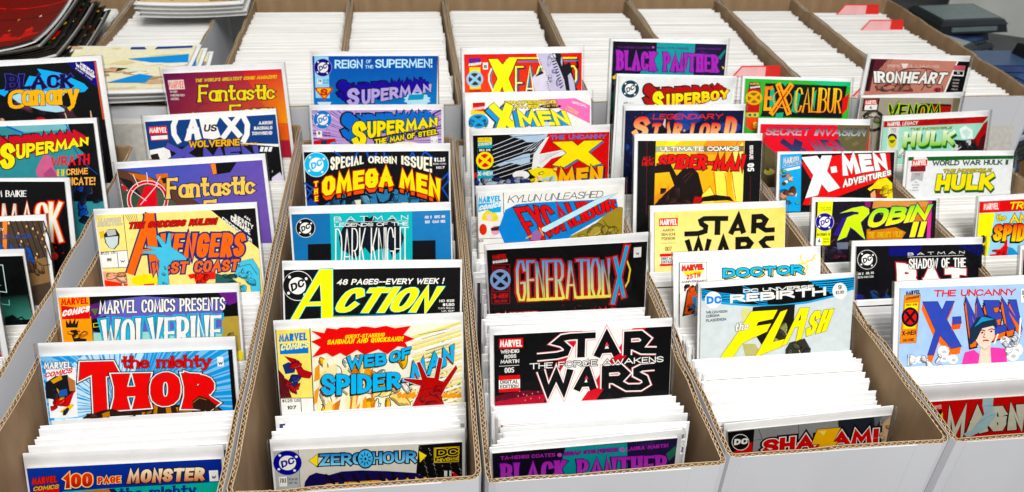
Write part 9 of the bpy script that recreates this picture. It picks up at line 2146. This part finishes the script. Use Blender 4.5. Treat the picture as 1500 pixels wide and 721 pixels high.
('E',0,'#d4c83c',[(16.7,37.9),(6.3,0.3),(0.9,9)],14),
('P',0,'#5c6420',[(11.2,35.2),(22.3,34.7),(18.4,39.2),(15.3,39.6)]),
('P',0,'#e8f0ec',[(117.7,24.4),(126,20.1),(138.2,26.7),(141.3,40),(123.4,39)]),
('P',0,'#c4e0d8',[(122,28.2),(129.1,25),(136.3,31.3),(131,39.4)]),
('P',0,'#a01018',[(160.8,14.2),(160.8,38.2),(160,65.2),(140.7,54.4),(141.6,42.4),(154.9,18.3)]),
('P',0,'#401014',[(153.8,38.3),(160,32.6),(160,65.2),(148.7,57.3)]),
('P',0,'#18141a',[(110.8,39.5),(141.7,43),(155.2,57.6),(154.9,64.9),(109.8,62.3),(116.9,48.2)]),
('P',0,'#d8dcd8',[(108.7,53.8),(115.4,46.4),(124.9,51.1),(117.9,56.1)]),
('P',0,'#e8e8e4',[(27.2,57.6),(32.3,47.1),(42.3,58.4)]),
('P',0,'#b01820',[(1.6,7.6),(23.7,7.6),(160.8,8.4),(153.5,17.7),(1.5,16.1)]),
('T',2,'MARVEL','#f4f2ec',[(7.2,14.7),(27,14.6),(-0.6,-5.7),(-0.6,-5.7)],{'sp':0.2}),
('T',2,'LEGACY','#f4f2ec',[(29.6,15),(53.1,14.6),(0.2,-5.3),(0.2,-5.3)],{'w':0.16}),
('T',0,'PART 1','#801018',[(62.5,14.4),(75.6,14.4),(-0.4,-3.1),(-0.4,-3.1)],{}),
('T',0,'RETURN TO PLANET','#601018',[(85.6,14.2),(125.8,13.7),(-0.4,-3.6),(-0.5,-3.6)],{'w':0.22}),
('T',1,'THE INCREDIBLE','#3a6424',[(40.7,22.6),(106,23.5),(1.4,-3.5),(1.3,-3.5)],{'w':0.24,'out':[('#c8dca0',0.37)]}),
('T',1,'HULK','#a8d020',[(32.3,46.9),(112.4,47.4),(0.7,-23.1),(1.1,-21.4)],{'w':0.3,'sp':0.3,'grad':('#f0f4d8','#84c018'),'drop':('#14601c',3.1,4.97)}),
('K',0,42,[(110.9,40.7),(156,63.7)],9,7,['#18141a', '#3c383c', '#c8ccd0', '#701820']),
('K',0,43,[(26.8,48),(42.9,63.3)],4,5,['#e8e8e4', '#a8d0c0'])]),
('pale grey comic with yellow brick letters under a green band, seventh box',0.1620,[[0.9998, -0.0, -0.0198], [-0.008, 0.9135, -0.4067], [0.0181, 0.4067, 0.9134], [0.7474, 0.8228, -0.2074]],(3.6,160,7,-0.0121),'#e2e4e4',[
('P',0,'#145a1c',[(29.6,7.8),(87.5,7),(160,7),(159.6,11.5),(138.5,11.6),(32.9,13.3)]),
('P',0,'#145a1c',[(3.6,7.9),(11.5,7.8),(11.3,12.9),(3.7,13.1)]),
('P',2,'#d83030',[(9.3,11.7),(31.7,11.7),(31.7,20.1),(9.3,20.1)]),
('T',2,'MARVEL','#f4f2ec',[(10.9,19.3),(30.7,19),(-0.6,-6.6),(-0.6,-6.6)],{'w':0.19,'sp':0.2}),
('P',2,'#701018',[(8.2,20.5),(30,20.1),(30,27.8),(8.1,28.1)]),
('T',2,'LEGACY','#a03038',[(10.6,26),(28.4,25.7),(-0.4,-4.2),(-0.4,-4.2)],{'w':0.14}),
('P',0,'#b0b0b0',[(10,29.1),(27.8,28.5),(27,41.5),(18.1,37.9),(9.5,41.7)]),
('T',0,'717','#585c5c',[(14.8,34.7),(23.2,34.4),(-0.4,-4),(-0.4,-4)],{'w':0.14}),
('T',0,'PAK','#686868',[(16,43.3),(19.5,43.1),(-0.2,-1.7),(-0.2,-1.7)],{'w':0.16}),
('T',0,'PELLETIER','#686868',[(11.9,46.9),(22.8,46.8),(-0.2,-1.7),(-0.2,-1.7)],{'w':0.16}),
('T',0,'HANNA','#686868',[(13.5,50.6),(20.9,50.5),(-0.2,-1.7),(-0.2,-1.7)],{'w':0.16}),
('T',0,'D ARMATA','#686868',[(9.8,54.2),(23.5,54.2),(-0.2,-1.7),(-0.2,-1.7)],{'w':0.16}),
('T',1,'WORLD WAR HULK II','#103c14',[(39.3,20.1),(152.2,19.3),(0,-7.3),(0,-6.9)],{'w':0.24,'fl':0.2,'sp':0.3}),
('T',1,'THE INCREDIBLE','#c8b820',[(56,29.5),(127.6,28.9),(1.1,-4.5),(1.1,-4.5)],{'w':0.26,'sp':0.3,'out':[('#103c14',0.62)]}),
('T',1,'HULK','#e8d820',[(46.5,54.3),(132.9,54.1),(1.6,-22.5),(1.3,-23.4)],{'w':0.31,'sp':0.3,'out':[('#14501c',1.0)],'drop':('#14501c',1.06,2.65)})]),
('comic with a red band and yellow strip at the right edge of the photo',0.1620,[[0.9995, 0.0, 0.0323], [0.0121, 0.9272, -0.3744], [-0.0299, 0.3746, 0.9267], [0.7781, 0.6959, -0.1987]],(1.2,159.3,6.3,0.0105),'#a0d4ec',[
('P',0,'#d0181c',[(1.2,6.3),(80.2,6.3),(159.3,7.1),(159.3,7.1),(159.3,22.4),(1.2,20.1)]),
('P',0,'#f8e820',[(1.2,69.3),(1.2,20.5),(21.9,21),(16.1,84.4),(1.3,75.7)]),
('P',0,'#f4e8c0',[(14.4,76.6),(159.3,80.6),(159.3,94.1),(2.9,83.5)]),
('E',0,'#181408',[(9.3,53.2),(3.6,0.2),(0.5,5.4)],8),
('P',0,'#181408',[(9,60.8),(13,61.1),(13.2,74.6),(9,72.4)]),
('P',2,'#e04040',[(5.1,7.2),(27.6,7.2),(27.6,18.3),(5.1,18.3)]),
('T',2,'MARVEL','#f4f2ec',[(7,16.3),(26.4,17),(-0.7,-7.8),(-0.7,-7.9)],{'w':0.19,'sp':0.2}),
('T',1,'TRUE BELIEVERS','#f8e020',[(39.6,18.1),(152.6,19.7),(1.9,-9.3),(1.7,-9.4)],{'sp':0.35}),
('T',1,'the','#f0d820',[(24.8,31.4),(37.4,31),(-0.7,-7.6),(-0.7,-7.6)],{'w':0.18,'out':[('#605008',0.59)]}),
('T',1,'AMAZING','#f8d820',[(43.2,35.3),(115.8,36.9),(-1,-11.1),(-1.2,-11.2)],{'w':0.24,'sp':0.4,'out':[('#08080a',0.79)]}),
('T',1,'SPIDER-MAN','#f0a020',[(21.6,56.3),(143.6,65.7),(1.3,-21.3),(0.6,-22.8)],{'w':0.24,'sp':0.3,'grad':('#e02818','#f8d820'),'out':[('#08080a',1.19)],'drop':('#08080a',-1.07,1.47)}),
('P',0,'#d82830',[(20,76),(20.1,73.1),(30.2,72.8),(21.7,68.4),(32.7,67.2),(37.3,62.7),(39.1,55.5),(41.5,56.2),(41.9,63.9),(50,69.3),(46.8,77.8)]),
('P',0,'#3890c8',[(42.4,78),(43.2,65),(49.9,67.3),(59.9,76.7),(59.1,79.2)]),
('K',0,44,[(22.6,67.5),(42.6,76.5)],3,5.3,['#d82830', '#b01820'])]),
('dark red comic cut off by the right edge of the photo, seventh box',0.1620,[[0.9999, 0.0, 0.0126], [0.0056, 0.8949, -0.4462], [-0.0112, 0.4462, 0.8949], [0.7501, 0.5638, -0.1868]],(2.3,145.7,4.7,0.0064),'#b81c40',[
('P',0,'#08080a',[(2.3,16),(145.7,18),(145.7,43.9),(2.3,39.8)])])]

FEAT = {'A': [(0.732, 18.0, -0.5047, 0.002), (0.777, 17.0, -0.4901, 0.022), (0.813, 25.5, -0.4777, 0.032), (0.852, 22.5, -0.4603, 0.058), (0.906, 23.5, -0.4445, 0.091), (1.031, 22.5, -0.4669, 0.114)], 'B': [(0.564, 18.0, -0.2594, -0.042), (0.6, 19.0, -0.2471, 0.032), (0.672, 20.5, -0.2535, 0.038), (0.782, 22.0, -0.2483, 0.055), (0.881, 20.0, -0.2502, 0.058), (1.024, 22.0, -0.2538, 0.051), (1.088, 14.5, -0.2421, 0.09)], 'C': [(0.544, 14.0, -0.0426, -0.03), (0.598, 18.5, -0.0392, 0.045), (0.647, 23.5, -0.0353, 0.067), (0.762, 20.0, -0.0398, 0.062), (0.85, 17.0, -0.0328, 0.089), (1.003, 13.0, -0.035, 0.074), (1.057, 11.0, -0.0353, 0.124)], 'D': [(0.474, 4.0, 0.1423, 0.009), (0.519, 9.5, 0.1604, -0.013), (0.554, 20.5, 0.1539, 0.056), (0.689, 8.0, 0.1619, 0.061), (0.786, 13.0, 0.161, 0.071), (0.876, 13.0, 0.163, 0.094), (0.978, 24.0, 0.1647, 0.089), (1.031, 20.0, 0.1628, 0.127)], 'E': [(0.522, 7.5, 0.3682, -0.028), (0.617, 21.0, 0.3664, 0.049), (0.668, 28.5, 0.3576, 0.047), (0.77, 26.0, 0.3589, 0.045), (0.848, 25.5, 0.3598, 0.088), (0.936, 19.0, 0.3653, 0.09), (0.941, 19.5, 0.354, 0.126), (0.989, 16.0, 0.353, 0.155)], 'F': [(0.524, 3.5, 0.562, 0.0), (0.586, 27.0, 0.5666, 0.056), (0.707, 27.5, 0.5743, 0.032), (0.78, 29.5, 0.561, 0.042), (0.879, 27.5, 0.5566, 0.05), (0.942, 25.0, 0.5533, 0.066), (0.968, 25.0, 0.5376, 0.107)], 'G': [(0.657, 26.5, 0.7472, 0.047), (0.777, 22.0, 0.7703, 0.041), (0.914, 24.0, 0.7521, 0.033), (0.994, 17.5, 0.7562, 0.048), (1.01, 11.5, 0.7204, 0.073), (1.021, 12.0, 0.7284, 0.126)]}
for i, (label, W, mat, fr, base, ops) in enumerate(COMICS):
    make_comic(label, W, mat, fr, base, ops, i, 'comics standing up in the front row of boxes')

# ------------------------------------------------------------------ plain bagged comics packed between them
CVC = ['#c8c4bc', '#3a4a78', '#a83838', '#c8a858', '#2c2c30', '#5c7c98', '#d8d4cc', '#7c5c48', '#a8b8b0', '#484048']
M_sliver = []
for i, c in enumerate(CVC):
    r = lin(c); M_sliver.append(noise_mat('comic_cover_stock', tuple(x*.8 for x in r), r, 150, .5))
def filler_shape(W, Hh, rnd):
    """a bagged comic: white backing board, the comic a little lower in front, the bag's folded flap"""
    m = MB(); w = W/2
    m.box(-w, w, 0, .0011, 0, Hh, 0)
    d = rnd.uniform(.004, .012); o = rnd.uniform(-.0015, .0015)
    m.box(-w+.0022+o, w-.0022+o, -.0017, -.0003, .002, Hh-d, 2, 1)
    # flap folded down over the back
    m.hexa([(-w-.0008, .0013, Hh-.028), (w+.0008, .0013, Hh-.028), (w+.0008, .0016, Hh-.028), (-w-.0008, .0016, Hh-.028), (-w-.0008, .0012, Hh+.0006), (w+.0008, .0012, Hh+.0006), (w+.0008, .0016, Hh+.0006), (-w-.0008, .0016, Hh+.0006)], 3)
    return m
M_bag = noise_mat('cloudy_bag_film', (.84, .84, .845), (.92, .92, .925), 40, .22, (1, 1, .4), .15)
rv = random.Random(77)
VARI = []
for i in range(10):
    m = filler_shape(.170, .255, rv)
    me = bpy.data.meshes.new('bagged_comic'); me.from_pydata(m.v, [], m.f)
    for q in (M_board, M_page, M_sliver[i], M_bag): me.materials.append(q)
    me.polygons.foreach_set('material_index', m.m); me.update(); VARI.append((me, m))
PROF = {  # height of the packed tops along each box: (y, z)
 'A': [(.5, -.055), (.75, -.060), (1.0, -.03)], 'B': [(.46, -.075), (.54, -.062), (.59, -.036), (.75, -.036), (1.1, -.03)],
 'C': [(.46, -.075), (.535, -.055), (.585, -.040), (.66, -.022), (1.05, -.012)], 'D': [(.46, -.03), (.495, -.013), (.545, -.012), (.7, -.012), (1.05, -.006)],
 'E': [(.46, -.075), (.52, -.040), (.61, -.022), (.8, -.022), (1.05, -.015)], 'F': [(.46, -.05), (.56, -.018), (.7, -.026), (1.05, -.014)], 'G': [(.46, -.03), (.9, -.022), (1.05, -.012)]}
def interp(tab, y):
    if y <= tab[0][0]: return tab[0][1]
    for (a, b), (c, d) in zip(tab, tab[1:]):
        if y <= c: return b + (d-b)*(y-a)/(c-a)
    return tab[-1][1]
rnd = random.Random(4)
items = []
PITCH = {'A': .0050, 'B': .0046, 'C': .0044, 'D': .0044, 'E': .0044, 'F': .0046, 'G': .005}
for k, c4 in BOX.items():
    fe = FEAT[k]; y = c4[0][1] + .018; ymax = c4[2][1] - .012
    lean_t = [(f[0], f[1]) for f in fe]; x_t = [(f[0], f[2]) for f in fe]
    first = fe[0][0]
    if k in 'BCDEF': y = first + .006
    while y < ymax:
        if all(abs(y - f[0]) > .0042 for f in fe):
            z = interp(PROF[k], y) + rnd.uniform(-.0035, .0025)
            lean = math.radians(interp(lean_t, y) + rnd.uniform(-.5, .5))
            lean = min(lean, math.atan(max(.005, y - c4[0][1] - .012)/.29))
            t = (y-c4[0][1])/(c4[2][1]-c4[0][1])
            lo = c4[0][0]+(c4[3][0]-c4[0][0])*t + T_ + .087; hi = c4[1][0]+(c4[2][0]-c4[1][0])*t - T_ - .087
            x = interp(x_t, y) + rnd.gauss(0, .0022)
            x = min(max(x, lo), hi) if hi > lo else (lo+hi)/2
            items.append((k, x, y, z, lean, rnd.uniform(-.012, .012), rnd.randrange(10), rnd.uniform(.985, 1.01)))
        y += PITCH[k]*rnd.uniform(.7, 1.35)*(.78 if y < .60 else 1)
for i, (a, b) in enumerate(REAR_X):
    y = 1.196; ph = rnd.random()*6
    while y < (1.672 if i > 1 else 1.68):
        zt = -.018 + .004*math.sin(y*9+ph) + rnd.uniform(-.0022, .0018)
        sc_x = min(1.0, (b-a-2*T_-.006)/.172)
        items.append(('R', (a+b)/2 + rnd.gauss(-.003, .0022), y, zt, math.radians(16+4*math.sin(y*5+ph)), rnd.uniform(-.015, .015), rnd.randrange(10), sc_x*rnd.uniform(.985, 1.005)))
        y += .0042*rnd.uniform(.8, 1.25)
def item_matrix(it):
    k, x, y, z, lean, yaw, vi, s = it
    # the point where the card crosses the rim plane is (x, y); its top edge ends at height z
    up = Vector((0, math.sin(lean), math.cos(lean)))
    top = Vector((x, y, 0)) + up*(z/math.cos(lean))
    base = top - up*.255
    R = Matrix.Rotation(yaw, 4, 'Z') @ Matrix.Rotation(-lean, 4, 'X') @ Matrix.Diagonal((s, 1, 1, 1))
    return Matrix.Translation(base) @ R
GL_LAB = {'A': 'leftmost', 'B': 'second from left', 'C': 'third from left', 'D': 'middle', 'E': 'fifth', 'F': 'sixth', 'G': 'rightmost'}
front = sorted([it for it in items if it[0] in 'BCDEF'], key=lambda it: it[2])[:300]
fs = set(id(i) for i in front)
for it in front:
    o = bpy.data.objects.new('bagged_comic', VARI[it[6]][0]); link(o); o.matrix_world = item_matrix(it)
    tag(o, 'plain white backed bagged comic packed in the %s box of the front row' % GL_LAB[it[0]], 'comic', 'bagged comics packed in the %s front box' % GL_LAB[it[0]])
rest = MB()
for it in items:
    if id(it) in fs: continue
    mtx = item_matrix(it); m = VARI[it[6]][1]; i = len(rest.v)
    rest.v += [tuple(mtx @ Vector(p)) for p in m.v]; rest.f += [tuple(i+j for j in q) for q in m.f]
    rest.m += [q for q in m.m]
M_cream = noise_mat('cream_board_card', (.60, .588, .545), (.72, .705, .66), 25, .6, (.3, 6, 1))  # cream card, duller than the white boards of the nearest comics
tag(rest.build('packed_bagged_comics', [M_cream, M_page, M_sliver[0], M_bag]), 'many white backed bagged comics packed in the boxes', kind='stuff')
# ------------------------------------------------------------------ red divider tabs in the back row
def plastic(name, c, rough=.25):
    return noise_mat(name, tuple(x*.85 for x in c), c, 30, rough)
M_red = plastic('red_divider_plastic', (.78, .03, .025)); M_pink = plastic('pink_glare_colour', (.86, .46, .46))  # the pink is glare on the red tab, given as a colour
for x0, x1, y, zt, lab in ((.572, .664, 1.318, -.002, 'red divider tab behind the farthest purple lettered comic'), (.930, 1.024, 1.552, -.001, 'nearer of the two red divider tabs in the rightmost back box'),
                           (.922, 1.020, 1.648, .000, 'farther of the two red divider tabs in the rightmost back box'), (.742, .832, 1.216, -.002, 'red divider tab half hidden beside the dusty pink comic')):
    root = empty('divider_card', Matrix.Translation((x0-.07, y, -.26)), lab, 'divider', 'red divider tabs')
    a = .07; b = a + (x1-x0); h = zt+.26; m = MB()
    m.box(0, b, 0, .001, 0, h-.022)
    m.hexa([(a, 0, h-.022), (b, 0, h-.022), (b, .001, h-.022), (a, .001, h-.022), (a+.018, .004, h), (b-.003, .004, h), (b-.003, .005, h), (a+.018, .005, h)])
    m.build('card', [M_red], root)
    m = MB(); c = a+(b-a)*.68
    m.hexa([(a+.004, -.0012, h-.020), (c, -.0012, h-.020), (c, -.0004, h-.020), (a+.004, -.0004, h-.020), (a+.019, .0028, h-.002), (c, .0028, h-.002), (c, .0036, h-.002), (a+.019, .0036, h-.002)])
    m.build('glare_strip', [M_pink], root)  # pale strip painting the glare over the left of the tab

# ------------------------------------------------------------------ loose comics lying on the back left boxes
def loose(label, cx, cy, z, rot, W, L, base, ops, curl=0.0, sag=0.0, thick=.0035, tilt=0.0, group=None, bd=None, pg=None):
    root = empty('loose_comic', Matrix.Translation((cx, cy, z)) @ Matrix.Rotation(rot, 4, 'Z') @ Matrix.Rotation(tilt, 4, 'X'), label, 'comic', group)
    n = 10
    def zz(x, y): return curl*(2*x/W)**2 + sag*(2*y/L)**2
    def slab(name, x0, x1, y0, y1, za, zb, mat, parent):
        v = []; f = []
        for k in (za, zb):
            for j in range(n+1):
                for i in range(n+1):
                    x = x0+(x1-x0)*i/n; y = y0+(y1-y0)*j/n; v.append((x, y, zz(x, y)+k))
        N = (n+1)**2
        for j in range(n):
            for i in range(n):
                q = j*(n+1)+i; f.append((q, q+n+1, q+n+2, q+1)); f.append((N+q, N+q+1, N+q+n+2, N+q+n+1))
        for i in range(n):
            for a, b in ((i, i+1), (n*(n+1)+i+1, n*(n+1)+i), ((i+1)*(n+1), i*(n+1)), (i*(n+1)+n, (i+1)*(n+1)+n)): f.append((a, b, N+b, N+a))
        return mesh_obj(name, v, f, [mat], None, parent, None, False)
    slab('bagged_board', -W/2-.005, W/2+.005, -L/2-.005, L/2+.012, 0, .0016, bd or M_board, root)
    slab('pages', -W/2, W/2, -L/2, L/2, .0017, thick, pg or M_page, root)
    v = []; f = []; c = []; lay = [0]
    def patch(col, pts):
        cl = lin(col); tris = tessellate_polygon([[Vector((p[0], p[1], 0)) for p in pts]])
        # cut into small facets so that it follows the curl
        for t in tris:
            P = [Vector(pts[k]) for k in t]; S = 5
            for a in range(S):
                for b in range(S-a):
                    q = lambda i, j: P[0]+(P[1]-P[0])*(i/S)+(P[2]-P[0])*(j/S)
                    for tri in ([(a, b), (a+1, b), (a, b+1)],) + (([(a+1, b), (a+1, b+1), (a, b+1)],) if a+b < S-1 else ()):
                        k = len(v)
                        for ij in tri:
                            p = q(*ij); x = (p.x-.5)*W; y = (p.y-.5)*L; v.append((x, y, zz(x, y)+thick+.0003+lay[0]*2e-5)); c.append(cl)
                        f.append((k, k+1, k+2))
        lay[0] += 1
    patch(base, [(0, 0), (1, 0), (1, 1), (0, 1)])
    for col, pts in ops: patch(col, pts)
    mesh_obj('cover', v, f, [M_ink], None, root, c)
    return root
def blotches(seed, cols, n, big=.16, box=(0, 0, 1, 1)):
    r = random.Random(seed); o = []
    for i in range(n):
        x = box[0]+(box[2]-box[0])*r.random(); y = box[1]+(box[3]-box[1])*r.random(); s = big*(.4+r.random())
        o.append((cols[i % len(cols)], [(min(max(x+s*math.cos(a)*(.5+r.random()*.7), 0), 1), min(max(y+s*.6*math.sin(a)*(.5+r.random()*.7), 0), 1)) for a in [k*2*math.pi/7 for k in range(7)]]))
    return o
dark = ['#0a0808', '#2a0c0c', '#7a1410', '#14140c', '#c02818', '#0c0c0c']
M_dk = noise_mat('dark_cover_stock', (.006, .005, .005), (.02, .014, .012), 60, .35)
gp = 'dark comics piled at the upper left'
for i in range(7):
    lab = ('lowest', 'second lowest', 'third lowest', 'middle', 'third from top', 'second from top', 'last under the red one')[i] + ' black edged comic of the fanned pile at the upper left'
    loose(lab, -.636+.0065*(6-i), 1.415+.004*(i % 3), .004+.0052*i, .06+.02*(i % 3), .165, .25, '#0a0808',
          blotches(60+i, ['#c82818', '#e0c040', '#d8d8c8', '#2a7a40', '#b86020', '#c82818'], 26, .05, (.80, 0, 1, 1)) + blotches(90+i, dark, 6, .2), .012, .004, .0048, 0, gp, M_dk, M_dk if i % 3 else M_page)
loose('dark red comic with an orange band, on top of the pile at the upper left', -.640, 1.405, .041, .06, .168, .255, '#6c0e0a',
      [(c_, [(.40+.6*x, y) for x, y in p_]) for c_, p_ in [('#d82c10', [(-.66, .72), (1, .78), (1, 1), (-.66, 1)]), ('#2c0606', [(-.66, .45), (1, .50), (1, .72), (-.66, .68)]), ('#e08c1c', [(0, .36), (.85, .42), (.78, .58), (.3, .62), (-.05, .5)]), ('#f0b040', [(.25, .40), (.6, .42), (.55, .5), (.3, .5)]), ('#d84818', [(.3, .44), (.75, .47), (.7, .53), (.32, .5)])]
      + [('#f4f0e8', [(-.05+.21*k, .60), (.11+.21*k, .605), (.12+.21*k, .67), (-.02+.21*k, .675)]) for k in range(5)]
      + [('#e0c060', [(.45, .78), (.47, .80), (.62, .70), (.6, .69)]), ('#c02410', [(-.66, .08), (1, .12), (.9, .34), (-.66, .3)])]] + blotches(7, ['#8c1810', '#d83818', '#40080a'], 14, .07, (0, .05, 1, .35)), .014, .008, .005, 0, gp, M_board, M_dk)
warm = ['#c87838', '#a03c20', '#e0b880', '#5c3c24', '#d89858', '#2c2018', '#b85030', '#e8d0a8', '#6c6430']
for i in range(4):
    loose(('bottom', 'second', 'third', 'top')[i] + ' comic of the flat stack at the upper left beside the open back box', -.385+.003*(i % 2), 1.695-.004*i, .004+.0085*i, .05-.01*i, .180, .258, '#d8b888', blotches(30+i, warm, 160, .05), .003, .002, .0055, 0, 'warm coloured comics stacked on the back box')
pale = ['#e8e0b8', '#d8cc98', '#a88c68', '#ece8d8', '#c8a888', '#e4dcc0']
for i in range(3):
    loose(('bottom', 'middle', 'top')[i] + ' pale cream comic lying on the white box behind the black comic', -.455+.010*(2-i), 1.268-.003*i, .006+.0085*i, .02-.03*(i-1), .25, .17, '#e6dfc0',
          blotches(44+i, pale, 40, .09) + [('#3a3020', [(.3, .5), (.42, .52), (.5, .44), (.56, .52), (.66, .5), (.6, .42), (.44, .38), (.33, .42)]), ('#c09478', [(.1, .55), (.2, .6), (.3, .55), (.28, .45), (.16, .44)]), ('#c8a080', [(.52, .5), (.6, .5), (.6, .42), (.52, .43)]), ('#2c8cd0', [(.62, .72), (.98, .80), (1, .6), (.78, .62)]), ('#2c8cd0', [(.6, .16), (.75, .36), (.84, .3), (.82, .14)]), ('#3a3020', [(.1, .3), (.2, .34), (.24, .26), (.12, .24)]), ('#203c90', [(.6, .93), (.7, .93), (.68, .98), (.6, .98)]), ('#203c90', [(.75, .93), (.98, .94), (.98, .985), (.76, .98)]), ('#f0ecdc', [(.2, .02), (.6, .04), (.5, .2), (.3, .22)])], .002, .003, .0055, 0, 'pale comics stacked on the back box')

# ------------------------------------------------------------------ things beyond the right end of the back row
def case_stack(items):
    for lab, name, cat, cx, cy, z, rot, sx, sy, sz, c1, c2, trim in items:
        mt = noise_mat('case_skin', c1, c2, 12, .22, (1, 1, 1)); mt2 = noise_mat('case_trim', tuple(x*.8 for x in trim), trim, 40, .35)
        root = empty(name, Matrix.Translation((cx, cy, z)) @ Matrix.Rotation(rot, 4, 'Z'), lab, cat)
        m = MB(); b = .006
        m.hexa([(-sx/2, -sy/2, 0), (sx/2, -sy/2, 0), (sx/2, sy/2, 0), (-sx/2, sy/2, 0), (-sx/2+b, -sy/2+b, sz*.62), (sx/2-b, -sy/2+b, sz*.62), (sx/2-b, sy/2-b, sz*.62), (-sx/2+b, sy/2-b, sz*.62)])
        m.build('body', [mt], root)
        m = MB(); m.hexa([(-sx/2+b/2, -sy/2+b/2, sz*.64), (sx/2-b/2, -sy/2+b/2, sz*.64), (sx/2-b/2, sy/2-b/2, sz*.64), (-sx/2+b/2, sy/2-b/2, sz*.64), (-sx/2+b*2, -sy/2+b*2, sz), (sx/2-b*2, -sy/2+b*2, sz), (sx/2-b*2, sy/2-b*2, sz), (-sx/2+b*2, sy/2-b*2, sz)])
        m.build('lid', [mt], root)
        m = MB(); m.box(-sx*.32, sx*.32, -sy/2-.0015, -sy/2+.004, sz*.2, sz*.52); m.box(-sx*.4, sx*.4, -sy*.36, sy*.36, sz+.0005, sz+.0018); m.build('label_panel', [mt2], root)
TZ = -.3053
lev = ('lowest', 'second', 'third', 'fourth', 'fifth', 'topmost')
rc = random.Random(12); rows = []
for si, (sn, cx, cy, rot, n, sx, sy, th) in enumerate((('first', 1.40, 1.93, .25, 6, .19, .14, .030), ('second', 1.26, 1.75, .6, 6, .16, .13, .028), ('third', 1.36, 1.68, .1, 6, .15, .12, .026),
        ('fourth', 1.22, 1.56, .7, 6, .15, .12, .028), ('fifth', 1.30, 1.50, .3, 5, .13, .11, .026), ('sixth', 1.17, 1.38, .5, 6, .13, .11, .025))):
    z = TZ
    for k in range(n):
        blue = (k+si) % 3 == 1; pale = k == n-1 or (k+si) % 4 == 3
        c1 = (.006, .012, .05) if blue else (.004, .006, .008); c2 = (.02, .05, .17) if blue else (.014, .018, .024)
        tr = ((.16, .21, .21), (.28, .31, .32), (.05, .10, .2), (.60, .65, .68), (.03, .03, .04), (.5, .55, .6))[si] if pale else ((.05, .12, .26) if blue else (.03, .05, .05))
        rows.append(('%s %s glossy case in the %s pile from the back, upper right' % (lev[k], 'navy' if blue else 'black', sn), 'plastic_case', 'case', cx+rc.uniform(-.012, .012), cy+rc.uniform(-.012, .012), z, rot+rc.uniform(-.2, .2), sx*rc.uniform(.9, 1.05), sy*rc.uniform(.9, 1.05), th, c1, c2, tr)); z += th+.003
rows += [('tan wooden crate at the right edge of the photo', 'wooden_crate', 'crate', 1.41, 1.44, TZ, .1, .22, .22, .12, (.22, .13, .045), (.34, .21, .08), (.42, .29, .12)),
 ('lower blue book lying on the tan crate at the right edge', 'hardback_book', 'book', 1.40, 1.47, TZ+.1225, .18, .17, .13, .035, (.02, .06, .18), (.05, .11, .28), (.16, .26, .46)),
 ('upper blue book of the two on the tan crate', 'hardback_book', 'book', 1.395, 1.48, TZ+.160, .05, .17, .13, .04, (.03, .07, .2), (.06, .13, .3), (.2, .3, .5)),
 ('black box behind the tan crate at the right edge', 'storage_tin', 'box', 1.48, 1.66, TZ, .2, .13, .13, .20, (.004, .004, .006), (.010, .010, .014), (.02, .02, .03))]
case_stack(rows)
mb = MB(); mb.box(-.45, .45, -.012, .012, 0, .85); mb.box(-.47, .47, -.016, .016, .85, .87)
root = empty('display_board', Matrix.Translation((2.10, 2.18, TZ)) @ Matrix.Rotation(-.5, 4, 'Z'), 'pale grey panel standing upright at the upper right corner', 'panel')
mb.build('panel', [noise_mat('pale_panel', (.42, .44, .40), (.52, .54, .50), 8, .7)], root)
mb = MB(); mb.box(-.44, -.40, -.12, .12, 0, .02); mb.box(.40, .44, -.12, .12, 0, .02); mb.build('foot', [M_core], root)

print('objects', len(bpy.data.objects))
